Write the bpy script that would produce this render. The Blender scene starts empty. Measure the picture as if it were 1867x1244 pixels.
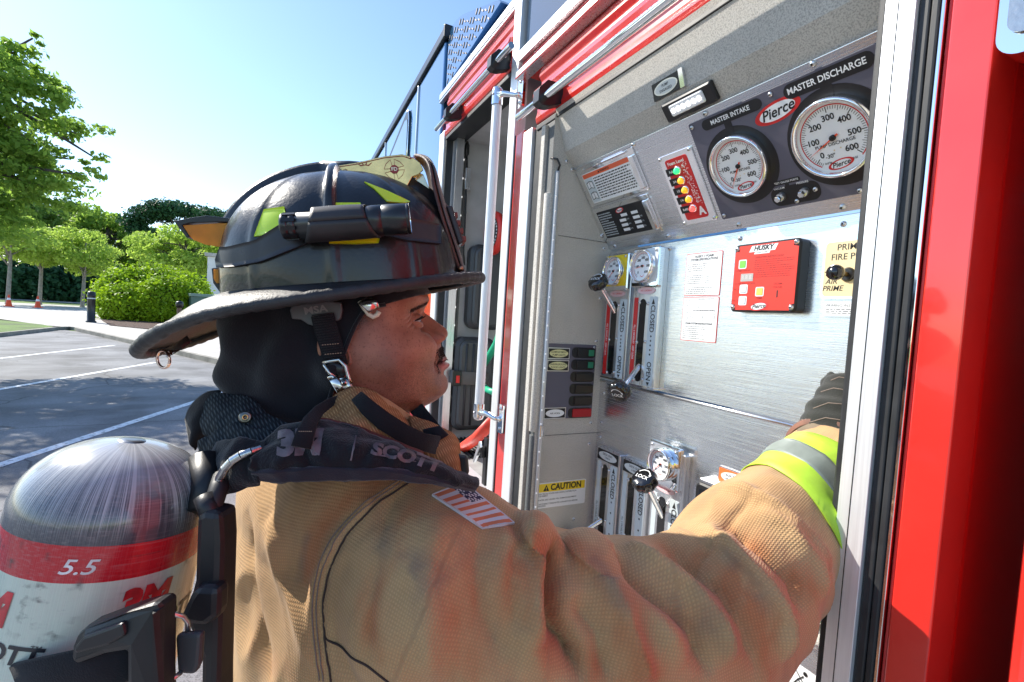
import bpy, bmesh, math, random
import numpy as np
from mathutils import Vector, Matrix, noise
from mathutils.bvhtree import BVHTree
R = math.radians
PI = math.pi
random.seed(7)
rng = np.random.default_rng(7)
S = bpy.context.scene
COL = S.collection

# ------------------------------------------------------------------ camera, sky, sun
FPX, CX, CY = 881.0, 933.5, 622.0          # 17 mm lens on a 36 mm wide frame, 1867 x 1244
GZ = -1.55                                 # ground, metres below eye height
yaw, pitch, roll = R(25.85), R(-2.71), R(3.56)
_f = Vector((math.sin(yaw)*math.cos(pitch), math.cos(yaw)*math.cos(pitch), math.sin(pitch)))
_r = Vector((math.cos(yaw), -math.sin(yaw), 0))
_u = _r.cross(_f)
_r, _u = _r*math.cos(roll) + _u*math.sin(roll), _u*math.cos(roll) - _r*math.sin(roll)
cam_d = bpy.data.cameras.new('camera')
cam = bpy.data.objects.new('camera', cam_d)
COL.objects.link(cam)
cam.matrix_world = Matrix((( _r.x, _u.x, -_f.x, 0), (_r.y, _u.y, -_f.y, 0), (_r.z, _u.z, -_f.z, 0), (0, 0, 0, 1)))
cam_d.sensor_width = 36
cam_d.lens = FPX/1867*36
cam_d.clip_start = 0.02
cam_d.clip_end = 3000
S.camera = cam
S.render.resolution_x, S.render.resolution_y = 1024, 682

SUN_AZ, SUN_EL = R(-39), R(38.5)
sd = Vector((math.sin(SUN_AZ)*math.cos(SUN_EL), math.cos(SUN_AZ)*math.cos(SUN_EL), math.sin(SUN_EL)))
sun_d = bpy.data.lights.new('sun', 'SUN')
sun_d.energy = 3.5
sun_d.angle = R(0.55)
sun_d.color = (1.0, 0.94, 0.84)
sun = bpy.data.objects.new('sun', sun_d)
COL.objects.link(sun)
sun.rotation_euler = (-sd).to_track_quat('-Z', 'Y').to_euler()
W = bpy.data.worlds.new('World')
S.world = W
W.use_nodes = True
nt = W.node_tree
sky = nt.nodes.new('ShaderNodeTexSky')
sky.sky_type = 'NISHITA'
sky.sun_disc = False
sky.sun_elevation = SUN_EL
sky.sun_rotation = SUN_AZ
sky.air_density = 1.0
sky.dust_density = .25
sky.ozone_density = 3.0
nt.links.new(sky.outputs[0], nt.nodes['Background'].inputs[0])
nt.nodes['Background'].inputs[1].default_value = 0.115
S.view_settings.view_transform = 'Standard'
S.view_settings.look = 'None'
S.view_settings.gamma = 1
S.view_settings.exposure = 1.2


def AT(px, py, X=None, Y=None, Z=None, d=None):
    """point of the place on the ray through a photograph pixel, on a plane or at a depth"""
    v = _f + _r*((px-CX)/FPX) - _u*((py-CY)/FPX)
    if X is not None: return v*(X/v.x)
    if Y is not None: return v*(Y/v.y)
    if Z is not None: return v*(Z/v.z)
    return v*d


# ------------------------------------------------------------------ materials
MATS = {}


def lin(c):
    return tuple((x/12.92 if x <= .04045 else ((x+.055)/1.055)**2.4) for x in c)


def mat(name, col, rough=.5, metal=0., bump=None, var=None, coat=0., emit=None, spec=.5, sss=0., trans=0., aniso=0., speck=None, streak=None, ior=None):
    """col is linear. bump=(scale,strength,dist) var=(scale,amount) speck=(scale,dark) streak=(vec,amount)"""
    if name in MATS: return MATS[name]
    m = bpy.data.materials.new(name)
    m.use_nodes = True
    t = m.node_tree
    b = t.nodes['Principled BSDF']
    b.inputs['Base Color'].default_value = (*col, 1)
    b.inputs['Roughness'].default_value = rough
    b.inputs['Metallic'].default_value = metal
    b.inputs['Specular IOR Level'].default_value = spec
    if ior: b.inputs['IOR'].default_value = ior
    if coat: b.inputs['Coat Weight'].default_value = coat; b.inputs['Coat Roughness'].default_value = .05
    if sss:
        b.inputs['Subsurface Weight'].default_value = sss
        b.inputs['Subsurface Radius'].default_value = (.012, .004, .002)
        b.inputs['Subsurface Scale'].default_value = 1
    if trans: b.inputs['Transmission Weight'].default_value = trans
    if aniso: b.inputs['Anisotropic'].default_value = aniso
    if emit:
        b.inputs['Emission Color'].default_value = (*emit[0], 1)
        b.inputs['Emission Strength'].default_value = emit[1]
    tc = t.nodes.new('ShaderNodeTexCoord')
    src = None
    cin = None
    if var or speck or streak:
        rgb = t.nodes.new('ShaderNodeRGB'); rgb.outputs[0].default_value = (*col, 1)
        cin = rgb.outputs[0]
    def mul(fac_out, lo, hi, f0=.35, f1=.65):
        nonlocal cin
        mr = t.nodes.new('ShaderNodeMapRange')
        mr.inputs[1].default_value = f0; mr.inputs[2].default_value = f1
        mr.inputs[3].default_value = lo; mr.inputs[4].default_value = hi
        t.links.new(fac_out, mr.inputs[0])
        mx = t.nodes.new('ShaderNodeVectorMath'); mx.operation = 'SCALE'
        t.links.new(cin, mx.inputs[0]); t.links.new(mr.outputs[0], mx.inputs['Scale'])
        cin = mx.outputs[0]
        return mr
    if var:
        n = t.nodes.new('ShaderNodeTexNoise'); n.inputs['Scale'].default_value = var[0]; n.inputs['Detail'].default_value = 6
        t.links.new(tc.outputs['Object'], n.inputs['Vector'])
        mul(n.outputs[0], 1-var[1], 1+var[1])
        rm = t.nodes.new('ShaderNodeMapRange')
        rm.inputs[3].default_value = max(.02, rough-.08); rm.inputs[4].default_value = min(1, rough+.08)
        t.links.new(n.outputs[0], rm.inputs[0]); t.links.new(rm.outputs[0], b.inputs['Roughness'])
    if speck:
        n = t.nodes.new('ShaderNodeTexNoise'); n.inputs['Scale'].default_value = speck[0]; n.inputs['Detail'].default_value = 2
        t.links.new(tc.outputs['Object'], n.inputs['Vector'])
        mul(n.outputs[0], speck[1], 1.12, .36, .56)
    if streak:
        mp = t.nodes.new('ShaderNodeMapping'); mp.inputs['Scale'].default_value = streak[0]
        t.links.new(tc.outputs['Object'], mp.inputs[0])
        n = t.nodes.new('ShaderNodeTexNoise'); n.inputs['Scale'].default_value = 1; n.inputs['Detail'].default_value = 4
        t.links.new(mp.outputs[0], n.inputs['Vector'])
        mul(n.outputs[0], 1-streak[1], 1+streak[1])
        rm = t.nodes.new('ShaderNodeMapRange')
        rm.inputs[3].default_value = max(.04, rough-.12); rm.inputs[4].default_value = rough+.12
        t.links.new(n.outputs[0], rm.inputs[0]); t.links.new(rm.outputs[0], b.inputs['Roughness'])
        bp = t.nodes.new('ShaderNodeBump'); bp.inputs['Strength'].default_value = streak[2]; bp.inputs['Distance'].default_value = .0004
        t.links.new(n.outputs[0], bp.inputs['Height']); t.links.new(bp.outputs[0], b.inputs['Normal'])
    if cin is not None: t.links.new(cin, b.inputs['Base Color'])
    if bump:
        n = t.nodes.new('ShaderNodeTexNoise'); n.inputs['Scale'].default_value = bump[0]; n.inputs['Detail'].default_value = 4
        t.links.new(tc.outputs['Object'], n.inputs['Vector'])
        bp = t.nodes.new('ShaderNodeBump'); bp.inputs['Strength'].default_value = bump[1]; bp.inputs['Distance'].default_value = bump[2]
        t.links.new(n.outputs[0], bp.inputs['Height']); t.links.new(bp.outputs[0], b.inputs['Normal'])
    MATS[name] = m
    return m


RED = mat('red_paint', (.66, .028, .020), .24, coat=.9, bump=(38, .05, .004), var=(7, .07))
REDIN = mat('red_textured_paint', (.5, .008, .006), .35, coat=.3, bump=(900, .5, .0008))
DEEP = mat('deep_navy_gloss', (.012, .03, .06), .08, coat=1., spec=.6)
SKYBLACK = mat('black_gloss_sky_tint', (.03, .14, .30), .12, metal=.5, coat=1., spec=.8, var=(3, .08))  # black gloss with the blue of the reflected sky put into its colour
ALU = mat('anodised_aluminium', (.86, .87, .88), .42, metal=.55, streak=((300, 300, 6), .05, .15))
ALU2 = mat('satin_aluminium', (.72, .73, .75), .3, metal=.9, streak=((200, 200, 6), .06, .2))
STEEL = mat('brushed_steel', (.74, .75, .77), .25, metal=.95, streak=((500, 5, 900), .05, .55))
STEELB = mat('blank_steel_edge', (.7, .7, .72), .3, metal=1.)
CHROME = mat('chrome', (.88, .89, .9), .06, metal=1.)
GREYTX = mat('grey_textured_coating', (.50, .475, .43), .75, speck=(420, .72), bump=(500, .5, .001), var=(6, .06))
GREYD = mat('dark_grey_coating', (.12, .125, .125), .7, speck=(420, .6), bump=(500, .4, .001))
RUB = mat('black_rubber', (.018, .019, .021), .55, bump=(300, .2, .0005), var=(30, .3))
BLK = mat('black_plastic', (.012, .012, .013), .32, bump=(800, .15, .0003))
BLKG = mat('black_gloss', (.006, .006, .007), .12, coat=.6)
SLATE = mat('slate_panel_plastic', (.105, .10, .135), .55, bump=(900, .3, .0003))
PLATEBLK = mat('label_black', (.01, .01, .012), .4)
WHT = mat('label_white', (.82, .83, .84), .4, coat=.3)
INK = mat('black_ink', (.012, .012, .012), .5)
INKW = mat('white_ink', (.85, .85, .85), .5)
INKR = mat('red_ink', (.62, .02, .02), .45)
YEL = mat('label_yellow', (.85, .62, .02), .4)
CREAM = mat('label_cream', (.78, .62, .34), .4)
GREYL = mat('label_pale_grey', (.55, .62, .65), .4)


# ------------------------------------------------------------------ mesh builder
class MB:
    def __init__(s, M=None):
        s.v = []; s.f = []; s.m = []; s.sm = []; s.slots = []; s.M = M or Matrix()
    def slot(s, m):
        if m not in s.slots: s.slots.append(m)
        return s.slots.index(m)
    def add(s, vs, fs, m, smooth=False, M=None):
        T = s.M @ M if M is not None else s.M
        o = len(s.v)
        s.v += [T @ Vector(v) for v in vs]
        k = s.slot(m)
        for f in fs:
            s.f.append([i+o for i in f]); s.m.append(k); s.sm.append(smooth)
        return s
    def box(s, x0, x1, y0, y1, z0, z1, m, M=None):
        x0, x1 = sorted((x0, x1)); y0, y1 = sorted((y0, y1)); z0, z1 = sorted((z0, z1))
        vs = [(x, y, z) for x in (x0, x1) for y in (y0, y1) for z in (z0, z1)]
        return s.add(vs, [(0,1,3,2),(4,6,7,5),(0,4,5,1),(2,3,7,6),(0,2,6,4),(1,5,7,3)], m, M=M)
    def prism(s, poly, z0, z1, m, M=None, cham=0.):
        n = len(poly)
        if cham:
            cx = sum(p[0] for p in poly)/n; cy = sum(p[1] for p in poly)/n
            ex = max(abs(p[0]-cx) for p in poly); ey = max(abs(p[1]-cy) for p in poly)
            top = [(cx+(p[0]-cx)*(1-cham/ex), cy+(p[1]-cy)*(1-cham/ey)) for p in poly]
            vs = [(x, y, z0) for x, y in poly]+[(x, y, z1-cham) for x, y in poly]+[(x, y, z1) for x, y in top]
            fs = [tuple(range(n-1, -1, -1)), tuple(range(2*n, 3*n))]
            for k in (0, n): fs += [(k+i, k+(i+1) % n, k+n+(i+1) % n, k+n+i) for i in range(n)]
        else:
            vs = [(x, y, z0) for x, y in poly]+[(x, y, z1) for x, y in poly]
            fs = [tuple(range(n-1, -1, -1)), tuple(range(n, 2*n))]
            fs += [(i, (i+1) % n, n+(i+1) % n, n+i) for i in range(n)]
        return s.add(vs, fs, m, M=M)
    def poly(s, poly, z, m, M=None):
        return s.add([(x, y, z) for x, y in poly], [tuple(range(len(poly)))], m, M=M)
    def lathe(s, prof, m, n=32, M=None, smooth=True, cap0=False, cap1=False, ang=None):
        vs = []; fs = []
        for r, z in prof:
            for i in range(n):
                a = 2*PI*i/n; vs.append((r*math.cos(a), r*math.sin(a), z))
        for k in range(len(prof)-1):
            for i in range(n):
                j = (i+1) % n; fs.append((k*n+i, k*n+j, (k+1)*n+j, (k+1)*n+i))
        s.add(vs, fs, m, smooth, M)
        if cap0: s.add([(prof[0][0]*math.cos(2*PI*i/n), prof[0][0]*math.sin(2*PI*i/n), prof[0][1]) for i in range(n)], [tuple(range(n-1, -1, -1))], m, M=M)
        if cap1: s.add([(prof[-1][0]*math.cos(2*PI*i/n), prof[-1][0]*math.sin(2*PI*i/n), prof[-1][1]) for i in range(n)], [tuple(range(n))], m, M=M)
        return s
    def cyl(s, p0, p1, r0, r1, m, n=16, M=None, caps=True):
        p0, p1 = Vector(p0), Vector(p1); d = p1-p0
        T = Matrix.Translation(p0) @ d.to_track_quat('Z', 'Y').to_matrix().to_4x4()
        if M is not None: T = M @ T
        return s.lathe([(r0, 0), (r1, d.length)], m, n, T, True, caps, caps)
    def tube(s, pts, r, m, n=10, M=None, closed=False, caps=True, flat=1.):
        pts = [Vector(p) for p in pts]; N = len(pts)
        rs = r if isinstance(r, (list, tuple)) else [r]*N
        vs = []; fs = []; up = None
        for i, p in enumerate(pts):
            a = pts[(i-1) % N] if (closed or i) else p; b = pts[(i+1) % N] if (closed or i < N-1) else p
            t = (b-a).normalized()
            if up is None:
                up = Vector((0, 0, 1)) if abs(t.z) < .9 else Vector((1, 0, 0))
            sd_ = t.cross(up).normalized(); up = sd_.cross(t).normalized()
            for k in range(n):
                q = 2*PI*k/n; vs.append(p + sd_*(math.cos(q)*rs[i]*flat) + up*(math.sin(q)*rs[i]))
        for i in range(N if closed else N-1):
            j = (i+1) % N
            for k in range(n): fs.append((i*n+k, i*n+(k+1) % n, j*n+(k+1) % n, j*n+k))
        if caps and not closed: fs += [tuple(range(n-1, -1, -1)), tuple(range((N-1)*n, N*n))]
        return s.add(vs, fs, m, True, M)
    def ribbon(s, pts, nrm, w, t, m, M=None, smooth=True):
        """flat strap: width w across, thickness t along nrm (a vector or one per point)"""
        pts = [Vector(p) for p in pts]; N = len(pts); vs = []; fs = []
        for i, p in enumerate(pts):
            tg = (pts[min(i+1, N-1)]-pts[max(i-1, 0)]).normalized()
            n_ = Vector(nrm[i] if isinstance(nrm, list) else nrm)
            n_ = (n_-tg*n_.dot(tg)).normalized(); c = tg.cross(n_)
            ww = w[i] if isinstance(w, (list, tuple)) else w
            e = min(t*.5, ww*.1)
            for a, b in ((-ww/2, -t/2+e), (-ww/2+e, -t/2), (ww/2-e, -t/2), (ww/2, -t/2+e), (ww/2, t/2-e), (ww/2-e, t/2), (-ww/2+e, t/2), (-ww/2, t/2-e)):
                vs.append(p+c*a+n_*b)
        for i in range(N-1):
            for k in range(8): fs.append((i*8+k, i*8+(k+1) % 8, i*8+8+(k+1) % 8, i*8+8+k))
        fs += [tuple(range(7, -1, -1)), tuple(range((N-1)*8, N*8))]
        return s.add(vs, fs, m, smooth, M)
    def grid(s, P, m, closed_u=False, M=None, smooth=True, flip=False):
        nu, nv = len(P), len(P[0]); vs = [v for row in P for v in row]; fs = []
        for i in range(nu if closed_u else nu-1):
            for j in range(nv-1):
                a, b, c, d = i*nv+j, ((i+1) % nu)*nv+j, ((i+1) % nu)*nv+j+1, i*nv+j+1
                fs.append((a, d, c, b) if flip else (a, b, c, d))
        return s.add(vs, fs, m, smooth, M)
    def sphere(s, c, r, m, n=16, M=None, sc=(1, 1, 1)):
        vs = []; fs = []; k = n//2
        for i in range(k+1):
            for j in range(n):
                a = PI*i/k; b = 2*PI*j/n
                vs.append((c[0]+r*sc[0]*math.sin(a)*math.cos(b), c[1]+r*sc[1]*math.sin(a)*math.sin(b), c[2]+r*sc[2]*math.cos(a)))
        for i in range(k):
            for j in range(n): fs.append((i*n+j, (i+1)*n+j, (i+1)*n+(j+1) % n, i*n+(j+1) % n))
        return s.add(vs, fs, m, True, M)
    def screw(s, x, y, z=0, r=.0045, m=None, M=None):
        T = Matrix.Translation((x, y, z)); T = M @ T if M is not None else T
        s.lathe([(r, 0), (r*.98, r*.25), (r*.75, r*.6), (r*.4, r*.78), (.0001, r*.82)], m or STEELB, 12, T)
        return s.lathe([(r*.36, r*.83), (.0001, r*.83)], INK, 6, T, False)
    def text(s, body, size, m, x=0, y=0, z=0, align='CENTER', sx=1., bold=0., shear=0., rot=0., M=None, th=0.):
        vs, fs = text_mesh(body, align, bold, shear)
        c, q = math.cos(rot), math.sin(rot)
        pv = [(x+(a*size*sx*c-b*size*q), y+(a*size*sx*q+b*size*c), z) for a, b in vs]
        return s.add(pv, fs, m, M=M)
    def build(s, name, parent=None, bevel=0., sub=0, autosmooth=False):
        me = bpy.data.meshes.new(name)
        me.from_pydata([tuple(v) for v in s.v], [], s.f)
        for m in s.slots: me.materials.append(m)
        me.polygons.foreach_set('material_index', s.m)
        me.polygons.foreach_set('use_smooth', s.sm)
        me.update()
        o = bpy.data.objects.new(name, me)
        COL.objects.link(o)
        if parent is not None:
            o.parent = parent
            if parent.name in INV: o.matrix_parent_inverse = INV[parent.name]
        if bevel:
            b = o.modifiers.new('bevel', 'BEVEL'); b.width = bevel; b.segments = 2; b.limit_method = 'ANGLE'; b.angle_limit = R(40)
        if sub:
            b = o.modifiers.new('sub', 'SUBSURF'); b.levels = sub; b.render_levels = sub
        return o


INV = {}
_tc = {}


def text_mesh(body, align, bold, shear):
    k = (body, align, bold, shear)
    if k in _tc: return _tc[k]
    cu = bpy.data.curves.new('t', 'FONT'); cu.body = body; cu.size = 1; cu.align_x = align; cu.align_y = 'CENTER'
    cu.offset = bold; cu.shear = shear; cu.resolution_u = 3
    ob = bpy.data.objects.new('t', cu)
    me = ob.to_mesh()
    out = ([(v.co.x, v.co.y) for v in me.vertices], [tuple(p.vertices) for p in me.polygons])
    ob.to_mesh_clear(); bpy.data.objects.remove(ob); bpy.data.curves.remove(cu)
    _tc[k] = out
    return out


def empty(name, loc=(0, 0, 0), label=None, cat=None, group=None):
    o = bpy.data.objects.new(name, None); COL.objects.link(o); o.location = loc
    o.empty_display_size = .05
    INV[o.name] = Matrix.Translation(-Vector(loc))
    tag(o, label, cat, group)
    return o


def tag(o, label=None, cat=None, group=None, kind=None):
    if label: o['label'] = label
    if cat: o['category'] = cat
    if group: o['group'] = group
    if kind: o['kind'] = kind
    return o


def rr(x0, y0, x1, y1, r, n=5):
    x0, x1 = sorted((x0, x1)); y0, y1 = sorted((y0, y1)); p = []
    for cx, cy, a in ((x1-r, y1-r, 0), (x0+r, y1-r, 90), (x0+r, y0+r, 180), (x1-r, y0+r, 270)):
        for i in range(n+1):
            q = R(a+90*i/n); p.append((cx+r*math.cos(q), cy+r*math.sin(q)))
    return p


def ell(cx, cy, a, b, n=36):
    return [(cx+a*math.cos(2*PI*i/n), cy+b*math.sin(2*PI*i/n)) for i in range(n)]


def frame(o, x, y):
    x, y = Vector(x).normalized(), Vector(y).normalized(); z = x.cross(y)
    return Matrix(((x.x, y.x, z.x, o[0]), (x.y, y.y, z.y, o[1]), (x.z, y.z, z.z, o[2]), (0, 0, 0, 1)))


def fine_print(mb, x0, x1, y0, y1, n, m, z, M, rnd=random, h=.45):
    """lines of print too small to read: broken strokes of word length"""
    dy = (y1-y0)/n
    for i in range(n):
        y = y1-dy*(i+.5); x = x0; end = x1-(x1-x0)*rnd.choice((0, .03, .1, .35))
        while x < end:
            w = rnd.uniform(.012, .05)*(x1-x0)*1.6; w = min(w, end-x)
            mb.prism([(x, y-dy*h/2), (x+w, y-dy*h/2), (x+w, y+dy*h/2), (x, y+dy*h/2)], z, z+.00015, m, M)
            x += w+.012*(x1-x0)+.0006
# ================================================================== FIRE TRUCK
A = .68                     # X of the truck's side
XP = .896                   # X of the upright pump panel
YW = 1.207                  # Y of the compartment's side wall
truck = empty('fire_truck', (1.6, 3.0, GZ), 'red and black fire truck with open roll-up doors over its pump panel', 'fire truck')
T = truck
# ---- body shell
b = MB()
XB = A+.012
b.box(XB-.012, XB+.5, 1.4745, 1.5275, -1.25, -.70, RED)
b.box(A, A+.03, 1.41, 1.470, -1.2, .60, RED)                                   # red strip of the post
b.box(A, A+.05, 1.47, 2.352, -1.2, -.640, RED)                                 # sill under the locker
b.box(A+.002, A+.6, .02, 1.41, -1.25, -1.02, RED)
b.box(A+.004, A+.5, 1.535, 2.26, .875, 1.03, RED)                              # header of the locker
b.box(A+.004, A+.5, -1.2, 1.465, .79, .832, RED)
b.box(A+.05, 2.9, -1.5, 2.34, 1.135, 1.15, SKYBLACK)
b.build('body_panel', T, bevel=.004)
b = MB()
b.box(A+.004, A+.06, .2665, .3075, -1.3, 1.2, RED)
b.box(A+.0075, A+.035, .3085, .3125, -1.3, 1.2, REDIN)
o = b.build('door_post', T, bevel=.006)
b = MB()
b.box(A+.0605, A+.30, .2685, .305, -1.3, 1.2, REDIN)
b.box(A+.30, A+.33, -.3, .2675, -1.3, 1.2, REDIN)
b.box(A+.012, A+.28, -.9, .206, -1.3, .22, RED)
b.box(A+.012, A+.28, -.9, .180, .2205, 1.2, RED)
b.build('rear_body_panel', T, bevel=.01)
# ---- header bands over both openings
b = MB()
b.prism([(A-.004, 1.075), (A+.02, 1.075), (A+.10, 1.148), (A+.085, 1.150)], -.9, 2.345, SKYBLACK, Matrix(((1, 0, 0, 0), (0, 0, 1, 0), (0, 1, 0, 0), (0, 0, 0, 1))))
b.box(A+.012, A+.4, -1.2, 1.462, .868, 1.07, DEEP)
b.build('upper_panel', T, bevel=.003)
b = MB()
b.box(A-.008, A+.012, 1.53, 2.375, 1.030, 1.072, ALU2)
b.box(A-.010, A+.0, 1.53, 2.375, 1.040, 1.0425, INK)
b.box(A-.008, A+.012, -1.2, 1.470, .833, .867, ALU2)
b.box(A-.022, A+.012, -1.2, 1.452, .765, .788, ALU2)
b.box(A-.0245, A+.0, -1.2, 1.452, .7655, .769, RED)
b.build('trim_rail', T, bevel=.0025)
# rolled up doors: red curved bottom rails, black seal, lift bar held by end clamps
def roll_door(y0, y1, zb, zt, bar_z, bar_y0, bar_y1, clamps, lab):
    d = MB()
    h = zt-zb
    prof = [(A+.012, zb+.0), (A-.002, zb+.004), (A-.006, zb+.10*h), (A-.001, zb+.2*h), (A-.001, zb+.30*h), (A-.014, zb+.34*h), (A-.020, zb+.46*h), (A-.014, zb+.56*h), (A+.006, zb+.60*h), (A+.008, zb+.72*h),
            (A-.002, zb+.80*h), (A+.002, zb+.9*h), (A+.012, zt), (A+.10, zt), (A+.10, zb)]
    d.prism(prof, y0, y1, RED, Matrix(((1, 0, 0, 0), (0, 0, 1, 0), (0, 1, 0, 0), (0, 0, 0, 1))))
    o = d.build('roll_up_door', T, bevel=.0025)
    s_ = MB(); s_.box(A+.0, A+.09, y0+.001, y1-.001, zb-.016, zb-.0005, RUB); s_.build('door_seal', o, bevel=.002)
    r_ = MB(); r_.cyl((.625, bar_y0, bar_z), (.625, bar_y1, bar_z), .0105, .0105, CHROME, 24); r_.build('lift_bar', o)
    for yc in clamps:
        c = MB(frame((.625, yc, bar_z), (1, 0, 0), (0, 0, 1)))
        c.prism([(-.020, -.016), (-.006, -.024), (.016, -.022), (.058, -.004), (.058, .046), (.006, .046), (-.020, .018)], -.017, .017, BLK)
        c.lathe([(.006, .0172), (.006, .0185), (.0025, .019)], STEELB, 12, Matrix.Translation((.03, .028, 0)))
        c.build('bar_clamp', o, bevel=.003)
    return o
roll_door(1.536, 2.262, .838, 1.026, .852, 1.425, 2.235, (2.045, 1.56), '')
roll_door(-1.2, 1.327, .585, .764, .602, -.9, 1.345, (1.195,), '')
# ---- door tracks: aluminium channels and seals beside the openings
def track(y0, y1, z0, z1, x=A-.006, seam=None):
    d = MB(); d.box(x, A+.035, y0, y1, z0, z1, ALU)
    if seam: d.box(x-.0006, x+.001, seam-.0007, seam+.0007, z0, z1-.0005, INK)
    o = d.build('door_track', T, bevel=.003); return o
def seal(y0, y1, z0, z1, x=A+.001, x1=A+.05):
    d = MB(); d.box(x, x1, y0, y1, z0, z1, RUB); return d.build('rubber_seal', T, bevel=.003)
track(1.4745, 1.5265, -.66, 1.10); seal(1.4705, 1.474, -.66, .60, A-.002)
track(2.268, 2.342, -.66, .868); seal(2.252, 2.2675, -.66, .84, A+.003)
track(1.342, 1.402, -1.0, .585); seal(1.403, 1.4095, -1.0, .585, A-.001); seal(1.275, 1.3405, -1.0, .583, A+.004, A+.02)
track(.3395, .3735, -1.3, 1.2, seam=.3585); seal(.3740, .3845, -1.3, 1.2, A-.001, A+.04)
b = MB()
b.box(A+.0, A+.03, .3275, .339, -1.3, 1.2, RUB); b.box(A+.001, A+.03, .3185, .3268, -1.3, 1.2, RUB)
b.build('rubber_seal', T, bevel=.002)
b = MB(); b.box(A+.003, A+.02, .3135, .3180, -1.3, 1.2, CHROME); b.build('trim_rail', T, bevel=.001)
# ---- roof edge, diamond plate
b = MB()
pl = []
prof = [(1.70, 1.155), (2.338, 1.100), (2.338, 1.330), (2.325, 1.352), (2.295, 1.366), (2.24, 1.366), (2.15, 1.345), (1.72, 1.175)]
MX = Matrix(((0, 0, 1, 0), (1, 0, 0, 0), (0, 1, 0, 0), (0, 0, 0, 1)))     # local x->Y, y->Z, z->X
b.prism(prof, A+.012, A+.06, SKYBLACK, MX)
rnd = random.Random(3)
DIAM = mat('diamond_tread', (.20, .17, .15), .4, metal=.4)
for iy in range(18):
    for iz in range(9):
        y = 1.74+iy*.036; z = 1.12+iz*.034+(.017 if iy % 2 else 0)
        top = 1.175+(y-1.72)/(2.15-1.72)*.17 if y < 2.15 else 1.345+(y-2.15)/.09*.02
        bot = 1.155-(y-1.7)*.085
        if y > 2.32 or z > min(top, 1.352)-.012 or z < bot+.008: continue
        a = R(35 if (iy+iz) % 2 else -50)
        ee = [(y+.013*math.cos(t)*math.cos(a)-.0034*math.sin(t)*math.sin(a), z+.013*math.cos(t)*math.sin(a)+.0034*math.sin(t)*math.cos(a)) for t in [2*PI*k/10 for k in range(10)]]
        b.prism(ee, A+.0095, A+.0125, DIAM, MX)
b.build('tread_plate', T)
# ---- cab
b = MB()
prof = [(2.36, -1.0), (5.6, -1.0), (5.75, .2), (5.3, 1.2), (2.36, 1.33)]
b.prism(prof, A+.002, 2.9, SKYBLACK, MX)
b.prism([(2.358, -1.0), (5.601, -1.0), (5.70, .35), (2.358, .35)], A-.001, A+.1, RED, MX)
cab = b.build('cab', T, bevel=.01)
b = MB()
b.prism([(2.34, 1.335), (5.3, 1.208), (5.3, 1.262), (2.37, 1.385), (2.34, 1.40)], A-.012, A+.06, mat('black_rail', (.01, .012, .016), .3), MX)
b.build('roof_rail', cab, bevel=.006)
b = MB()
for y, z0, z1 in ((2.842, .36, 1.300), (3.80, .36, 1.262)):
    b = MB(); b.box(A-.006, A+.004, y-.008, y+.008, z0, z1, ALU2); b.build('door_seam_trim', cab, bevel=.003)
GLASS = mat('tinted_cab_glass', (.02, .05, .06), .04, spec=1., coat=1.)
b = MB()
wn = [(3.045, .60), (3.66, .62), (3.66, 1.08), (3.12, 1.225), (3.06, 1.215), (3.045, 1.17)]
b.prism([(3.03, .585), (3.68, .60), (3.68, 1.095), (3.13, 1.245), (3.05, 1.235), (3.028, 1.185)], A-.005, A+.004, mat('window_gasket', (.008, .010, .012), .35), MX)
b.prism([(3.062, .615), (3.645, .63), (3.645, 1.065), (3.14, 1.20), (3.075, 1.19), (3.062, 1.155)], A-.008, A+.0, GLASS, MX)
b.tube([(A-.008, 3.03, .62), (A-.008, 3.024, 1.18), (A-.008, 3.05, 1.24), (A-.008, 3.13, 1.25)], .0035, CHROME)
b.build('cab_window', cab)
# ---- locker interior
GREYW = mat('locker_grey', (.42, .425, .43), .6, var=(9, .12), bump=(300, .2, .001))
b = MB()
y0, y1, x0, x1, z0, z1 = 1.532, 2.2505, A+.036, 1.27, -.61, .835
b.add([(x0, y1, z0), (x1, y1, z0), (x1, y1, z1), (x0, y1, z1)], [(0, 1, 2, 3)], GREYW)
b.add([(x1, y1, z0), (x1, y0, z0), (x1, y0, z1), (x1, y1, z1)], [(0, 1, 2, 3)], GREYW)
b.add([(x0, y0, z0), (x1, y0, z0), (x1, y0, z1), (x0, y0, z1)], [(3, 2, 1, 0)], GREYW)
b.add([(x0, y0, z0), (x1, y0, z0), (x1, y1, z0), (x0, y1, z0)], [(0, 1, 2, 3)], mat('locker_floor', (.62, .62, .60), .4, metal=.4, var=(20, .1)))
b.add([(x0, y0, z1), (x1, y0, z1), (x1, y1, z1), (x0, y1, z1)], [(3, 2, 1, 0)], GREYW)
b.build('locker_interior', T)
b = MB(); b.box(A-.01, A+.04, 1.53, 2.262, -.638, -.612, ALU); b.box(A-.018, A-.0105, 1.50, 2.30, -.665, -.612, ALU); b.build('locker_sill', T, bevel=.002)
b = MB()
b.box(A+.04, A+.075, 2.20, 2.2495, -.6, .83, ALU2); b.box(A+.095, A+.105, 2.235, 2.2495, -.6, .80, GREYD)
for k in range(16): b.sphere((A+.085, 2.235, .74-.088*k), .006, mat('led_soft', (.9, .9, .9), .3, emit=((1, .98, .95), .4)), 10)
b.build('locker_light_strip', T)
b = MB()
for k in range(13): b.tube([(.72+.02*k, 2.20, -.601), (.72+.02*k, 1.90, -.601)], .0065, RUB, 6)
b.box(.715, .965, 1.90, 2.20, -.6085, -.604, RUB)
b.build('floor_mat', T)
# ---- pump compartment shell
b = MB()
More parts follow.
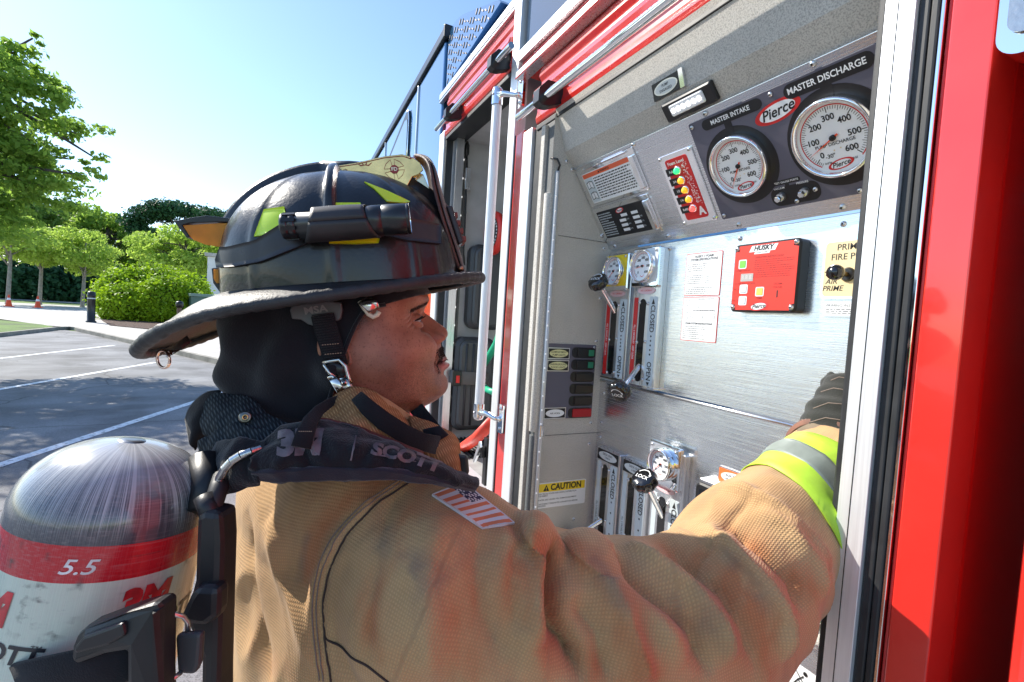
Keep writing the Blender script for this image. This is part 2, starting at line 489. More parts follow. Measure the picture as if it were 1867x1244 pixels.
# side wall
b.add([(A-.004, YW, -1.0), (XP+.005, YW, -1.0), (XP+.005, YW, .225), (.752, YW, .447), (.716, YW, .4805), (.680, YW, .58), (A-.004, YW, .58)], [(0, 1, 2, 3, 4, 5, 6)], GREYTX)
for z in (.245, -.335):
    b.box(A+.03, XP-.002, YW-.0015, YW+.001, z-.0012, z+.0, GREYD)
side_wall = b.build('side_wall', T)
b = MB()
b.box(A-.001, A+.05, YW+.004, 1.2745, -1.0, .565, GREYD)
b.box(A-.012, A+.012, YW+.040, YW+.062, -1.0, .56, GREYTX)
b.tube([(A+.0, YW+.0135, -1.0), (A+.0, YW+.0135, -.335)], .0125, GREYD, 14); b.tube([(A+.0, YW+.0135, -.325), (A+.0, YW+.0135, .36)], .0145, GREYTX, 14)
b.build('jamb', T, bevel=.002)
b = MB()
yr = -.9
b.add([(.676, YW, .590), (.676, yr, .590), (.715, yr, .4795), (.715, YW, .4795)], [(0, 1, 2, 3)], GREYTX)
b.add([(.715, YW, .4795), (.715, yr, .4795), (.752, yr, .438), (.752, YW, .438)], [(0, 1, 2, 3)], GREYTX)
b.build('overhang', T)
# panels: slanted gauge panel, middle, lower
e_ = Vector((-.569, 0, .823)); Yx = Vector((0, -1, 0))
MS = frame((XP-.001, 0, .222), Yx, e_)              # local x = -Y, y = slant, z = out
MM = frame((XP, 0, 0), Yx, (0, 0, 1))               # local x = -Y, y = Z
ML = frame((XP-.002, 0, 0), Yx, (0, 0, 1))
MW = frame((0, YW, 0), (1, 0, 0), (0, 0, 1))        # side wall: local x = X
b = MB()
b.box(-YW, -.30, .002, .262, -.004, 0, STEEL, MS)
gauge_panel = b.build('gauge_panel', T, bevel=.0012)
b = MB()
b.prism(rr(-YW, -.166, -.30, .2195, .002), -.006, 0, STEEL, MM, cham=.0012)
mid_panel = b.build('pump_panel', T)
b = MB()
b.box(-YW, -.30, -1.0, -.1745, -.006, .0, STEEL, ML)
b.tube([(XP-.0005, YW, -.1725), (XP-.0005, .3, -.1725)], .004, STEEL, 12)
low_panel = b.build('pump_panel', T)
tag(gauge_panel, 'slanted brushed steel panel with the two big round gauges'); tag(mid_panel, 'upright brushed steel panel with red foam controller'); tag(low_panel, 'lower brushed steel panel under the fold')
b = MB(); b.box(A+.05, XP+.3, .36, .366, -1.0, .5, GREYTX); b.box(A+.05, XP, .37, YW, -1.02, -1.0, GREYTX); b.build('compartment_lining', T)
# screws along the panels
def screws(L_, M, r, par):
    for x_, y_ in L_:
        b = MB(M); b.screw(x_, y_, 0, r); b.build('screw', par)
screws([(-y, s_) for y, s_ in ((.731, .254), (.514, .256), (1.175, .012), (.955, .014), (.745, .012), (.531, .012), (.948, .256))], MS, .0058, gauge_panel)
screws([(-y, z_) for y, z_ in ((1.175, .205), (.955, .203), (.745, .203), (.531, .203), (1.19, .14), (1.19, .04), (1.19, -.05), (1.19, -.145))], MM, .0052, mid_panel)
screws([(-y, z_) for y, z_ in ((1.185, -.21), (1.187, -.30), (1.187, -.345), (1.19, -.40))], ML, .0045, low_panel)
screws([(.742, .435), (.722, .455), (.86, .262), (.872, .225), (.871, .075), (.868, -.055), (.868, -.305), (.868, -.37), (.83, -.60), (.828, -.64), (.70, -.33)], MW, .0055, side_wall)
# ---- master gauges
def arcband(mb, r0, r1, a0, a1, z, m, M, n=48):
    p = [(r1*math.cos(R(a0+(a1-a0)*i/n)), r1*math.sin(R(a0+(a1-a0)*i/n))) for i in range(n+1)]
    q = [(r0*math.cos(R(a0+(a1-a0)*i/n)), r0*math.sin(R(a0+(a1-a0)*i/n))) for i in range(n+1)]
    mb.add([(x, y, z) for x, y in p+q], [(i, i+1, n+2+i, n+1+i) for i in range(n)], m, M=M)
def oval_logo(mb, cx, cy, a, M, z):
    T_ = M @ Matrix.Translation((cx, cy, z)) @ Matrix.Shear('XY', 4, (0, 0)) 
    sh = lambda P: [(x, y+x*.12) for x, y in P]
    mb.prism(sh(ell(0, 0, a, a*.40)), 0, .0002, INKR, T_)
    mb.prism(sh(ell(0, 0, a*.78, a*.30)), 0, .0004, WHT, T_)
    mb.text('Pierce', a*.56, INK, 0, 0, .0006, bold=.02, shear=.35, M=T_, rot=.1)
def gauge(parent, M, r, needle, title=None, full=True, nlabel=600):
    b = MB(M)
    b.lathe([(r*.98, 0), (r, .004), (r, .012), (r*.985, .017), (r*.94, .0195), (r*.90, .018), (r*.875, .013), (r*.87, .008)], CHROME, 56)
    o = b.build('gauge', parent)
    d = MB(M)
    z = .0085; R_ = r*.875
    d.prism(ell(0, 0, R_, R_, 48), .002, z, WHT)
    arcband(d, R_*.895, R_*.925, 236, -48, z+.0003, INKR, None)
    for k in range(0, 66):
        v = -30+k*10 if k < 3 else (k-3)*10
        ang = 225-(k-3)*4.5 if k >= 3 else 225+(3-k)*3.6
        if k > 63: break
        major = k >= 3 and (k-3) % 10 == 0; half = k >= 3 and (k-3) % 5 == 0
        L = .16 if major else (.13 if half else .09); w = .012 if major else .007
        a = R(ang); c, s_ = math.cos(a), math.sin(a); r1 = R_*.88; r0 = R_*(.88-L); w *= R_
        d.add([(r0*c-w*s_, r0*s_+w*c, z+.0003), (r0*c+w*s_, r0*s_-w*c, z+.0003), (r1*c+w*s_, r1*s_-w*c, z+.0003), (r1*c-w*s_, r1*s_+w*c, z+.0003)], [(0, 1, 2, 3)], INK)
    ts = R_*.235
    for n_ in range(7):
        a = R(225-45*n_); rt = R_*.575 if n_ not in (0,) else R_*.60
        d.text(str(n_*100), ts if full else ts*1.05, INK, rt*math.cos(a)*(.98), rt*math.sin(a)*1.0, z+.0005, bold=.022)
    if full:
        d.text('-30"', R_*.17, INK, -R_*.20, -R_*.50, z+.0005, bold=.01); d.text('inHg', R_*.11, INK, -R_*.30, -R_*.68, z+.0005, bold=.005); d.text('psi', R_*.12, INK, R_*.42, -R_*.70, z+.0005, bold=.005)
        d.text(title, R_*.135, INK, 0, -R_*.17, z+.0005, bold=.01, sx=1.0)
        oval_logo(d, .02*R_, -R_*.78, R_*.36, Matrix(), z+.0003)
        d.prism(ell(-R_*.06, -R_*.36, .0012, .0012, 8), z, z+.0006, CREAM); d.prism(ell(R_*.12, -R_*.33, .0012, .0012, 8), z, z+.0006, CREAM)
    else:
        arcband(d, R_*.16, R_*.20, 200, 340, z+.0003, INKR, Matrix.Translation((0, -R_*.55, 0)), 12)
    d.build('dial', o)
    a = R(needle); c, s_ = math.cos(a), math.sin(a); n_ = MB(M)
    L = R_*.86; w = R_*.028
    n_.prism([(-.18*L*c+w*s_, -.18*L*s_-w*c), (L*c, L*s_), (-.18*L*c-w*s_, -.18*L*s_+w*c)], z+.0012, z+.002, mat('needle_orange', (.9, .09, .02), .4))
    n_.lathe([(R_*.085, z+.001), (R_*.085, z+.004), (R_*.05, z+.0048), (.0001, z+.005)], BLK, 16)
    n_.build('needle', o)
    return o
b = MB(MS)                                          # dark plate of the master gauges
b.prism(rr(-.778, .031, -.425, .247, .004), .0005, .0028, SLATE, cham=.0006)
z = .0032
def cblob(P): b.prism(P, .0029, z, PLATEBLK)
cblob(ell(-.692, .134, .079, .079, 48)); cblob(ell(-.507, .134, .083, .083, 48))
b.prism(rr(-.746, .222, -.612, .243, .0105), .0029, z+.0004, PLATEBLK); b.prism([(-.697, .20), (-.681, .20), (-.681, .225), (-.697, .225)], .0029, z+.0002, PLATEBLK)
b.prism(rr(-.570, .218, -.430, .243, .0125), .0029, z+.0004, PLATEBLK); b.prism([(-.512, .20), (-.494, .20), (-.494, .225), (-.512, .225)], .0029, z+.0002, PLATEBLK)
b.text('MASTER INTAKE', .0125, INKW, -.680, .2325, z+.0007, bold=.02, sx=.96)
b.text('MASTER DISCHARGE', .0142, INKW, -.502, .2305, z+.0007, bold=.02, sx=.93)
b.prism(rr(-.651, .036, -.556, .073, .016), .0029, z, PLATEBLK); b.prism(rr(-.640, .077, -.586, .086, .004), .0029, z, PLATEBLK); b.prism([(-.617, .070), (-.609, .070), (-.609, .079), (-.617, .079)], .0029, z+.0001, PLATEBLK)
b.text('TEST GAUGE PORTS', .0052, INKW, -.613, .0815, z+.0004, bold=.015); b.text('VACUUM', .0052, INKW, -.630, .071, z+.0004, bold=.015); b.text('PRESSURE', .0052, INKW, -.584, .073, z+.0004, bold=.015)
oval_logo(b, -.590, .208, .0445, Matrix(), z)
for x, y in ((-.770, .239), (-.770, .040), (-.592, .239), (-.495, .037), (-.642, .052), (-.565, .055), (-.604, .040)): b.screw(x, y, z, .0045)
gplate = b.build('gauge_plate', gauge_panel)
gauge(gplate, MS @ Matrix.Translation((-.690, .137, .003)), .0625, 234, 'PUMP INTAKE')
gauge(gplate, MS @ Matrix.Translation((-.508, .137, .003)), .0665, 207, 'PUMP DISCHARGE')
for x in (-.630, -.584):
    b = MB(MS @ Matrix.Translation((x, .055, .003)))
    b.lathe([(.0085, 0), (.0085, .006), (.0075, .008)], STEELB, 20, cap1=True); b.lathe([(.0062, .008), (.0062, .015), (.005, .0165)], CHROME, 6, smooth=False, cap1=True)
    b.build('gauge_port', gplate)
# ---- foam level plate
b = MB(MS)
b.prism(rr(-.888, .034, -.790, .206, .006), .0005, .004, CHROME, cham=.001)
b.prism(rr(-.872, .046, -.808, .194, .006), .0041, .0052, INKR)
b.text('Foam Level', .0105, INKW, -.842, .184, .0055, bold=.02)
b.text('A', .026, INKW, -.820, .062, .0055, bold=.05)
for (t, y) in (('Full', .166), ('3/4', .142), ('1/2', .119), ('1/4', .096), ('Refill', .073)):
    b.prism(rr(-.878, y-.0085, -.842, y+.0085, .001), .0053, .0058, PLATEBLK); b.text(t, .0078, INKW, -.864, y, .006, bold=.01)
rnd = random.Random(5)
for k in range(150):
    x = rnd.uniform(-.829, -.813); y = rnd.uniform(.08, .178); b.prism(ell(x-(y-.13)*.06, y, rnd.uniform(.0006, .0015), rnd.uniform(.0006, .0012), 5), .0052, .0055, INKW)
for x, y in ((-.883, .2), (-.796, .2), (-.883, .04), (-.796, .04)): b.screw(x, y, .004, .004)
fl = b.build('foam_level_plate', gauge_panel)
for k, (y, c, s_) in enumerate(((.166, (.02, .9, .15), 1.2), (.142, (1., .42, .01), .5), (.119, (1., .42, .01), .5), (.096, (1., .42, .01), .5), (.073, (1., .07, .06), 1.3))):
    b = MB(MS @ Matrix.Translation((-.843+k*.0008, y, .0055)))
    mm = mat('lamp_'+('green', 'amber', 'amber', 'amber', 'red')[k], c, .15, coat=1, emit=(c, s_*.8))
    b.lathe([(.0098, 0), (.0098, .003), (.0075, .004)], CHROME, 18); b.lathe([(.0078, .003), (.0072, .007), (.005, .0105), (.0001, .0122)], mm, 18)
    b.build('indicator_lamp', fl)
# ---- warning plate and specification plate in mirror finish holders
b = MB(MS)
b.prism(rr(-1.196, .142, -.952, .254, .003), .0005, .0035, CHROME, cham=.001); b.prism(rr(-.972, .150, -.955, .236, .003), .0036, .012, CHROME, cham=.002)
b.prism(rr(-1.183, .246, -.975, .252, .001), .0036, .009, CHROME, cham=.002)
b.prism(rr(-1.176, .151, -.976, .238, .003), .0036, .0052, WHT)
b.prism([(-1.174, .224), (-.978, .224), (-.978, .236), (-1.174, .236)], .0053, .0056, mat('label_orange_red', (.75, .13, .05), .4))
b.text('\u25B2 WARNING', .008, INK, -1.08, .230, .0058, bold=.02)
b.prism([(-1.174, .154), (-1.138, .154), (-1.138, .223), (-1.174, .223)], .0053, .0055, GREYL)
for yy in (.172, .203):
    b.prism([(-1.170, yy-.011), (-1.157, yy-.008), (-1.143, yy-.012), (-1.143, yy+.009), (-1.157, yy+.012), (-1.170, yy+.008)], .0056, .0058, INK)
    b.prism([(-1.168, yy-.009), (-1.158, yy-.006), (-1.158, yy+.010), (-1.168, yy+.006)], .0058, .006, WHT); b.prism([(-1.156, yy-.006), (-1.145, yy-.010), (-1.145, yy+.007), (-1.156, yy+.010)], .0058, .006, WHT)
fine_print(b, -1.134, -.980, .157, .221, 9, INK, .0054, None, random.Random(2))
b.build('warning_plate', gauge_panel)
b = MB(MS)
b.prism(rr(-1.205, .030, -.966, .135, .003), .0005, .0035, CHROME, cham=.001); b.prism(rr(-.986, .040, -.969, .122, .003), .0036, .012, CHROME, cham=.002)
b.prism(rr(-1.186, .041, -.990, .123, .002), .0036, .0052, PLATEBLK)
oval_logo(b, -1.085, .113, .017, Matrix(), .0053)
fine_print(b, -1.183, -1.125, .046, .118, 10, GREYL, .0054, None, random.Random(4))
for i, y in enumerate((.098, .084, .070, .056)):
    for x in (-1.10, -1.045):
        if x < -1.05 and i == 0: x += .012
        b.prism([(x, y-.004), (x+.026, y-.004), (x+.026, y+.004), (x, y+.004)], .0053, .0056, WHT)
        if i: b.text('GPM' if x < -1.05 else 'PSI', .006, GREYL, x+.033, y, .0055)
b.build('specification_plate', gauge_panel)
# ---- overhang fittings
MO = frame((.7145, 0, .4795), Yx, Vector((-.039, 0, .1105)))
b = MB(MO)
b.prism(rr(-.838, .004, -.752, .038, .001), .0005, .003, PLATEBLK); b.prism(rr(-.760, .003, -.749, .039, .001), .0006, .006, CHROME)
b.prism(ell(-.800, .021, .033, .0135), .003, .0036, STEELB); b.prism(ell(-.800, .021, .030, .0115), .0036, .0040, mat('label_silver', (.62, .64, .62), .4))
b.text('PUMP', .0075, INK, -.800, .0255, .0042, bold=.015); b.text('ENGAGED', .0075, INK, -.800, .0165, .0042, bold=.015)
b.build('pump_engaged_label', T)
MU = frame((.7325, 0, .4585), Yx, Vector((-.037, 0, .0415)))
b = MB(MU)
b.prism(rr(-.822, -.020, -.690, .020, .004), .0005, .010, BLK, cham=.003)
o = b.build('compartment_light', T)
b = MB(MU)
b.prism(rr(-.800, -.011, -.712, .013, .004), .0102, .014, mat('clear_lens', (.75, .78, .8), .08, coat=1, spec=1), cham=.002)
for k in range(6): b.sphere((-.790+k*.0135, .001, .014), .0052, mat('led_bright', (1, 1, 1), .2, emit=((.95, .97, 1), 3.5)), 10, sc=(1, 1, .5))
b.build('lens', o)
# ---- vertical led tube beside the wall
b = MB()
b.tube([(A+.012, YW-.006, -.9), (A+.012, YW-.006, .42)], .0065, mat('led_tube', (.55, .56, .56), .15, coat=1, spec=.8), 12)
LEDM = mat('led_dot', (.9, .9, .9), .2, emit=((1, .98, .96), .12))
for k in range(32): b.sphere((A+.0085, YW-.0105, .39-.0405*k), .0026, LEDM, 8, sc=(1, 1, 1.2))
b.cyl((A+.012, YW-.008, -.335), (A+.012, YW-.008, -.302), .008, .008, CHROME, 14)
b.tube([(A+.012, YW-.006, .42), (A+.014, YW-.012, .436), (A+.006, YW-.01, .452), (A-.004, YW+.01, .458)], .0032, BLK, 8)
b.build('light_strip', T)
# ---- switch panel on the side wall
b = MB(MW)
b.prism(rr(.690, -.287, .868, -.066, .004), .0005, .003, SLATE, cham=.0008)
def oval_tag(mb, cx, cy, m=CREAM, lines=('WORK', 'LIGHTS')):
    mb.prism(rr(cx-.037, cy-.0175, cx+.037, cy+.0155, .001), .003, .0038, STEELB); mb.prism(rr(cx-.0345, cy-.015, cx+.0345, cy+.013, .001), .0038, .0041, PLATEBLK)
    mb.prism(ell(cx, cy-.001, .0315, .0115), .0041, .0045, m)
    for i, l in enumerate(lines): mb.text(l, .0072, INK, cx, cy-.0015+(.0042 if len(lines) > 1 else 0)-.0085*i, .0047, bold=.01)
oval_tag(b, .737, -.093, mat('label_straw', (.7, .68, .35), .4), ('COMPARTMENT', 'PUMP LIGHTS')); oval_tag(b, .737, -.129, mat('label_straw', (.7, .68, .35), .4), ('UNDERGROUND', 'FLOOD LIGHTS')); oval_tag(b, .737, -.269, WHT, ('AIR HORN',))
for x, y in ((.697, -.073), (.860, -.073), (.697, -.28), (.860, -.28)): b.screw(x, y, .003, .0038)
sw = b.build('switch_panel', T)
for k in range(6):
    y = -.090-.0362*k
    b = MB(MW)
    b.prism(rr(.782, y-.0155, .866, y+.0155, .0125), .003, .0045, PLATEBLK)
    mm = BLK if k < 5 else mat('switch_red', (.42, .008, .015), .35)
    b.prism(rr(.800 if k < 5 else .797, y-.0125, .864, y+.0125, .003), .0046, .0085, mm, cham=.0015)
    if k < 2: b.prism(rr(.838, y-.009, .857, y+.009, .001), .0086, .0092, mat('switch_green', (.02, .22, .12), .4))
    o = b.build('rocker_switch', sw)
    if k == 5: tag(o, 'red rocker switch')
# ---- caution label
b = MB(MW)
b.prism(rr(.696, -.553, .866, -.477, .004), .0005, .0012, WHT); b.prism(rr(.700, -.505, .862, -.480, .002), .0012, .0015, YEL)
b.text('CAUTION', .026, INK, .795, -.4925, .0017, bold=.035, sx=.92)
b.prism([(.716, -.502), (.736, -.502), (.726, -.483)], .0015, .0018, INK); b.text('!', .014, YEL, .726, -.4955, .0021, bold=.02)
for i, l in enumerate(('ELECTRICAL POWER AND SIGNAL DISTRIBUTION', 'EQUIPMENT', '', 'WATER AND LIQUIDS WILL DAMAGE EQUIPMENT', '', 'DISCONNECT DESIGNATED CONNECTORS BEFORE', 'WELDING')):
    b.text(l, .0062, INK, .701, -.5105-.0060*i, .0014, 'LEFT', bold=.012, sx=.95)
b.build('caution_label', T)
# ---- valve lever units
STRIPR = INKR
def slot_poly(cx, y0, y1, w):
    return rr(cx-w, y0, cx+w, y1, w*.98, 7)
def lever_unit(parent, M, x0, ytop, ybot, gy=None, gr=.042, gneedle=230, gcol=None, left=None, lname='lever_plate', label='', yop=None, xg=None):
    x1 = x0+.108
    b = MB(M)
    b.prism(rr(x0, ybot, x1, ytop, .003), .0005, .018, ALU2, cham=.002)
    b.prism(rr(x0-.001, ybot-.003, x1+.001, ybot+.004, .001), .0005, .020, CHROME, cham=.001)
    cx = x0+.043
    yt = (gy-.085) if gy is not None else ytop-.045
    b.prism(slot_poly(cx, ybot+.012, yt, .0125), .0181, .0186, BLKG)
    b.prism(rr(x0+.008, ybot+.01, x0+.024, yt+.004, .001), .0181, .0187, left or GREYL)
    b.prism(rr(x0+.068, ybot+.006, x0+.099, yt+.006, .002), .0181, .0187, GREYL)
    L = yt-ybot; xc = x0+.0835
    b.text('CLOSED', .0225, INK, xc, yt-.052, .019, rot=-PI/2, bold=.02, sx=.86)
    b.text('OPEN', .0225, INK, xc, (yop if yop is not None else ybot)+.045, .019, rot=-PI/2, bold=.02, sx=.86)
    b.prism([(xc-.006, yt-.014), (xc+.006, yt-.014), (xc, yt+.001)], .0187, .019, INK)
    b.prism([(xc-.006, ybot+.016), (xc+.006, ybot+.016), (xc, ybot+.006)], .0187, .019, INK)
    for k in range(5): b.prism(ell(xc, yt-.098-k*(L-.175)/5, .0028, .0028, 8), .0187, .019, INK)
    fm = INKW if left is INKR else INK
    b.text('FILL 2 CROSSLAY   KEEP CLEAR', .0095, fm, x0+.016, (yt+ybot)/2, .0189, rot=-PI/2, bold=.01, sx=.72)
    for x, y in ((x0+.030, yt-.01), (x0+.063, yt-.012), (x0+.030, (yt+ybot)/2), (x0+.063, (yt+ybot)/2+.004), (x0+.030, ybot+.016), (x0+.063, ybot+.02)): b.screw(x, y, .0187, .0048)
    o = b.build('lever_plate', parent)
    if gy is not None:
        xg = x0+.054 if xg is None else xg
        c = MB(M)
        c.prism(rr(xg-.052, gy-.054, xg+.052, gy+.050, .004), .018, .030, CHROME, cham=.003)
        c.prism(rr(xg-.047, gy-.042, xg+.047, gy+.046, .003), .0301, .0306, gcol or GREYL)
        for sx_ in (-.040, .040): c.screw(xg+sx_, gy+.040, .031, .004)
        c.prism(ell(xg, gy-.063, .034, .0095), .0187, .0195, mat('label_pink', (.78, .55, .58), .4)); c.text(label, .0058, INKR, xg, gy-.063, .0197, bold=.02)
        c.build('gauge_housing', o)
        gauge(o, M @ Matrix.Translation((xg, gy, .030)), gr, gneedle, full=False)
    else:
        c = MB(M)
        c.prism(rr(x0+.004, ytop-.036, x0+.100, ytop-.004, .002), .0181, .0190, PLATEBLK); c.prism(ell(x0+.052, ytop-.020, .042, .0125), .0190, .0194, mat('label_silver', (.62, .64, .62), .4))
        c.text('DECK GUN', .0085, INK, x0+.052, ytop-.0155, .0196, bold=.015); c.text('2 INCH', .0075, INK, x0+.052, ytop-.0245, .0196, bold=.015)
        c.build('name_plate', o)
    return o
u1 = lever_unit(mid_panel, MM, -1.186, .200, -.158, .152, .0415, 222, YEL, INKR, label='NO. 1 CROSSLAY')
u2 = lever_unit(mid_panel, MM, -1.064, .206, -.162, .158, .0435, 190, mat('label_pale_white', (.7, .73, .76), .35), INKR, label='NO. 2 CROSSLAY')
u3 = lever_unit(low_panel, ML, -1.173, -.366, -.74)
u4 = lever_unit(low_panel, ML, -1.054, -.366, -.74)
u5 = lever_unit(low_panel, ML, -.936, -.300, -.74, -.336, .040, 222, CHROME, label='TANK TO PUMP', xg=-.888)
STAR = []
def knob(parent, base, tip, r=.030, label=None):
    base, tip = Vector(base), Vector(tip)
    b = MB(); ax = (tip-base).normalized()
    b.cyl(base, tip, .0075, .0075, CHROME, 20)
    o = b.build('valve_lever', parent)
    q = ax.to_track_quat('Z', 'Y').to_matrix().to_4x4()
    Mk = Matrix.Translation(tip) @ q
    k = MB(Mk)
    n = 60; vs = []; fs = []
    prof = [(.40, -.022), (.62, -.016), (.94, -.010), (1.0, -.004), (1.0, .006), (.93, .012), (.80, .014), (.40, .0155), (.001, .0155)]
    for rad, z in prof:
        for i in range(n):
            a = 2*PI*i/n; lobe = 1-(.075*(.5+.5*math.cos(10*a)))*(1 if rad > .9 else .35)
            vs.append((r*rad*lobe*math.cos(a), r*rad*lobe*math.sin(a), z*r/.03))
    for j in range(len(prof)-1):
        for i in range(n): fs.append((j*n+i, j*n+(i+1) % n, (j+1)*n+(i+1) % n, (j+1)*n+i))
    k.add(vs, fs, BLKG, True)
    zz = .0162*r/.03
    # lettering upright on the knob face
    up = Mk.inverted().to_3x3() @ Vector((0, 0, 1)); rot = math.atan2(up.y, up.x)-PI/2
    k.text('LOCK', r*.42, INKW, 0, -r*.08, zz, rot=rot, bold=.012)
    pts = [(r*.62*math.cos(a+rot), r*.62*math.sin(a+rot)) for a in [R(150-i*12) for i in range(11)]]
    pi_ = [(r*.55*math.cos(a+rot), r*.55*math.sin(a+rot)) for a in [R(150-i*12) for i in range(11)]]
    k.add([(x, y, zz) for x, y in pts+pi_], [(i+1, i, 11+i, 12+i) for i in range(10)], INKW)
    a = R(22)+rot; k.add([(r*.70*math.cos(a+.12), r*.70*math.sin(a+.12), zz), (r*.46*math.cos(a+.12), r*.46*math.sin(a+.12), zz), (r*.60*math.cos(a-.2), r*.60*math.sin(a-.2), zz)], [(0, 1, 2)], INKW)
    kb = k.build('knob', o, bevel=0)
    return o
knob(u1, (XP-.012, 1.143, .035), AT(1091, 515, X=.80), .029)
knob(u2, (XP-.012, 1.021, -.105), AT(1131, 713, X=.80), .030)
knob(u5, (XP-.012, .893, -.475), AT(1176, 877, X=.805), .032)
knob(u3, (XP-.012, 1.130, -.575), AT(1040, 985, X=.80), .030)
# ---- specification sheets
b = MB(MM)
for y0_, y1_ in ((.0805, .182), (-.028, .0775)):
    b.prism(rr(-.894, y0_, -.787, y1_, .003), .0005, .0010, INKR); b.prism(rr(-.8925, y0_+.0015, -.7885, y1_-.0015, .0025), .0011, .0014, WHT)
b.text('HUSKY 3 FOAM', .0080, INK, -.840, .1735, .0017, bold=.025); b.text('SYSTEM SPECIFICATIONS', .0080, INK, -.840, .166, .0017, bold=.025, sx=.93)
rr2 = random.Random(9)
fine_print(b, -.888, -.80, .138, .158, 4, INK, .0015, None, rr2, .32); fine_print(b, -.888, -.82, .108, .131, 5, INK, .0015, None, rr2, .32); fine_print(b, -.888, -.795, .084, .102, 4, INK, .0015, None, rr2, .32)
def seg(x0_, y0_, x1_, y1_, w=.0006):
    d = Vector((x1_-x0_, y1_-y0_)); n_ = Vector((-d.y, d.x)).normalized()*w/2
    b.prism([(x0_-n_.x, y0_-n_.y), (x1_-n_.x, y1_-n_.y), (x1_+n_.x, y1_+n_.y), (x0_+n_.x, y0_+n_.y)], .0014, .0017, INK)
for s_ in ((-.885, .070, -.873, .070), (-.873, .070, -.873, .058), (-.873, .058, -.885, .058), (-.885, .058, -.885, .070), (-.879, .058, -.879, .040), (-.885, .040, -.868, .040), (-.868, .064, -.845, .064), (-.845, .064, -.845, .052), (-.845, .052, -.82, .052), (-.868, .040, -.868, .030), (-.868, .030, -.80, .030), (-.82, .052, -.80, .060), (-.87, .022, -.86, .030), (-.85, .038, -.83, .038), (-.83, .038, -.83, .022), (-.83, .022, -.81, .022)): seg(*s_)
for x, y in ((-.798, .040), (-.798, .030), (-.879, .026)): b.prism(ell(x, y, .004, .004, 6), .0014, .0016, INK); b.prism(ell(x, y, .003, .003, 6), .0017, .0018, WHT)
fine_print(b, -.860, -.795, .043, .049, 1, INK, .0015, None, rr2, .4); fine_print(b, -.850, -.795, .070, .075, 1, INK, .0015, None, rr2, .4)
b.text('FOAM SYSTEM INSTRUCTIONS', .0064, INK, -.841, .014, .0017, bold=.025, sx=.93); fine_print(b, -.888, -.82, -.024, .009, 7, INK, .0015, None, rr2, .32)
b.build('specification_sheet', mid_panel)
# ---- foam controller
HR = mat('controller_red', (.78, .035, .018), .4)
b = MB(MM)
b.prism(rr(-.735, .043, -.588, .184, .009), .0005, .026, BLK, cham=.003)
for s_ in (1,):
    pp = [(-.722, .047), (-.601, .047), (-.601, .058), (-.592, .060), (-.592, .168), (-.602, .170), (-.602, .180), (-.722, .180), (-.722, .170), (-.731, .168), (-.731, .060), (-.722, .058)]
    b.prism(pp, .0261, .0268, HR)
b.prism([(-.698, .1655), (-.640, .1655), (-.634, .178), (-.692, .178)], .0269, .0272, WHT); b.prism([(-.686, .1605), (-.652, .1605), (-.650, .1652), (-.684, .1652)], .0269, .0272, WHT)
b.text('HUSKY', .0135, INK, -.666, .1720, .0274, bold=.04, shear=.25); b.text('FOAM SYSTEM', .0038, INK, -.668, .163, .0274)
DR = mat('controller_print', (.32, .012, .01), .5)
b.text('OPERATING INSTRUCTIONS', .0056, DR, -.683, .1535, .027, 'LEFT', bold=.02, sx=.88)
fine_print(b, -.683, -.597, .112, .150, 9, DR, .027, None, random.Random(3), .32)
for x, y, c in ((-.711, .142, (.20, .78, .08)), (-.704, .090, (.62, .66, .68)), (-.704, .066, (.62, .66, .68)), (-.666, .084, (.95, .60, .12))):
    b.prism(rr(x-.0095, y-.0095, x+.0095, y+.0095, .003), .0269, .0275, WHT); b.prism(rr(x-.0075, y-.0075, x+.0075, y+.0075, .002), .0276, .0284, mat('key_%d' % int(c[0]*100+c[2]*10), c, .35), cham=.001)
b.prism(rr(-.713, .106, -.684, .122, .001), .0269, .0274, mat('display_grey', (.42, .40, .38), .3)); b.text('8.8.8.', .0125, mat('display_digit', (.62, .58, .56), .4), -.698, .114, .0276)
for t_, x, y in (('SYSTEM ON/OFF', -.711, .1285), ('FOAM PERCENTAGE', -.702, .1015), ('INC %', -.722, .090), ('DEC %', -.722, .066), ('PRIME', -.666, .071), ('SYSTEM', -.628, .0985), ('STATUS', -.628, .092)): b.text(t_, .0052, DR, x, y, .027, bold=.02)
b.prism([(-.629, .072), (-.6265, .072), (-.6265, .086), (-.629, .086)], .0269, .0272, INK)
oval_logo(b, -.666, .0545, .0215, Matrix.Scale(1, 4), .0269)
for x, y in ((-.727, .175), (-.597, .176), (-.727, .053), (-.597, .053)): b.screw(x, y, .0262, .0052)
b.build('foam_controller', mid_panel)
# ---- primer plate
b = MB(MM)
b.prism(rr(-.560, .070, -.420, .176, .010), .0005, .003, CHROME); b.prism(rr(-.556, .074, -.424, .172, .008), .0031, .0036, CREAM)
b.text('PRIMER', .0155, INK, -.536, .161, .0038, 'LEFT', bold=.01); b.text('FIRE PUMP', .0155, INK, -.545, .144, .0038, 'LEFT', bold=.01)
b.text('TRIDENT', .0108, INK, -.554, .115, .0038, 'LEFT', bold=.03); b.text('AIR', .0135, INK, -.541, .101, .0038, bold=.01, shear=.2); b.text('PRIME', .0135, INK, -.538, .0885, .0038, bold=.01, shear=.2)
pr = b.build('primer_plate', mid_panel)
b = MB(MM)
b.prism(rr(-.552, .038, -.420, .0655, .003), .0005, .003, STEELB); b.prism(rr(-.549, .041, -.423, .0625, .002), .0031, .0035, WHT)
b.text('PRIMING INSTRUCTIONS', .0066, INK, -.546, .058, .0037, 'LEFT', sx=1.1); fine_print(b, -.546, -.43, .043, .053, 3, INK, .0036, None, random.Random(6), .35)
b.build('instruction_plate', mid_panel)
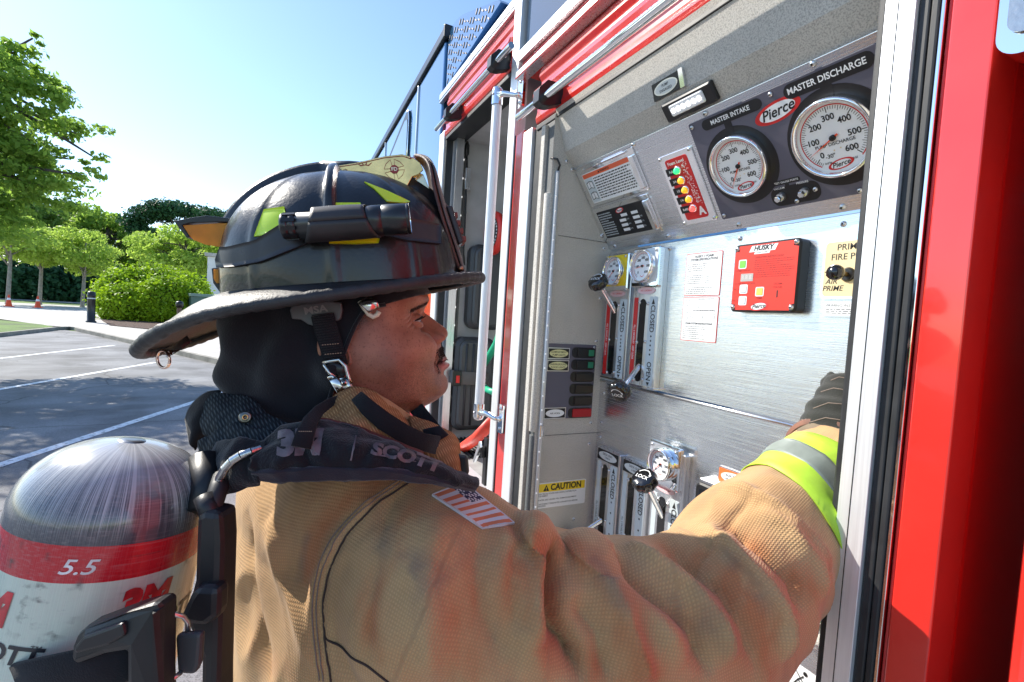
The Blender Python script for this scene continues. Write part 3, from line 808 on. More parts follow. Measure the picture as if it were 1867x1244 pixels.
b = MB(MM @ Matrix.Translation((-.5135, .1125, .0036)))
b.lathe([(.0125, 0), (.0125, .002), (.010, .005)], BLK, 24, cap1=True); b.lathe([(.0042, .005), (.0042, .022)], mat('brass_stem', (.55, .38, .16), .3, metal=1), 14)
b.lathe([(.004, .021), (.009, .023), (.0125, .029), (.0138, .036), (.0125, .042), (.008, .0465), (.0001, .048)], BLKG, 24)
b.build('push_knob', pr)
# ---- lower fittings
b = MB(ML)
b.prism(rr(-.748, -.335, -.650, -.297, .003), .0005, .003, STEELB); b.prism(rr(-.745, -.332, -.653, -.300, .002), .0031, .0035, mat('label_orange', (.82, .18, .04), .4)); b.prism(ell(-.699, -.316, .040, .0125), .0036, .0040, WHT)
b.text('AUX FUEL PUMP', .0075, INK, -.699, -.312, .0042, bold=.01); b.text('HEAT EXCHANGER', .0065, INK, -.699, -.3205, .0042, bold=.01)
b.build('name_plate', low_panel)
b = MB(ML)
b.prism(rr(-.790, -.470, -.680, -.345, .014), .0005, .024, BLK, cham=.004); b.prism(rr(-.778, -.458, -.692, -.357, .006), .0241, .0245, BLKG); b.prism(rr(-.782, -.345, -.700, -.335, .002), .0005, .02, STEELB, cham=.002)
b.text('A', .012, INKW, -.70, -.352, .0247)
b.build('display_box', low_panel)
b = MB(ML @ Matrix.Translation((-.517, -.534, 0)))
b.lathe([(.028, .0), (.028, .006), (.020, .010), (.020, .040), (.018, .044)], CHROME, 28, cap1=True); b.screw(0, 0, .044, .006)
b.build('drain_cap', low_panel)
b = MB(ML)
b.prism(rr(-.556, -.70, -.470, -.610, .003), .0005, .0012, WHT); b.prism([(-.512, -.698), (-.473, -.698), (-.473, -.638), (-.512, -.638)], .0013, .0016, INKR)
b.tube([(-.545, -.655, .0015), (-.535, -.637, .0015), (-.525, -.625, .0015)], .0012, INK, 5, flat=1); b.tube([(-.535, -.637, .0015), (-.520, -.645, .0015)], .0012, INK, 5); b.tube([(-.540, -.622, .0015), (-.526, -.636, .0015), (-.530, -.655, .0015)], .0010, INK, 5)
b.prism(ell(-.522, -.619, .004, .004, 10), .0013, .0020, INK)
b.build('hazard_label', low_panel)
# ---- grab rail on the post
b = MB()
prof = []
n = 40
vs = []; fs = []
Yr, Xr = 1.508, .622
for j, z in enumerate((-.300, .700)):
    for i in range(n):
        a = 2*PI*i/n; rr_ = .0158*(1-(.035 if i % 2 else 0)); vs.append((Xr+rr_*math.cos(a), Yr+rr_*math.sin(a), z))
fs = [(i, (i+1) % n, n+(i+1) % n, n+i) for i in range(n)]
b.add(vs, fs, mat('ribbed_white_alloy', (.80, .81, .83), .42, metal=.25), False)
gr_ = b.build('grab_rail', T)
for z0, z1, sgn in ((.700, .755, 1), (-.300, -.352, -1)):
    b = MB()
    zz = [(.0185, z0-.004*sgn), (.0185, z1-.012*sgn), (.015, z1-.003*sgn), (.008, z1), (.0001, z1+.001*sgn)]
    b.lathe(zz, CHROME, 28, Matrix.Translation((Xr, Yr, 0)))
    zc = (z0+z1)/2
    b.tube([(Xr, Yr-.012, zc), (Xr+.012, Yr-.035, zc-.004*sgn), (Xr+.036, Yr-.055, zc-.010), (Xr+.05, Yr-.070, zc-.012)], [.012, .010, .008, .010], CHROME, 14)
    b.prism(rr(Yr-.094, zc-.055, Yr-.058, zc+.040, .006), A-.012, A-.001, CHROME, MX, cham=.002)
    for dz in (-.040, .026): b.screw(0, 0, 0, .0055, M=Matrix.Translation((A-.012, Yr-.076, zc+dz)) @ Matrix.Rotation(-PI/2, 4, 'Y'))
    b.screw(0, 0, 0, .004, M=Matrix.Translation((Xr-.0185, Yr-.006, zc)) @ Matrix.Rotation(-PI/2, 4, 'Y'))
    b.build('rail_bracket', gr_)
# scene light with a chrome bezel on the body right of the frame
b = MB()
b.prism(rr(.06, .293, .252, .62, .022, 8), A-.030, A+.01, CHROME, MX, cham=.006)
o = b.build('scene_light', T)
b = MB()
b.prism(rr(.075, .312, .243, .60, .014, 8), A-.034, A-.0302, mat('lamp_glass', (.35, .38, .40), .08, metal=.6, coat=1, spec=1, bump=(60, .4, .004)), MX, cham=.002)
b.build('lens', o)
# door latch on the locker sill
b = MB()
b.box(A-.004, A+.03, 1.545, 1.575, -.60, -.43, BLK); b.prism([(1.55, -.46), (1.60, -.53), (1.605, -.52), (1.56, -.44)], A-.03, A-.018, CHROME, MX); b.box(A-.018, A-.0045, 1.552, 1.57, -.50, -.46, BLK)
b.build('door_latch', T, bevel=.002)
# wheels and chassis under the body
b = MB(); b.box(A+.1, 2.8, -.85, 5.6, -1.30, -1.255, BLK); b.build('chassis', T)
for y in (3.9,):
    for x in (A+.17, 2.75):
        b = MB(Matrix.Translation((x, y, GZ+.52)) @ Matrix.Rotation(PI/2, 4, 'Y'))
        b.lathe([(.30, -.14), (.47, -.14), (.515, -.11), (.52, 0), (.515, .11), (.47, .14), (.30, .14)], RUB, 48)
        w = b.build('wheel', T); b = MB(Matrix.Translation((x, y, GZ+.52)) @ Matrix.Rotation(PI/2, 4, 'Y')); b.lathe([(.30, -.135), (.28, -.08), (.15, -.06), (.14, -.12), (.0001, -.13)], CHROME, 32); b.build('rim', w)

# ================================================================== things kept in the locker
def case(y1, x0, x1, z0, z1, label, grp):
    t = empty('equipment_case', ((x0+x1)/2, y1, z0), label, 'case', grp)
    M = Matrix(((1, 0, 0, 0), (0, 0, -1, y1), (0, 1, 0, 0), (0, 0, 0, 1)))
    b = MB(M)
    b.prism(rr(x0, z0, x1, z1, .045, 8), .001, .060, mat('case_black', (.045, .048, .052), .45, bump=(200, .2, .001)), cham=.014)
    b.build('shell', t)
    b = MB(M)
    b.prism(rr(x0+.018, z0+.018, x1-.018, z1-.018, .034, 8), .0605, .072, mat('case_lid', (.07, .075, .08), .42), cham=.008)
    b.build('lid', t)
    b = MB(M)
    for x in (x0+.05, x0+.085): b.tube([(x, z0+.03, .073), (x, z1-.03, .073)], .006, mat('case_black', (.02,)*3), 8)
    b.build('rib', t)
    return t
case(2.24, .815, 1.0, -.065, .345, 'upper of two black moulded cases on the locker wall, behind the helmet front', 'cases in the locker')
case(2.24, .765, .97, -.56, -.105, 'lower black moulded case held by a strap with a red button', 'cases in the locker')
t = empty('retaining_strap', (.80, 2.16, -.30), 'dark strap with a red release button across the lower case', 'strap')
b = MB(); b.ribbon([(.745, 2.20, -.295), (.77, 2.155, -.297), (.83, 2.150, -.30), (.93, 2.152, -.305)], (0, -1, 0), .062, .004, mat('strap_grey', (.13, .125, .12), .7)); b.build('webbing', t)
b = MB(); b.box(.742, .785, 2.14, 2.152, -.335, -.262, BLK); b.build('buckle', t, bevel=.004)
b = MB(); b.box(.757, .775, 2.136, 2.1395, -.320, -.285, mat('button_red', (.75, .02, .02), .4)); b.build('button', t, bevel=.002)
t = empty('hanging_cord', (.786, 2.22, .25), 'thin black cord with a metal clip hanging on the locker wall', 'cord')
b = MB(); b.tube([(.776, 2.225, .80), (.782, 2.222, .70), (.786, 2.222, .5), (.788, 2.222, .3), (.797, 2.222, .24)], .0045, BLK, 8); b.lathe([(.004, 0), (.012, .01), (.012, .05), (.005, .07)], BLK, 12, Matrix.Translation((.777, 2.225, .755))); b.build('cord', t)
b = MB(); b.box(.776, .800, 2.215, 2.235, .60, .70, ALU2); b.tube([(.776, 2.225, .82), (.768, 2.225, .85), (.778, 2.225, .872)], .003, CHROME, 8); b.build('clip', t, bevel=.002)
t = empty('hose_coupling', (.98, 1.80, .45), 'round red coupling with a dotted black and white ring in the locker', 'coupling')
Mc = Matrix.Translation(AT(906, 427, X=.93)) @ Matrix.Rotation(-PI/2, 4, 'Y')
b = MB(Mc); b.lathe([(.02, 0), (.10, 0), (.105, .02), (.095, .03), (.055, .03)], mat('coupling_red', (.7, .03, .02), .4), 40); b.build('ring', t)
b = MB(Mc); b.lathe([(.078, .0305), (.05, .0308), (.0001, .0308)], BLKG, 40)
for k in range(26): b.prism(ell(.066*math.cos(2*PI*k/26), .066*math.sin(2*PI*k/26), .005, .005, 6), .031, .0325, WHT)
b.build('dotted_ring', t)
b = MB(); p0 = AT(900, 520, X=1.05); b.box(p0.x, p0.x+.1, p0.y-.10, p0.y+.10, p0.z-.06, p0.z+.05, mat('box_pale', (.72, .76, .74), .5))
o = b.build('storage_box', None, bevel=.006); tag(o, 'pale box behind the grab rail in the locker', 'box')
b = MB(); b.tube([AT(x, y, X=X_) for x, y, X_ in ((880, 668, .92), (893, 648, .88), (905, 628, .84), (915, 600, .82))], .017, mat('hose_green', (.02, .42, .22), .4), 14)
b.tube([AT(x, y, X=X_) for x, y, X_ in ((878, 700, .90), (890, 712, .86), (903, 716, .82))], .014, MATS['hose_green'], 14)
o = b.build('green_hose'); tag(o, 'bright green hose looped inside the locker behind the grab rail', 'hose')
b = MB(); b.tube([AT(x, y, X=X_) for x, y, X_ in ((790, 852, .80), (815, 838, .78), (840, 820, .76), (868, 800, .75), (897, 770, .74), (905, 755, .78))], .024, mat('hose_red', (.72, .045, .02), .45, var=(30, .15)), 18)
o = b.build('red_hose'); tag(o, 'fat red hose lying across the locker sill beside the fireman\'s collar', 'hose')
# ================================================================== GROUND
def gp(px, py): v = AT(px, py, Z=GZ); return (v.x, v.y)
def sheet(name, pts, z, m, kind='structure', label=None):
    b = MB(); b.add([(x, y, z) for x, y in pts], [tuple(range(len(pts)))], m)
    o = b.build(name); tag(o, kind=kind)
    if label: o['label'] = label
    return o
GRASS = mat('grass', (.10, .17, .025), .9, var=(.8, .35), bump=(60, .8, .02))
ASPH = mat('asphalt', (.20, .20, .205), .85, var=(1.1, .34), speck=(150, .6), bump=(220, .6, .004))
ROADM = mat('pale_road', (.42, .41, .39), .85, var=(.7, .12), bump=(120, .3, .004))
CONC = mat('concrete', (.46, .43, .39), .85, var=(1.1, .14), bump=(90, .3, .004))
KERB = mat('kerb_concrete', (.27, .25, .21), .85, var=(3, .25), bump=(60, .4, .005))
PAINT = mat('road_paint', (.80, .81, .82), .7, var=(14, .12), bump=(200, .3, .002))
MULCH = mat('mulch', (.085, .045, .03), .95, var=(12, .4), bump=(60, 1., .03))
sheet('ground', [(-2500, -2500), (2500, -2500), (2500, 2500), (-2500, 2500)], GZ-.012, GRASS)
def cracked(m):
    t = m.node_tree; N = t.nodes; L = t.links; b = N['Principled BSDF']; src = b.inputs['Base Color'].links[0].from_socket
    tc = N.new('ShaderNodeTexCoord'); nz = N.new('ShaderNodeTexNoise'); nz.inputs['Scale'].default_value = 1.4; nz.inputs['Detail'].default_value = 5; L.new(tc.outputs['Object'], nz.inputs['Vector'])
    mx0 = N.new('ShaderNodeMix'); mx0.data_type = 'VECTOR'; mx0.inputs['Factor'].default_value = .25; L.new(tc.outputs['Object'], mx0.inputs['A']); L.new(nz.outputs['Color'], mx0.inputs['B'])
    v = N.new('ShaderNodeTexVoronoi'); v.feature = 'DISTANCE_TO_EDGE'; v.inputs['Scale'].default_value = .55; L.new(mx0.outputs['Result'], v.inputs['Vector'])
    r = N.new('ShaderNodeMapRange'); r.inputs[1].default_value = .002; r.inputs[2].default_value = .007; r.inputs[3].default_value = .45; r.inputs[4].default_value = 1; L.new(v.outputs['Distance'], r.inputs[0])
    st = N.new('ShaderNodeTexNoise'); st.inputs['Scale'].default_value = .8; st.inputs['Detail'].default_value = 3; L.new(tc.outputs['Object'], st.inputs['Vector'])
    r2 = N.new('ShaderNodeMapRange'); r2.inputs[1].default_value = .62; r2.inputs[2].default_value = .70; r2.inputs[3].default_value = 1; r2.inputs[4].default_value = .62; L.new(st.outputs[0], r2.inputs[0])
    q = N.new('ShaderNodeMath'); q.operation = 'MULTIPLY'; L.new(r.outputs[0], q.inputs[0]); L.new(r2.outputs[0], q.inputs[1])
    sc = N.new('ShaderNodeVectorMath'); sc.operation = 'SCALE'; L.new(src, sc.inputs[0]); L.new(q.outputs[0], sc.inputs['Scale']); L.new(sc.outputs[0], b.inputs['Base Color'])
cracked(ASPH)
def worn(m):
    t = m.node_tree; N = t.nodes; L = t.links; b = N['Principled BSDF']; src = b.inputs['Base Color'].links[0].from_socket
    tc = N.new('ShaderNodeTexCoord'); n = N.new('ShaderNodeTexNoise'); n.inputs['Scale'].default_value = 22; n.inputs['Detail'].default_value = 6; L.new(tc.outputs['Object'], n.inputs['Vector'])
    r = N.new('ShaderNodeMapRange'); r.inputs[1].default_value = .56; r.inputs[2].default_value = .64; L.new(n.outputs[0], r.inputs[0])
    mx = N.new('ShaderNodeMix'); mx.data_type = 'RGBA'; L.new(r.outputs[0], mx.inputs['Factor']); L.new(src, mx.inputs['A']); mx.inputs['B'].default_value = (.25, .25, .255, 1); L.new(mx.outputs['Result'], b.inputs['Base Color'])
worn(PAINT)
lot = [(-40, -15), (60, -15), (60, 11), (.3, 10.5), (-1.25, 13.4), (-4.2, 18.9), (-7.0, 24.0), (-7.55, 24.6), (-7.62, 23.5), (-7.65, 20), (-12, 19.4), (-40, 18)]
sheet('parking_lot', lot, GZ, ASPH)
sheet('sidewalk', [(60, 11.1), (60, 44), (-9, 44), (-15.5, 37), (-14, 33), (-8.4, 25.6), (-7.4, 24.9), (-6.9, 24.15), (-4.1, 19.05), (-1.15, 13.5), (.4, 10.65)], GZ+.10, CONC)
sheet('grass_verge', [(-7.78, 20.15), (-7.74, 23.6), (-7.9, 24.7), (-8.6, 25.9), (-11.6, 29.2), (-30, 31), (-40, 19)], GZ+.11, GRASS)
sheet('road', [(-60, 31.5), (-14.3, 33), (-15.6, 37.4), (-11, 44), (60, 46), (60, 66), (-16, 66), (-60, 60)], GZ+.004, ROADM)
sheet('road', [(-90, 76), (-10, 80), (60, 80), (60, 92), (-90, 90)], GZ+.006, ROADM)
sheet('planting_bed', [gp(185, 588), gp(200, 598), gp(260, 604), gp(340, 612), gp(400, 618), gp(420, 596), gp(300, 580), gp(200, 578)], GZ+.125, MULCH)
def kerb(pts, w=.16, h=.125):
    b = MB(); P = [Vector((x, y, 0)) for x, y in pts]; vs = []
    for i, p in enumerate(P):
        t = (P[min(i+1, len(P)-1)]-P[max(i-1, 0)]).normalized(); n_ = Vector((-t.y, t.x, 0))
        for a, z in ((-w/2, GZ-.03), (-w/2+.01, GZ+h-.02), (-w/2+.035, GZ+h), (w/2, GZ+h), (w/2, GZ-.03)): vs.append(p+n_*a+Vector((0, 0, z)))
    fs = []
    for i in range(len(P)-1):
        for k in range(4): fs.append((i*5+k, i*5+k+1, i*5+6+k, i*5+5+k))
    b.add(vs, fs, KERB, False); o = b.build('kerb'); tag(o, kind='structure'); return o
kerb([(60, 10.95), (.3, 10.55), (-1.2, 13.45), (-4.15, 18.95), (-6.9, 24.0), (-7.15, 24.6), (-7.5, 24.95), (-7.75, 24.4), (-7.72, 23.5), (-7.72, 20.1), (-12, 19.45), (-40, 18.1)])
for i, (a, c) in enumerate((((-2.60, 4.33), (.2, 12.1)), ((-5.2, 5.2), (-2.55, 13.75)), ((-8.3, 3.4), (-4.4, 18.1)), ((-.6, 1.0), (1.2, 6.0)))):
    if i == 1: a = (-3.75-.29*5, 9.85-.957*5)
    if i == 2: a = (-5.32-.3*3, 13.97-.97*3.5)
    if i == 3: continue
    d = Vector((c[0]-a[0], c[1]-a[1])).normalized(); n_ = Vector((-d.y, d.x))*.055
    sheet('parking_line', [(a[0]-n_.x, a[1]-n_.y), (c[0]-n_.x, c[1]-n_.y), (c[0]+n_.x, c[1]+n_.y), (a[0]+n_.x, a[1]+n_.y)], GZ+.004, PAINT)

# ================================================================== VEGETATION
def leafmat(name, c1, c2, sc=1.2, trans=.35):
    m = bpy.data.materials.new(name); m.use_nodes = True; t = m.node_tree; N = t.nodes; L = t.links
    b = N['Principled BSDF']; b.inputs['Roughness'].default_value = .55; b.inputs['Specular IOR Level'].default_value = .3
    g = N.new('ShaderNodeTexCoord'); n = N.new('ShaderNodeTexNoise'); n.inputs['Scale'].default_value = sc; n.inputs['Detail'].default_value = 3
    L.new(g.outputs['Object'], n.inputs['Vector'])
    w = N.new('ShaderNodeTexWhiteNoise'); at = N.new('ShaderNodeAttribute'); at.attribute_name = 'leaf'
    add = N.new('ShaderNodeMath'); add.operation = 'MULTIPLY_ADD'; add.inputs[1].default_value = .5; L.new(at.outputs['Fac'], add.inputs[0])
    mr = N.new('ShaderNodeMapRange'); mr.inputs[1].default_value = .3; mr.inputs[2].default_value = .7; mr.inputs[3].default_value = 0; mr.inputs[4].default_value = .6
    L.new(n.outputs[0], mr.inputs[0]); L.new(mr.outputs[0], add.inputs[2])
    mx = N.new('ShaderNodeMix'); mx.data_type = 'RGBA'; mx.inputs['A'].default_value = (*c1, 1); mx.inputs['B'].default_value = (*c2, 1)
    L.new(add.outputs[0], mx.inputs['Factor']); L.new(mx.outputs['Result'], b.inputs['Base Color'])
    tr = N.new('ShaderNodeBsdfTranslucent'); L.new(mx.outputs['Result'], tr.inputs['Color'])
    ms = N.new('ShaderNodeMixShader'); ms.inputs[0].default_value = trans
    L.new(b.outputs[0], ms.inputs[1]); L.new(tr.outputs[0], ms.inputs[2]); L.new(ms.outputs[0], N['Material Output'].inputs['Surface'])
    N.remove(w)
    return m
LEAF_A = leafmat('leaf_mid_green', (.13, .25, .04), (.40, .58, .09), .5, .62)
LEAF_B = leafmat('leaf_bright_green', (.26, .40, .06), (.52, .68, .12), .6, .58)
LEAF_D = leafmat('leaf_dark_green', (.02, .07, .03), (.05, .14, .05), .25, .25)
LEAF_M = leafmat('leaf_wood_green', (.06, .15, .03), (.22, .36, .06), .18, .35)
LEAF_H = leafmat('leaf_hedge', (.16, .30, .01), (.42, .60, .02), 1.1, .4)
BARK = mat('bark', (.10, .08, .065), .9, var=(5, .3), bump=(30, .8, .02))
BARKL = mat('bark_pale', (.26, .24, .21), .9, var=(5, .2), bump=(30, .6, .02))
def leaves(name, parent, blobs, n, size, m, seed=1, flat=.5, elong=1.7, surf=.55):
    """blobs: (centre, radii, weight). n leaf faces spread over the blobs, more towards their outside"""
    g = np.random.default_rng(seed)
    w = np.array([b_[2] for b_ in blobs], float); w /= w.sum()
    idx = g.choice(len(blobs), n, p=w)
    C_ = np.array([b_[0] for b_ in blobs])[idx]; R_ = np.array([b_[1] for b_ in blobs])[idx]
    d = g.normal(size=(n, 3)); d /= np.linalg.norm(d, axis=1)[:, None]
    rad = surf+(1-surf)*g.random(n)**.6
    rad *= 1+.16*g.normal(size=n)*(g.random(n) < .35)
    P = C_+d*R_*rad[:, None]
    nrm = d*.6+g.normal(size=(n, 3))*.6+np.array([0, 0, .5*flat]); nrm /= np.linalg.norm(nrm, axis=1)[:, None]
    a = np.cross(nrm, g.normal(size=(n, 3))); a /= np.linalg.norm(a, axis=1)[:, None]; b_ = np.cross(nrm, a)
    s = size*(.6+.8*g.random(n))[:, None]
    V = np.stack([P-a*s*elong*.5, P+b_*s*.5+nrm*s*.12, P+a*s*elong*.5, P-b_*s*.5+nrm*s*.12], 1).reshape(-1, 3)
    me = bpy.data.meshes.new(name); me.vertices.add(4*n); me.vertices.foreach_set('co', V.astype(np.float32).ravel())
    me.loops.add(4*n); me.loops.foreach_set('vertex_index', np.arange(4*n, dtype=np.int32))
    me.polygons.add(n); me.polygons.foreach_set('loop_start', np.arange(n, dtype=np.int32)*4)
    me.update(calc_edges=True)
    at = me.attributes.new('leaf', 'FLOAT', 'FACE'); at.data.foreach_set('value', g.random(n).astype(np.float32))
    me.materials.append(m)
    o = bpy.data.objects.new(name, me); COL.objects.link(o)
    if parent is not None:
        o.parent = parent
        if parent.name in INV: o.matrix_parent_inverse = INV[parent.name]
    return o
def blobs_crown(c, r, k, seed, lobes=.42, squash=.8):
    g = random.Random(seed); out = []
    for i in range(k):
        while True:
            v = Vector((g.uniform(-1, 1), g.uniform(-1, 1), g.uniform(-1, 1)))
            if .35 < v.length < 1: break
        v = Vector((v.x*r[0], v.y*r[1], v.z*r[2]))*.78
        q = g.uniform(.7, 1.25)*lobes
        out.append(((c[0]+v.x, c[1]+v.y, c[2]+v.z), (r[0]*q, r[1]*q, r[2]*q*squash), q**2))
    return out
def limbs(b, base, top, r, blobs, m, seed, every=1):
    g = random.Random(seed); base, top = Vector(base), Vector(top)
    mid = base.lerp(top, .5)+Vector((g.uniform(-.04, .04), g.uniform(-.04, .04), 0))*(top-base).length
    b.tube([base-Vector((0, 0, .1)), base+Vector((0, 0, .15)), mid, top], [r*1.45, r, r*.8, r*.45], m, 9)
    for i, (c, rad, w) in enumerate(blobs[::every]):
        s_ = base.lerp(top, g.uniform(.45, .95)); c = Vector(c); k = s_.lerp(c, .5)+Vector((0, 0, .06*(c-s_).length))
        b.tube([s_, k, c], [r*.42, r*.24, r*.07], m, 5)
def tree(name, label, base, h, cr, zc, n, size, m, bark=BARK, seed=1, k=16, group=None, tr=.16, cat='tree', lob=.42, flatc=.8):
    t = empty(name, base, label, cat, group)
    c = (base[0], base[1], base[2]+zc); bl = blobs_crown(c, cr, k, seed, lob, flatc)
    leaves('crown', t, bl, n, size, m, seed)
    b = MB(); limbs(b, base, (base[0]+.2, base[1], base[2]+zc+cr[2]*.4), tr, bl, bark, seed); b.build('trunk', t)
    return t
def polar(px, dist, z=GZ):
    v = AT(px, 560, X=None, Z=None, d=1.); k = dist/math.hypot(v.x, v.y); return (v.x*k, v.y*k, z)
# big near tree, its crown reaching in from the left
t = empty('shade_tree', polar(-330, 14.5), 'large leafy tree hanging into the sky from the left edge of the photo', 'tree')
base = t.location
bl = []
g_ = random.Random(21)
def edge_pt(px, py, dist):
    v = AT(px, py, d=1.); k = dist/math.hypot(v.x, v.y); return Vector((v.x*k, v.y*k, v.z*k))
for px, py, dd, rad in ((30, 95, 13.5, .42), (-10, 150, 13.2, .8), (55, 140, 13.6, .55), (20, 205, 13.8, .9), (95, 215, 13.4, .62), (60, 260, 13.2, .85), (140, 245, 13.7, .42), (125, 290, 13.3, .6), (40, 330, 13.8, .85), (95, 345, 13.4, .55),
                        (150, 320, 13.1, .26), (-60, 240, 13.5, 1.2), (-40, 340, 13.6, 1.0), (20, 390, 13.9, .6), (-70, 120, 13.4, 1.0), (-160, 200, 13.2, 1.6), (-160, 340, 14, 1.3), (70, 310, 14.8, .9), (0, 280, 15, 1.2), (-260, 120, 14, 1.8), (-300, 300, 14, 1.6), (-380, 180, 12.5, 1.9),
                        (168, 285, 13.5, .22), (60, 70, 13.6, .22), (110, 165, 13.5, .25)):
    p = edge_pt(px, py, dd); bl.append((tuple(p), (rad, rad, rad*.62), rad**1.9))
bl2 = []
for c, r_, w_ in bl:
    for q in range(7 if r_[0] > .5 else 3):
        v = Vector((g_.gauss(0, .5), g_.gauss(0, .5), g_.gauss(0, .35)))*r_[0]; k_ = r_[0]*g_.uniform(.22, .5); bl2.append(((c[0]+v.x, c[1]+v.y, c[2]+v.z), (k_*1.25, k_*1.25, k_*.5), k_**1.6))
leaves('crown', t, bl2, 27000, .060, LEAF_A, 5, surf=.05, elong=1.9)
b = MB(); limbs(b, base, (base.x+.3, base.y, GZ+6.5), .24, bl, BARK, 4); b.build('trunk', t)
# taller trees out to the left, seen only as the dappled shade they throw on the parking lot
for i, (x, y, zc, r_) in enumerate(((-9.8, 11.0, 7.0, 3.2), (-13.0, 15.0, 8.5, 3.6))):
    tree('shade_tree', ['round tree behind the left edge, shading the parking bays', 'farther round tree behind the left edge, shading the kerb'][i], (x, y, GZ), 9, (r_, r_, 2.6), zc, 2500, .14, LEAF_A, seed=40+i, k=30, lob=.18)
# three slim young trees beyond the road
for i, (px, dist, hh, w) in enumerate(((14, 62, 9.6, 4.0), (72, 66, 8.8, 3.6), (150, 64, 8.4, 3.7))):
    tree('young_tree', ['young pale green tree behind the left road cone', 'young pale green tree behind the right road cone', 'young pale green tree right of both road cones'][i], polar(px, dist), hh, (w, w, 2.6), hh*.63, 5600, .17, LEAF_B, BARKL, seed=10+i, k=26, group='young trees beyond the road', tr=.17, lob=.30)
# the wood behind
spec = [(-60, 110, 22, 9, 0), (20, 98, 19, 8, 0), (85, 104, 17.5, 8, 1), (140, 112, 19, 8, 0), (190, 104, 17, 7.5, 1), (238, 112, 17.5, 8, 0), (290, 108, 15, 7, 2), (345, 112, 16, 7, 0), (395, 106, 15, 7, 1), (445, 112, 17, 8, 0), (510, 106, 16, 8, 1), (580, 112, 17, 8, 0), (650, 108, 16, 8, 0), (730, 112, 17, 8, 1)]
wl = ['wide mid green tree at the very left of the wood', 'mid green tree of the wood behind the left young tree', 'lighter green tree of the wood between the two cones', 'tall mid green tree of the wood above the third young tree', 'lighter rounded tree of the wood left of the hedge', 'mid green tree of the wood above the hedge\'s left end',
      'dark tree of the wood behind the middle of the hedge', 'mid green tree of the wood behind the helmet reflector', 'lighter tree of the wood hidden behind the helmet\'s rear', 'mid green tree of the wood hidden behind the helmet', 'lighter tree of the wood hidden behind the helmet\'s crown', 'mid green tree of the wood hidden behind the torch', 'mid green tree of the wood hidden behind the helmet\'s front', 'lighter tree of the wood hidden behind the truck\'s locker']
for i, (px, dist, hh, w, k) in enumerate(spec):
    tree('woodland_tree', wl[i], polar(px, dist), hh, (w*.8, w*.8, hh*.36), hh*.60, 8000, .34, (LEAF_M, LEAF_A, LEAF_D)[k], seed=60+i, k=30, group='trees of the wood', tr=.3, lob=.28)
# dark understorey
b = MB()
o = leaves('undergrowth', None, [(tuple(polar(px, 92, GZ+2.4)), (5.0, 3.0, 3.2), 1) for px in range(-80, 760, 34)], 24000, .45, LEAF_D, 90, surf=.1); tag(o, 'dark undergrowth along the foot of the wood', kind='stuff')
# pine with a flat dark crown
t = empty('pine_tree', polar(330, 84), 'tall dark pine with flat spreading crown rising over the hedge', 'tree')
bl = []
for px, py, rad in ((245, 405, 2.0), (262, 392, 2.3), (285, 384, 2.3), (305, 380, 2.4), (330, 382, 2.2), (355, 388, 2.2), (380, 392, 2.1), (405, 396, 2.1), (252, 420, 1.6), (430, 400, 2.2), (300, 396, 1.6), (370, 402, 1.6)):
    p = edge_pt(px, py, 84+g_.uniform(-3, 3)); bl.append((tuple(p), (rad, rad, rad*.55), rad**2))
leaves('crown', t, bl, 9000, .24, LEAF_D, 31, surf=.1, elong=2.2)
b = MB(); limbs(b, polar(330, 84), edge_pt(325, 402, 84), .35, bl, BARK, 9); b.build('trunk', t)
tree('garden_tree', 'bright green rounded tree just behind the clipped hedge', polar(330, 52), 9.4, (4.2, 3.8, 2.5), 5.6, 9000, .17, LEAF_B, seed=33, k=30, tr=.18, lob=.3)
tree('garden_tree', 'bright green tree half hidden behind the reflector on the helmet', polar(420, 56), 8.0, (3.4, 3.4, 2.4), 4.9, 6000, .17, LEAF_B, seed=34, k=24, tr=.18, lob=.4)
# clipped hedge: a long back mound and a round bush before it
def clipped(name, label, parts, n, size, seed):
    t = empty(name, (parts[0][0][0], parts[0][0][1], GZ+.12), label, 'hedge' if 'hedge' in name else 'bush')
    bl = [(c, r, r[0]*r[2]) for c, r in parts]
    leaves('foliage', t, bl, n, size, LEAF_H, seed, surf=.86)
    b = MB()
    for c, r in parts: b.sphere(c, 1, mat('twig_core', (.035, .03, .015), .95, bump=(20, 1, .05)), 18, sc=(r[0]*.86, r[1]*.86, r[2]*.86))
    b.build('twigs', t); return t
def hp_(px, dist, z): v = polar(px, dist); return (v[0], v[1], GZ+z)
clipped('clipped_hedge', 'long bright green clipped hedge, higher mound behind the round bush',
        [(hp_(219, 36.5, 1.35), (1.25, 1.5, 1.5)), (hp_(245, 37, 1.6), (1.4, 1.5, 1.6)), (hp_(285, 37.5, 1.7), (1.7, 1.6, 1.7)), (hp_(325, 37.5, 1.65), (1.6, 1.5, 1.55)), (hp_(350, 38, 1.5), (1.1, 1.3, 1.4))], 30000, .105, 71)
clipped('round_bush', 'round bright green clipped bush in front of the long hedge', [(hp_(306, 34.0, 1.35), (1.55, 1.5, 1.4)), (hp_(303, 34.0, .8), (1.45, 1.4, .85))], 15000, .095, 72)
clipped('low_bush', 'smaller green bush at the left foot of the long hedge', [(hp_(236, 34.4, 1.05), (1.25, 1.2, 1.1)), (hp_(208, 34.8, .9), (.8, .9, .95))], 10000, .095, 73)

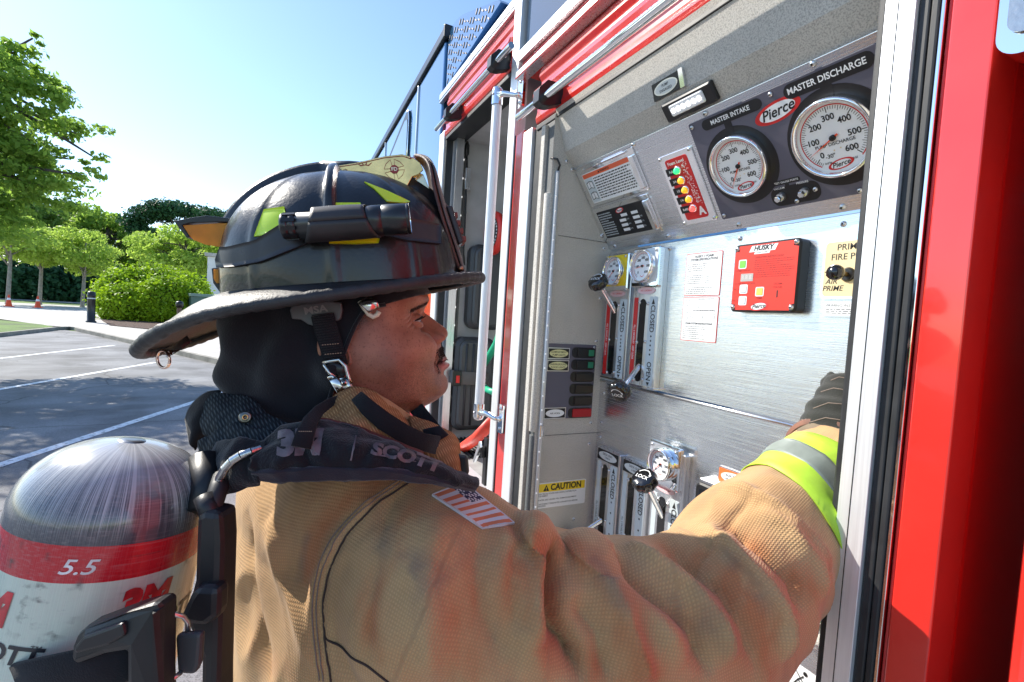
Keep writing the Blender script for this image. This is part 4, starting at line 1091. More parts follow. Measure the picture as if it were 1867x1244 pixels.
# ================================================================== STREET THINGS
def cone(px, py, label):
    x, y = gp(px, py); k = 55/math.hypot(x, y); x, y = x*k, y*k
    t = empty('road_cone', (x, y, GZ), label, 'traffic cone', 'road cones')
    b = MB(Matrix.Translation((x, y, GZ+.008))); OR = mat('cone_orange', (.85, .09, .02), .5)
    b.prism(rr(-.26, -.26, .26, .26, .05), 0, .05, OR, cham=.01); b.lathe([(.20, .05), (.05, .92), (.035, .93)], OR, 20, cap1=True); b.build('body', t)
    b = MB(Matrix.Translation((x, y, GZ+.008))); b.lathe([(.122, .52), (.094, .68)], WHT, 20); b.build('white_collar', t)
cone(16, 550, 'left orange road cone by the young tree'); cone(69, 549, 'right orange road cone, nearer the middle of the road')
x, y = gp(166, 580)
t = empty('bollard', (x*.80, y*.80, GZ), 'black cylindrical bollard at the left end of the hedge', 'bollard')
b = MB(Matrix.Translation((x*.80, y*.80, GZ))); b.lathe([(.20, .1), (.20, .16), (.155, .18), (.155, 1.34), (.17, 1.35), (.17, 1.40), (.155, 1.41), (.155, 1.50), (.12, 1.56), (.0001, 1.58)], mat('bollard_black', (.02, .022, .024), .35), 24); b.build('post', t)
b = MB(Matrix.Translation((x*.80, y*.80, GZ))); b.lathe([(.158, 1.22), (.158, 1.27)], GREYL, 24); b.build('band', t)
x, y = gp(326, 602)
t = empty('path_light', (x, y, GZ+.1), 'low brown path light with a black cap before the round bush', 'path light')
b = MB(Matrix.Translation((x, y, GZ+.1))); b.lathe([(.10, 0), (.10, .95)], mat('path_light_brown', (.16, .09, .06), .6), 16); b.build('post', t)
b = MB(Matrix.Translation((x, y, GZ+.1))); b.lathe([(.10, .96), (.15, 1.0), (.16, 1.16), (.13, 1.25), (.0001, 1.28)], BLK, 20); b.build('cap', t)
x, y, _ = polar(384, 32.6)
t = empty('utility_box', (x, y, GZ+.1), 'green metal utility box half hidden behind the helmet', 'utility box')
M = Matrix.Translation((x, y, GZ+.1)) @ Matrix.Rotation(R(15), 4, 'Z')
UG = mat('utility_green', (.10, .17, .13), .5, var=(3, .1))
b = MB(M); b.box(-1.0, 1.05, -.5, .5, 0, 1.55, UG); b.build('cabinet', t, bevel=.02)
b = MB(M); b.box(-1.05, 1.10, -.55, .55, 1.555, 1.72, mat('utility_lid', (.19, .28, .23), .5)); b.build('lid', t, bevel=.02)
b = MB(M); b.box(-.15, -.13, -.512, -.502, .1, 1.48, BLK); b.box(-.08, -.02, -.54, -.502, .75, .95, CHROME); b.build('door_seam', t)
x, y, _ = polar(405, 50)
t = empty('gatehouse', (x, y, GZ), 'white rendered pillar of a building showing behind the helmet', 'building')
b = MB(Matrix.Translation((x, y, GZ))); b.box(-1.1, 1.6, -1, 1, 0, 5.2, mat('white_render', (.74, .73, .70), .8, var=(2, .05))); b.build('wall', t, bevel=.02)
b = MB(Matrix.Translation((x, y, GZ))); b.box(-1.3, 1.8, -1.2, 1.2, 5.21, 5.5, CONC); b.build('roof', t, bevel=.02)
# ================================================================== FIREFIGHTER: head, hood
KS = 1.065                                     # head frame is laid out at .62 m and enlarged with its distance
ph, thp = R(15), R(8)
Fv = Vector((math.cos(ph)*math.cos(thp), -math.sin(ph)*math.cos(thp), math.sin(thp)))
Sv = Vector((-math.sin(ph), -math.cos(ph), 0))
Uv = Sv.cross(Fv)
O_ = AT(655, 610, d=.62)
MH = Matrix.Scale(KS, 4) @ Matrix(((Fv.x, Sv.x, Uv.x, O_.x), (Fv.y, Sv.y, Uv.y, O_.y), (Fv.z, Sv.z, Uv.z, O_.z), (0, 0, 0, 1)))
def hl(px, py, s=0.):
    d = AT(px, py, d=1.); t = ((O_+Sv*s).dot(Sv))/d.dot(Sv); p = d*t-O_
    return Vector((p.dot(Fv), s, p.dot(Uv)))
person = empty('person', (.05, .68, GZ), 'person in a tan fire coat and black hood reaching into the pump panel', 'person')

def vertex_layer(o, name, vals):
    a = o.data.attributes.new(name, 'FLOAT', 'POINT'); a.data.foreach_set('value', np.asarray(vals, np.float32))

def skin_mat():
    m = bpy.data.materials.new('skin'); m.use_nodes = True; t = m.node_tree; N = t.nodes; L = t.links; b = N['Principled BSDF']
    tc = N.new('ShaderNodeTexCoord')
    def noise_(sc, det=4):
        n = N.new('ShaderNodeTexNoise'); n.inputs['Scale'].default_value = sc; n.inputs['Detail'].default_value = det; L.new(tc.outputs['Object'], n.inputs['Vector']); return n
    def mixc(fac, a, c):
        mx = N.new('ShaderNodeMix'); mx.data_type = 'RGBA'
        L.new(fac, mx.inputs['Factor']) if not isinstance(fac, float) else None
        if isinstance(a, tuple): mx.inputs['A'].default_value = (*a, 1)
        else: L.new(a, mx.inputs['A'])
        mx.inputs['B'].default_value = (*c, 1); return mx.outputs['Result']
    def rng_(src, a, c, lo=0., hi=1.):
        r = N.new('ShaderNodeMapRange'); r.inputs[1].default_value = a; r.inputs[2].default_value = c; r.inputs[3].default_value = lo; r.inputs[4].default_value = hi; L.new(src, r.inputs[0]); return r.outputs[0]
    def attr(n): a = N.new('ShaderNodeAttribute'); a.attribute_name = n; return a.outputs['Fac']
    def mult(a, c):
        q = N.new('ShaderNodeMath'); q.operation = 'MULTIPLY'; L.new(a, q.inputs[0]); L.new(c, q.inputs[1]); return q.outputs[0]
    n1 = noise_(28); col = mixc(rng_(n1.outputs[0], .35, .65), (.29, .105, .060), (.45, .195, .120))
    n2 = noise_(430, 2); col = mixc(rng_(n2.outputs[0], .57, .70, 0, .6), col, (.16, .055, .03))        # pores and freckles
    col = mixc(attr('lip'), col, (.40, .115, .10))
    st = noise_(900, 2); col = mixc(mult(attr('hair'), rng_(st.outputs[0], .38, .58, .35, 1.)), col, (.030, .018, .014))
    L.new(col, b.inputs['Base Color'])
    b.inputs['Roughness'].default_value = .42; b.inputs['Specular IOR Level'].default_value = .45
    L.new(rng_(n1.outputs[0], .3, .7, .30, .46), b.inputs['Roughness'])
    b.inputs['Subsurface Weight'].default_value = .12; b.inputs['Subsurface Radius'].default_value = (.010, .0035, .0018); b.inputs['Subsurface Scale'].default_value = .6
    n3 = noise_(1100, 3); n4 = noise_(260, 3)
    ad = N.new('ShaderNodeMath'); ad.operation = 'ADD'; L.new(n3.outputs[0], ad.inputs[0]); L.new(n4.outputs[0], ad.inputs[1])
    bp = N.new('ShaderNodeBump'); bp.inputs['Strength'].default_value = .45; bp.inputs['Distance'].default_value = .0007; L.new(ad.outputs[0], bp.inputs['Height']); L.new(bp.outputs[0], b.inputs['Normal'])
    return m
SKIN = skin_mat()
def itp(xs, ys):
    xs, ys = np.array(xs), np.array(ys); o = np.argsort(xs); xs, ys = xs[o], ys[o]
    d = np.gradient(ys, xs)
    def f(x):
        x = np.asarray(x, float); i = np.clip(np.searchsorted(xs, x)-1, 0, len(xs)-2); h = xs[i+1]-xs[i]; t = np.clip((x-xs[i])/h, 0, 1)
        return (2*t**3-3*t**2+1)*ys[i]+(t**3-2*t**2+t)*h*d[i]+(-2*t**3+3*t**2)*ys[i+1]+(t**3-t**2)*h*d[i+1]
    return f
# midline profile read as height -> forward distance (nose on and off)
full = itp([.12, .09, .07, .055, .048, .041, .033, .027, .022, .016, .008, -.002, -.008, -.0125, -.016, -.019, -.024, -.030, -.036, -.0405, -.0435, -.0455, -.0485, -.052, -.0555, -.061, -.068, -.075, -.083, -.089, -.093, -.096, -.099, -.102, -.106, -.112, -.125, -.20],
           [.045, .072, .083, .0885, .0905, .0915, .0895, .0855, .0845, .0915, .100, .1105, .1125, .111, .107, .1025, .1035, .1045, .1060, .1085, .1075, .1065, .1110, .1105, .1075, .1058, .1065, .1072, .1045, .0985, .092, .084, .075, .066, .055, .045, .040, .040])
base_ = itp([.12, .09, .07, .055, .041, .033, .024, .012, 0, -.012, -.019, -.030, -.045, -.055, -.061, -.075, -.083, -.089, -.094, -.098, -.102, -.106, -.112, -.125, -.20],
            [.045, .072, .083, .088, .0905, .0885, .0845, .0845, .0865, .0925, .0965, .0995, .1000, .1010, .1015, .1030, .1010, .096, .089, .078, .066, .055, .045, .040, .040])
wid = itp([.12, .09, .06, .04, .02, 0, -.02, -.04, -.055, -.07, -.082, -.092, -.102, -.112, -.13, -.2], [.05, .066, .073, .0745, .0765, .0795, .0815, .0805, .0775, .073, .068, .062, .057, .054, .053, .056])
bak = itp([.12, .09, .05, 0, -.05, -.08, -.11, -.2], [.07, .09, .1, .1, .09, .075, .068, .07])
def head_surface(us, th):
    U2, T2 = np.meshgrid(us, th, indexing='ij')
    Fh = base_(U2); Wd = wid(U2); Bk = bak(U2)
    c, s_ = np.cos(T2), np.sin(T2)
    n = np.where(U2 > -.085, 2.35, 2.1)
    A_ = np.where(c > 0, Fh, Bk)
    rad = (np.abs(c/A_)**n+np.abs(s_/Wd)**n)**(-1/n)
    f = rad*c; s = rad*s_; u = U2.copy()
    a_s = np.abs(s)
    front = np.clip(c*2.2, 0, 1)
    G = lambda x, w: np.exp(-(x/w)**2)
    # nose
    sig = np.interp(u, [-.03, -.019, -.012, -.004, .008, .02, .03], [.017, .0165, .0125, .0118, .0098, .0092, .012])
    nose = np.clip(full(u)-base_(u), 0, 1)*((u < .034) & (u > -.0195))
    f = f+nose*G(s, sig)*front
    f = f+front*.0105*G(a_s-.0145, .0060)*G(u+.0120, .0066)                # wings
    f = f-front*.0045*G(a_s-.0215, .0035)*G(u+.0115, .0085)                # groove behind the wings
    f = f-front*.008*G(a_s-.0075, .0038)*G(u+.0185, .0028)                 # nostrils
    # lips, philtrum, chin
    lipd = (full(u)-base_(u))*((u < -.0195) & (u > -.0605))
    f = f+lipd*G(s, .0205)*front
    f = f-front*.0014*G(u+.0452, .0012)*(a_s < .027)*np.clip(1-(a_s/.027)**4, 0, 1)
    f = f-front*.0042*G(a_s-.0275, .0045)*G(u+.0465, .0050)
    chin = (full(u)-base_(u))*(u < -.0605); f = f+chin*G(s, .022)*front
    f = f-front*.0035*G(u+.0595, .005)*G(s, .02)
    f = f-front*.0009*(np.abs(np.sin(u*520+s*12))**6)*G(u-.060, .012)*G(a_s, .05)
    f = f-front*.0012*(np.abs(np.sin((u-.0125+(a_s-.05)*.5)*700))**5)*G(a_s-.0535, .006)*G(u-.012, .010)
    # cheeks, fold beside the mouth, brow ridge, temple
    f = f+front*.0085*G(a_s-.045, .016)*G(u+.012, .016)
    s = s+np.sign(s)*.0035*G(f-.045, .03)*G(u+.045, .030)
    fold = .022+(-.012-u)*.38
    f = f-front*.0046*G(a_s-fold-.002, .0038)*np.clip((-.010-u)/.008, 0, 1)*np.clip((u+.055)/.012, 0, 1)
    f = f+front*.0045*G(a_s-.030, .016)*G(u-.037, .0075)
    # eye sockets
    f = f-front*.0135*G(a_s-.0315, .0150)*G(u-.0135, .0115)
    f = f-front*.0065*G(a_s-.014, .007)*G(u-.018, .009)
    # lids over the eyeball
    ec = (.0675, .0325, .0125); ds = a_s-ec[1]; du = u-ec[2]
    r_l = .0142; inside = r_l**2-ds**2-du**2
    lid = ec[0]+np.sqrt(np.clip(inside, 0, 1)); m_ = np.clip(inside/(r_l**2*.55), 0, 1)**.6*(front > .2)
    f = np.where(inside > 0, f*(1-m_)+np.maximum(lid, f)*m_, f)
    f = f-front*.0022*G(du-.0085-.0008*np.cos(ds*150), .0013)*G(ds, .014)   # lid crease
    f = f-front*.0034*G(du+.0118+ds*.12, .0022)*G(ds-.001, .013)+front*.0022*G(du+.0075, .003)*G(ds, .011)            # bag under the eye
    op = .0032*np.clip(1-(ds/.0135)**2, 0, 1); uc = ec[2]+.0006-ds*.05
    slit = np.clip((op-np.abs(u-uc))/.0010, 0, 1)*(np.abs(ds) < .0135)*(front > .3)
    f = f-slit*.0065
    return f, s, u, slit
us = np.concatenate([np.linspace(.115, .045, 40), np.linspace(.0444, -.064, 190), np.linspace(-.065, -.19, 70)])
tt = np.linspace(-1, 1, 321); th = PI*(tt*.45+.55*tt**3)
f_, s_, u_, slit = head_surface(us, th)
nu, nv = f_.shape
vs = np.stack([f_, s_, u_], -1).reshape(-1, 3)
i, j = np.meshgrid(np.arange(nu-1), np.arange(nv-1), indexing='ij'); i = i.ravel(); j = j.ravel()
fs = np.stack([i*nv+j, i*nv+j+1, (i+1)*nv+j+1, (i+1)*nv+j], 1)
b = MB(MH)
b.add(vs.tolist(), fs.tolist(), SKIN, True)
nhead = len(b.v)
# ear: rim, bowl, lobe
def ear(sign):
    P = []
    n1, n2 = 44, 14
    for a in range(n1):
        q = 2*PI*a/n1; row = []
        rx = .0175*(1+.10*math.cos(q*2)); ry = .0315 if math.sin(q) > 0 else .0285
        for k in range(n2):
            t = k/(n2-1)
            rad = 1-t if t < .999 else .0
            prof_ = [0, .004, .0075, .0095, .0098, .0085, .0062, .0045, .0040, .0048, .0052, .0035, .0012, -.001][k]
            if math.sin(q) < -.55: prof_ = [0, .003, .0055, .0068, .0072, .0070, .0068, .0062, .0055, .0048, .0042, .003, .0012, -.001][k]
            ff = rx*rad*math.cos(q); uu = ry*rad*math.sin(q)
            row.append((-.0165+ff-uu*.22, sign*(.0775+prof_+.006*(-ff/.0175)), -.018+uu))
        P.append(row)
    b.grid(P, SKIN, True, flip=sign < 0)
ear(1); ear(-1)
# neck down into the collar
b.lathe([(.056, -.19), (.060, -.22), (.075, -.26)], SKIN, 40, Matrix.Translation((-.015, 0, 0)))
body = b.build('body', person)
V = np.array([v.co for v in body.data.vertices]); inv = np.array(MH.inverted())
Lc = V@inv[:3, :3].T+inv[:3, 3]; f, s, u = Lc.T; a_s = np.abs(s)
sm = lambda x: np.clip(x, 0, 1)**2*(3-2*np.clip(x, 0, 1))
hair = np.zeros(len(V))
hair = np.maximum(hair, .95*sm((u-(-.002+f*.25))/.016)*(u < .06)*sm((.030-f)/.020))    # faded temple hair
hair = np.maximum(hair, .80*sm((.031-a_s)/.006)*sm((u+.0425+np.clip(a_s-.018, 0, 1)*.9)/.004)*sm((-.0205-a_s*.25-u)/.004)*(f > .07))   # under the moustache
hair = np.maximum(hair, .50*sm((-.020-u)/.03)*sm((f-.0)/.05)*(u > -.11)*(1-sm((.030-a_s)/.01)*(u > -.06)))        # stubble
hair = np.maximum(hair, .30*sm((.018-a_s)/.01)*sm((-.055-u)/.005)*(u > -.075)*(f > .08))
hair = np.maximum(hair, .80*np.exp(-((u-(.0372-(a_s-.011)*.31))/.0036)**2)*sm((a_s-.010)/.006)*sm((.052-a_s)/.012)*(f > .05))
lip = sm((.0275-a_s)/.005)*sm((-.0375-u)/.003)*sm((u+.0555)/.004)*(f > .08)
vertex_layer(body, 'hair', hair); vertex_layer(body, 'lip', lip)
# eyeballs
def eyeball(sign):
    m1 = mat('eye_white', (.36, .29, .26), .15, coat=.8); m2 = mat('eye_iris', (.035, .015, .008), .12, coat=1.); m3 = mat('eye_pupil', (.004, .004, .004), .08, coat=1.)
    e = MB(MH @ Matrix.Translation((.0673, sign*.0325, .0125)) @ Matrix.Rotation(PI/2, 4, 'Y') @ Matrix.Rotation(R(4), 4, 'Y'))
    r = .0125; pr = lambda a0, a1, n: [(r*math.sin(R(a0+(a1-a0)*k/n))+1e-6, r*math.cos(R(a0+(a1-a0)*k/n))) for k in range(n+1)]
    e.lathe(pr(0, 11, 2), m3, 24); e.lathe(pr(11, 29, 3), m2, 24); e.lathe(pr(29, 150, 10), m1, 24)
    e.build('eye', body)
eyeball(1); eyeball(-1)
HAIRM = mat('black_hair', (.014, .010, .009), .5, spec=.35)
hb = BVHTree.FromPolygons([tuple(v) for v in Lc], [tuple(p.vertices) for p in body.data.polygons])
def strands(name, roots, length, drop, seed, r=.00022, curl=.0):
    g = random.Random(seed); h = MB(MH)
    for (ss, uu, dirv) in roots:
        hit, nrm, _, _ = hb.ray_cast(Vector((.3, ss, uu)), Vector((-1, 0, 0)))
        if hit is None: continue
        d = Vector(dirv)+Vector((g.uniform(-.3, .3), g.uniform(-.35, .35), g.uniform(-.25, .25))); d -= nrm*d.dot(nrm); d.normalize()
        L = length*g.uniform(.6, 1.2); p0 = hit-nrm*.0004; p1 = hit+nrm*(.0011+.0012*g.random())+d*L*.5; p2 = p1+d*L*.5-nrm*drop
        h.tube([p0, p1, p2], [r, r*.9, r*.25], HAIRM, 3, caps=False)
    return h.build(name, body)
g_ = random.Random(4)
roots = []
for k in range(2000):
    ss = g_.uniform(-.034, .034); top = -.0210-abs(ss)*.20; bot = -.0400-max(0, abs(ss)-.017)*1.1
    uu = g_.uniform(bot+.003, top); roots.append((ss, uu, (0, .55*ss/.03, -1)))
strands('moustache', roots, .0075, .0014, 5, r=.00024)
roots = []
for sg in (1, -1):
    for k in range(700):
        q = g_.random(); ss = .011+q*.040; uc = .0372-q*.0125
        roots.append((sg*ss, uc+g_.gauss(0, .0025*(1-.5*q)), (-.3, sg*1., .35-.6*q)))
strands('eyebrow', roots, .0075, .0006, 6, r=.00024)
h = MB(MH)
for sg in (1, -1):
    pts = []
    for k in range(9):
        ds = -.0128+.0256*k/8; uu = .0131+.0036*max(0, 1-(ds/.0135)**2)-ds*.05
        ff = .0675+math.sqrt(max(.0136**2-ds**2-(uu-.0125)**2, 0))+.0003; pts.append((ff, sg*(.0325+ds), uu))
    h.tube(pts, [.0004, .0010, .0013, .0014, .0014, .0014, .0014, .0012, .0007], HAIRM, 6)
    for k in range(26):
        q = k/25*8; i0 = min(int(q), 7); p = Vector(pts[i0]).lerp(Vector(pts[i0+1]), q-i0); h.tube([p, p+Vector((.0035, sg*.001, -.0004)), p+Vector((.0055, sg*.0016, .0012))], [.00022, .00016, .00005], HAIRM, 3)
h.build('eyelashes', body)

# ---- hood (black knit) round head and neck
def fabric(name, col, sc, rough=.9, strength=.5, sheen=.2, var=.2):
    if name in MATS: return MATS[name]
    m = mat(name, col, rough, var=(14, var), bump=(sc, strength, .0012)); m.node_tree.nodes['Principled BSDF'].inputs['Sheen Weight'].default_value = sheen
    m.node_tree.nodes['Principled BSDF'].inputs['Specular IOR Level'].default_value = .15
    return m
KNIT = fabric('hood_knit', (.012, .012, .016), 420, sheen=.25)
edge = [(830, 529), (785, 533), (740, 545), (705, 556), (678, 561), (662, 572), (650, 592), (640, 615), (631, 640), (624, 662), (617, 685), (610, 705), (600, 735), (585, 765), (565, 790)]
ed = [hl(x, y, .080 if y > 560 else .06) for x, y in edge]
eu = np.array([e.z for e in ed]); ef = np.array([e.x for e in ed]); o = np.argsort(eu); eu, ef = eu[o], ef[o]
hs = np.linspace(.10, -.19, 110); ht = np.linspace(-PI, PI, 221)[:-1]
hb_back = itp([.10, .05, .028, 0, -.038, -.076, -.10, -.13, -.19], [.13, .15, .160, .163, .163, .150, .137, .125, .12])
hw = itp([.10, .05, .03, 0, -.03, -.06, -.09, -.12, -.19], [.078, .082, .085, .089, .091, .088, .080, .072, .07])
P = []
for uu in hs:
    fr = float(base_(uu))+.004; w_ = float(hw(uu)); bk = float(hb_back(uu)); row = []
    fe = np.interp(uu, eu, ef)
    for a in ht:
        c, s_ = math.cos(a), math.sin(a)
        A2 = fr if c > 0 else bk
        rad = (abs(c/A2)**2.3+abs(s_/w_)**2.3)**(-1/2.3); ff, ss = rad*c, rad*s_
        wr = .0055*math.sin(uu*85+ff*48+1.5*math.sin(ff*40))*math.exp(-((uu+.07)/.06)**2)+.0040*math.sin(ff*90-uu*60+1)*math.exp(-((uu+.02)/.06)**2)
        nz = noise.noise(Vector((ff*22, ss*22, uu*22)))*.006
        k = 1+(wr+nz)/max(.05, rad)
        row.append([ff*k, ss*k, uu])
    P.append(row)
b = MB(MH); vs = []; idx = {}
fsx = []
n_t = len(ht)
for i, row in enumerate(P):
    for j, p in enumerate(row): vs.append(tuple(p))
vs_ = list(vs)
for i, uu in enumerate(hs):
    fe = np.interp(uu, eu, ef)
    for j in range(n_t):
        ff, ss, _ = P[i][j]
        if ff > fe and uu < ed[0].z+.03:                        # pull the front edge of each row back on to the opening
            vs_[i*n_t+j] = None
def ok(k): return vs_[k] is not None
keep = [f4 for i in range(len(hs)-1) for j in range(n_t) for f4 in [(i*n_t+j, (i+1)*n_t+j, (i+1)*n_t+(j+1) % n_t, i*n_t+(j+1) % n_t)] if sum(ok(q) for q in f4) >= 2]
used = set(q for f4 in keep for q in f4)
for q in used:
    if not ok(q):
        i = q//n_t; fe = float(np.interp(hs[i], eu, ef)); ff, ss, uu = vs[q]
        w_ = float(hw(uu)); fr = float(base_(uu))+.004
        fe_ = min(fe, fr*.985)
        s2 = w_*(1-min(1, abs(fe_/(fr if fe_ > 0 else float(hb_back(uu)))))**2.3)**(1/2.3)
        vs[q] = (fe_, math.copysign(s2, ss), uu)
b.add(vs, keep, KNIT, True)
hood = b.build('hood', person)
so = hood.modifiers.new('thick', 'SOLIDIFY'); so.thickness = .0028; so.offset = 1
for ang in (1,):
    pass
# stitched hem on the near side of the opening
b = MB(MH)
pts = []
for x, y in edge[3:]:
    e = hl(x, y, .080 if y > 560 else .06); uu = e.z; fr = float(base_(uu))+.004; w_ = float(hw(uu))
    s2 = w_*(1-min(1, abs(e.x/(fr if e.x > 0 else float(hb_back(uu)))))**2.3)**(1/2.3); pts.append((e.x, s2+.0025, uu))
b.tube(pts, .0024, KNIT, 8); b.build('hem', hood)
# ================================================================== HELMET
helmet = empty('fire_helmet', MH @ Vector((0, 0, .07)), 'black traditional fire helmet with lime reflectors and a brass front holder', 'helmet')
def leather(name, col, rough=.3, coat=.35, sc=260, st=.35):
    return mat(name, col, rough, coat=coat, bump=(sc, st, .0007), var=(22, .35))
HSH = leather('helmet_shell_black', (.006, .0065, .008), .34, .35, 230, .5)
HTR = leather('rolled_edge_black', (.022, .022, .024), .55, .05, 420, 1.)
LEA = leather('brown_leather', (.075, .028, .020), .55, .1, 300, .8)
LIME = mat('lime_reflective', (.62, .85, .01), .35, coat=.5, bump=(1200, .2, .0002))
LIMEY = mat('yellow_reflective', (.80, .80, .01), .35, coat=.5, bump=(1200, .2, .0002))
ORA = mat('orange_reflective', (.98, .46, .04), .4, coat=.4, var=(60, .18))
BRASS = mat('worn_brass', (.90, .60, .24), .26, metal=1., var=(45, .18), bump=(500, .15, .0003))
RUBB = mat('strap_rubber', (.028, .028, .030), .5, bump=(700, .2, .0003), var=(25, .25))
U0, UT = .058, .2015
fcn = -.006
def shell_r(a, u):
    """radius of the shell at plan angle a and height u"""
    x = min(max((u-U0)/(UT-U0), 0), .9999)
    k = (1-x**2.7)**(1/2.15)
    c, s = math.cos(a), math.sin(a)
    A2 = .140 if c > 0 else .142
    r = (abs(c/A2)**2.15+abs(s/.103)**2.15)**(-1/2.15)*k
    fold = min(1, max(0, (u-U0)/.02))
    ridge = 0
    for q in range(8):
        da = (a-q*PI/4+PI) % (2*PI)-PI
        w = .055 if q % 4 == 0 else (.060 if q % 4 == 2 else .035)
        h_ = (.0045, .0032, .0055, .0032)[q % 4]
        ridge += h_*math.exp(-(da*max(k, .25)/w)**2)
    puff = .0035*abs(math.sin(a*4))*k
    return r+ridge*(.6+.4*k)+puff
def shell_p(a, u, off=0):
    r = shell_r(a, u)+off; return (fcn+r*math.cos(a), r*math.sin(a), u)
b = MB(MH)
rows = [U0-.004]+[U0+(UT-U0)*(1-(1-t)**1.6) for t in np.linspace(0, .999, 60)]
P = [[shell_p(2*PI*j/192, u) for j in range(192)] for u in rows]
P = [list(r) for r in zip(*P)]
b.grid(P, HSH, True, flip=False)
shell = b.build('shell', helmet)
def comb(aa, height, w, name, u0=.10):
    b = MB(MH); pts = []; N_ = 40
    for k in range(N_+1):
        t = k/N_; ang = aa if t < .5 else aa+PI
        q = 1-abs(2*t-1); u = u0+(UT-u0)*(1-(1-q)**2.2)
        if q > .999: u = UT
        pts.append(Vector(shell_p(ang, min(u, UT-.0002), 0))+Vector((0, 0, height*.35*q)))
    pts.sort(key=lambda p: 0) if False else None
    sd_ = Vector((-math.sin(aa), math.cos(aa), 0))
    cen = Vector((fcn, 0, .09)); vs = []; fs = []
    for i, p in enumerate(pts):
        n_ = (p-cen).normalized(); tp = min(1, i/4, (N_-i)/4); hh = height*tp
        for a_, z in ((-w, -.004), (-w*.55, hh*.7), (-w*.3, hh), (w*.3, hh), (w*.55, hh*.7), (w, -.004)): vs.append(p+sd_*a_+n_*z)
    for i in range(len(pts)-1):
        for k in range(5): fs.append((i*6+k, i*6+k+1, i*6+7+k, i*6+6+k))
    b.add(vs, fs, HSH, True); return b.build(name, helmet)
comb(0, .012, .009, 'comb'); comb(PI/2, .006, .008, 'comb', .13)
# brim
ef_ = [-.26, -.243, -.225, -.20, -.17, -.13, -.09, -.05, 0, .05, .10, .14, .165]
euv = [-.004, 0, .006, .016, .026, .035, .040, .043, .0465, .051, .056, .060, .062]
def brim_edge(t):
    f = -.041+.202*math.cos(t); s = .143*math.sin(t)*(1-.10*max(0, -math.cos(t)))
    return Vector((f, s, float(np.interp(f, ef_, euv))))
b = MB(MH); N_ = 160; P = []
for i in range(N_):
    t = 2*PI*i/N_; e = brim_edge(t); a = math.atan2(e.y, e.x-fcn)
    q = Vector(shell_p(a, U0+.001)); row = [q+Vector((0, 0, .002))]
    for k in range(1, 9):
        w = k/8; p = q.lerp(e, w); p.z = q.z+(e.z-q.z)*w**1.5+.0015*math.sin(w*PI); row.append(p)
    P.append(row)
b.grid(P, leather('brim_black', (.016, .016, .018), .5, .1, 420, .9), True, flip=False)
o = b.build('brim', helmet); so = o.modifiers.new('t', 'SOLIDIFY'); so.thickness = .0035; so.offset = -1
b = MB(MH)
g2 = random.Random(8); pts = [brim_edge(2*PI*i/220) for i in range(220)]
b.tube(pts, [.0066+.0005*math.sin(i*2.1)+g2.uniform(-.0003, .0003)+(.0012 if 80 < i < 140 else 0) for i in range(220)], HTR, 14, closed=True)
b.build('edge_trim', o)
# inner crown lining under the shell
b = MB(MH); b.lathe([(.078, .054), (.098, .060), (.1, .085)], KNIT, 48, Matrix.Diagonal((1.28, 1, 1, 1))); b.build('liner', helmet)
# ---- decals laid on the shell
sv = np.array([shell.matrix_world @ v.co for v in shell.data.vertices])
shell_bvh = BVHTree.FromPolygons([tuple(v) for v in sv], [tuple(p.vertices) for p in shell.data.polygons])
def cast(px, py, bvh, fallback=None):
    d = AT(px, py, d=1.).normalized(); h, n, _, dist = bvh.ray_cast(Vector((0, 0, 0)), d)
    if h is None: return fallback
    if n.dot(d) > 0: n = -n
    return h, n
def patch(name, parent, top, bot, bvh, m, off=.0012, th=.0012, nx=14, ny=6, mats=None):
    """strip between two lines of photograph points, laid on the surface with its own thickness"""
    def along(L_, t):
        seg_ = [math.dist(L_[k], L_[k+1]) for k in range(len(L_)-1)]; tot = sum(seg_); q = t*tot
        for k, s_ in enumerate(seg_):
            if q <= s_ or k == len(seg_)-1:
                w = min(1, q/max(s_, 1e-6)); return (L_[k][0]+(L_[k+1][0]-L_[k][0])*w, L_[k][1]+(L_[k+1][1]-L_[k][1])*w)
            q -= s_
    G0 = [[None]*(ny+1) for _ in range(nx+1)]; last = None
    for i in range(nx+1):
        a = along(top, i/nx); c = along(bot, i/nx)
        for j in range(ny+1):
            w = j/ny; r_ = cast(a[0]+(c[0]-a[0])*w, a[1]+(c[1]-a[1])*w, bvh, last)
            if r_ is None: continue
            last = r_; G0[i][j] = r_
    first = next((x for r in G0 for x in r if x is not None), None)
    if first is None: return None
    G0 = [[x or first for x in r] for r in G0]
    b = MB(); n0 = (nx+1)*(ny+1)
    outer = [h+n*(off+th) for r in G0 for h, n in r]; inner = [h+n*off*.2 for r in G0 for h, n in r]
    ix = lambda i, j: i*(ny+1)+j
    for i in range(nx):
        for j in range(ny):
            mm = mats(i/nx, j/ny, (i+.5)/nx, (j+.5)/ny) if mats else m
            b.add([outer[ix(i, j)], outer[ix(i+1, j)], outer[ix(i+1, j+1)], outer[ix(i, j+1)]], [(0, 1, 2, 3)], mm, True)
    rim = [ix(i, 0) for i in range(nx+1)]+[ix(nx, j) for j in range(1, ny+1)]+[ix(i, ny) for i in range(nx-1, -1, -1)]+[ix(0, j) for j in range(ny-1, 0, -1)]
    nR = len(rim); b.add([outer[k] for k in rim]+[inner[k] for k in rim], [(k, (k+1) % nR, nR+(k+1) % nR, nR+k) for k in range(nR)], mats(0, 0, 0, 0) if mats else m)
    o = b.build(name, parent)
    return o
def weld(o):
    w = o.modifiers.new('w', 'WELD'); w.merge_threshold = .00005; return o
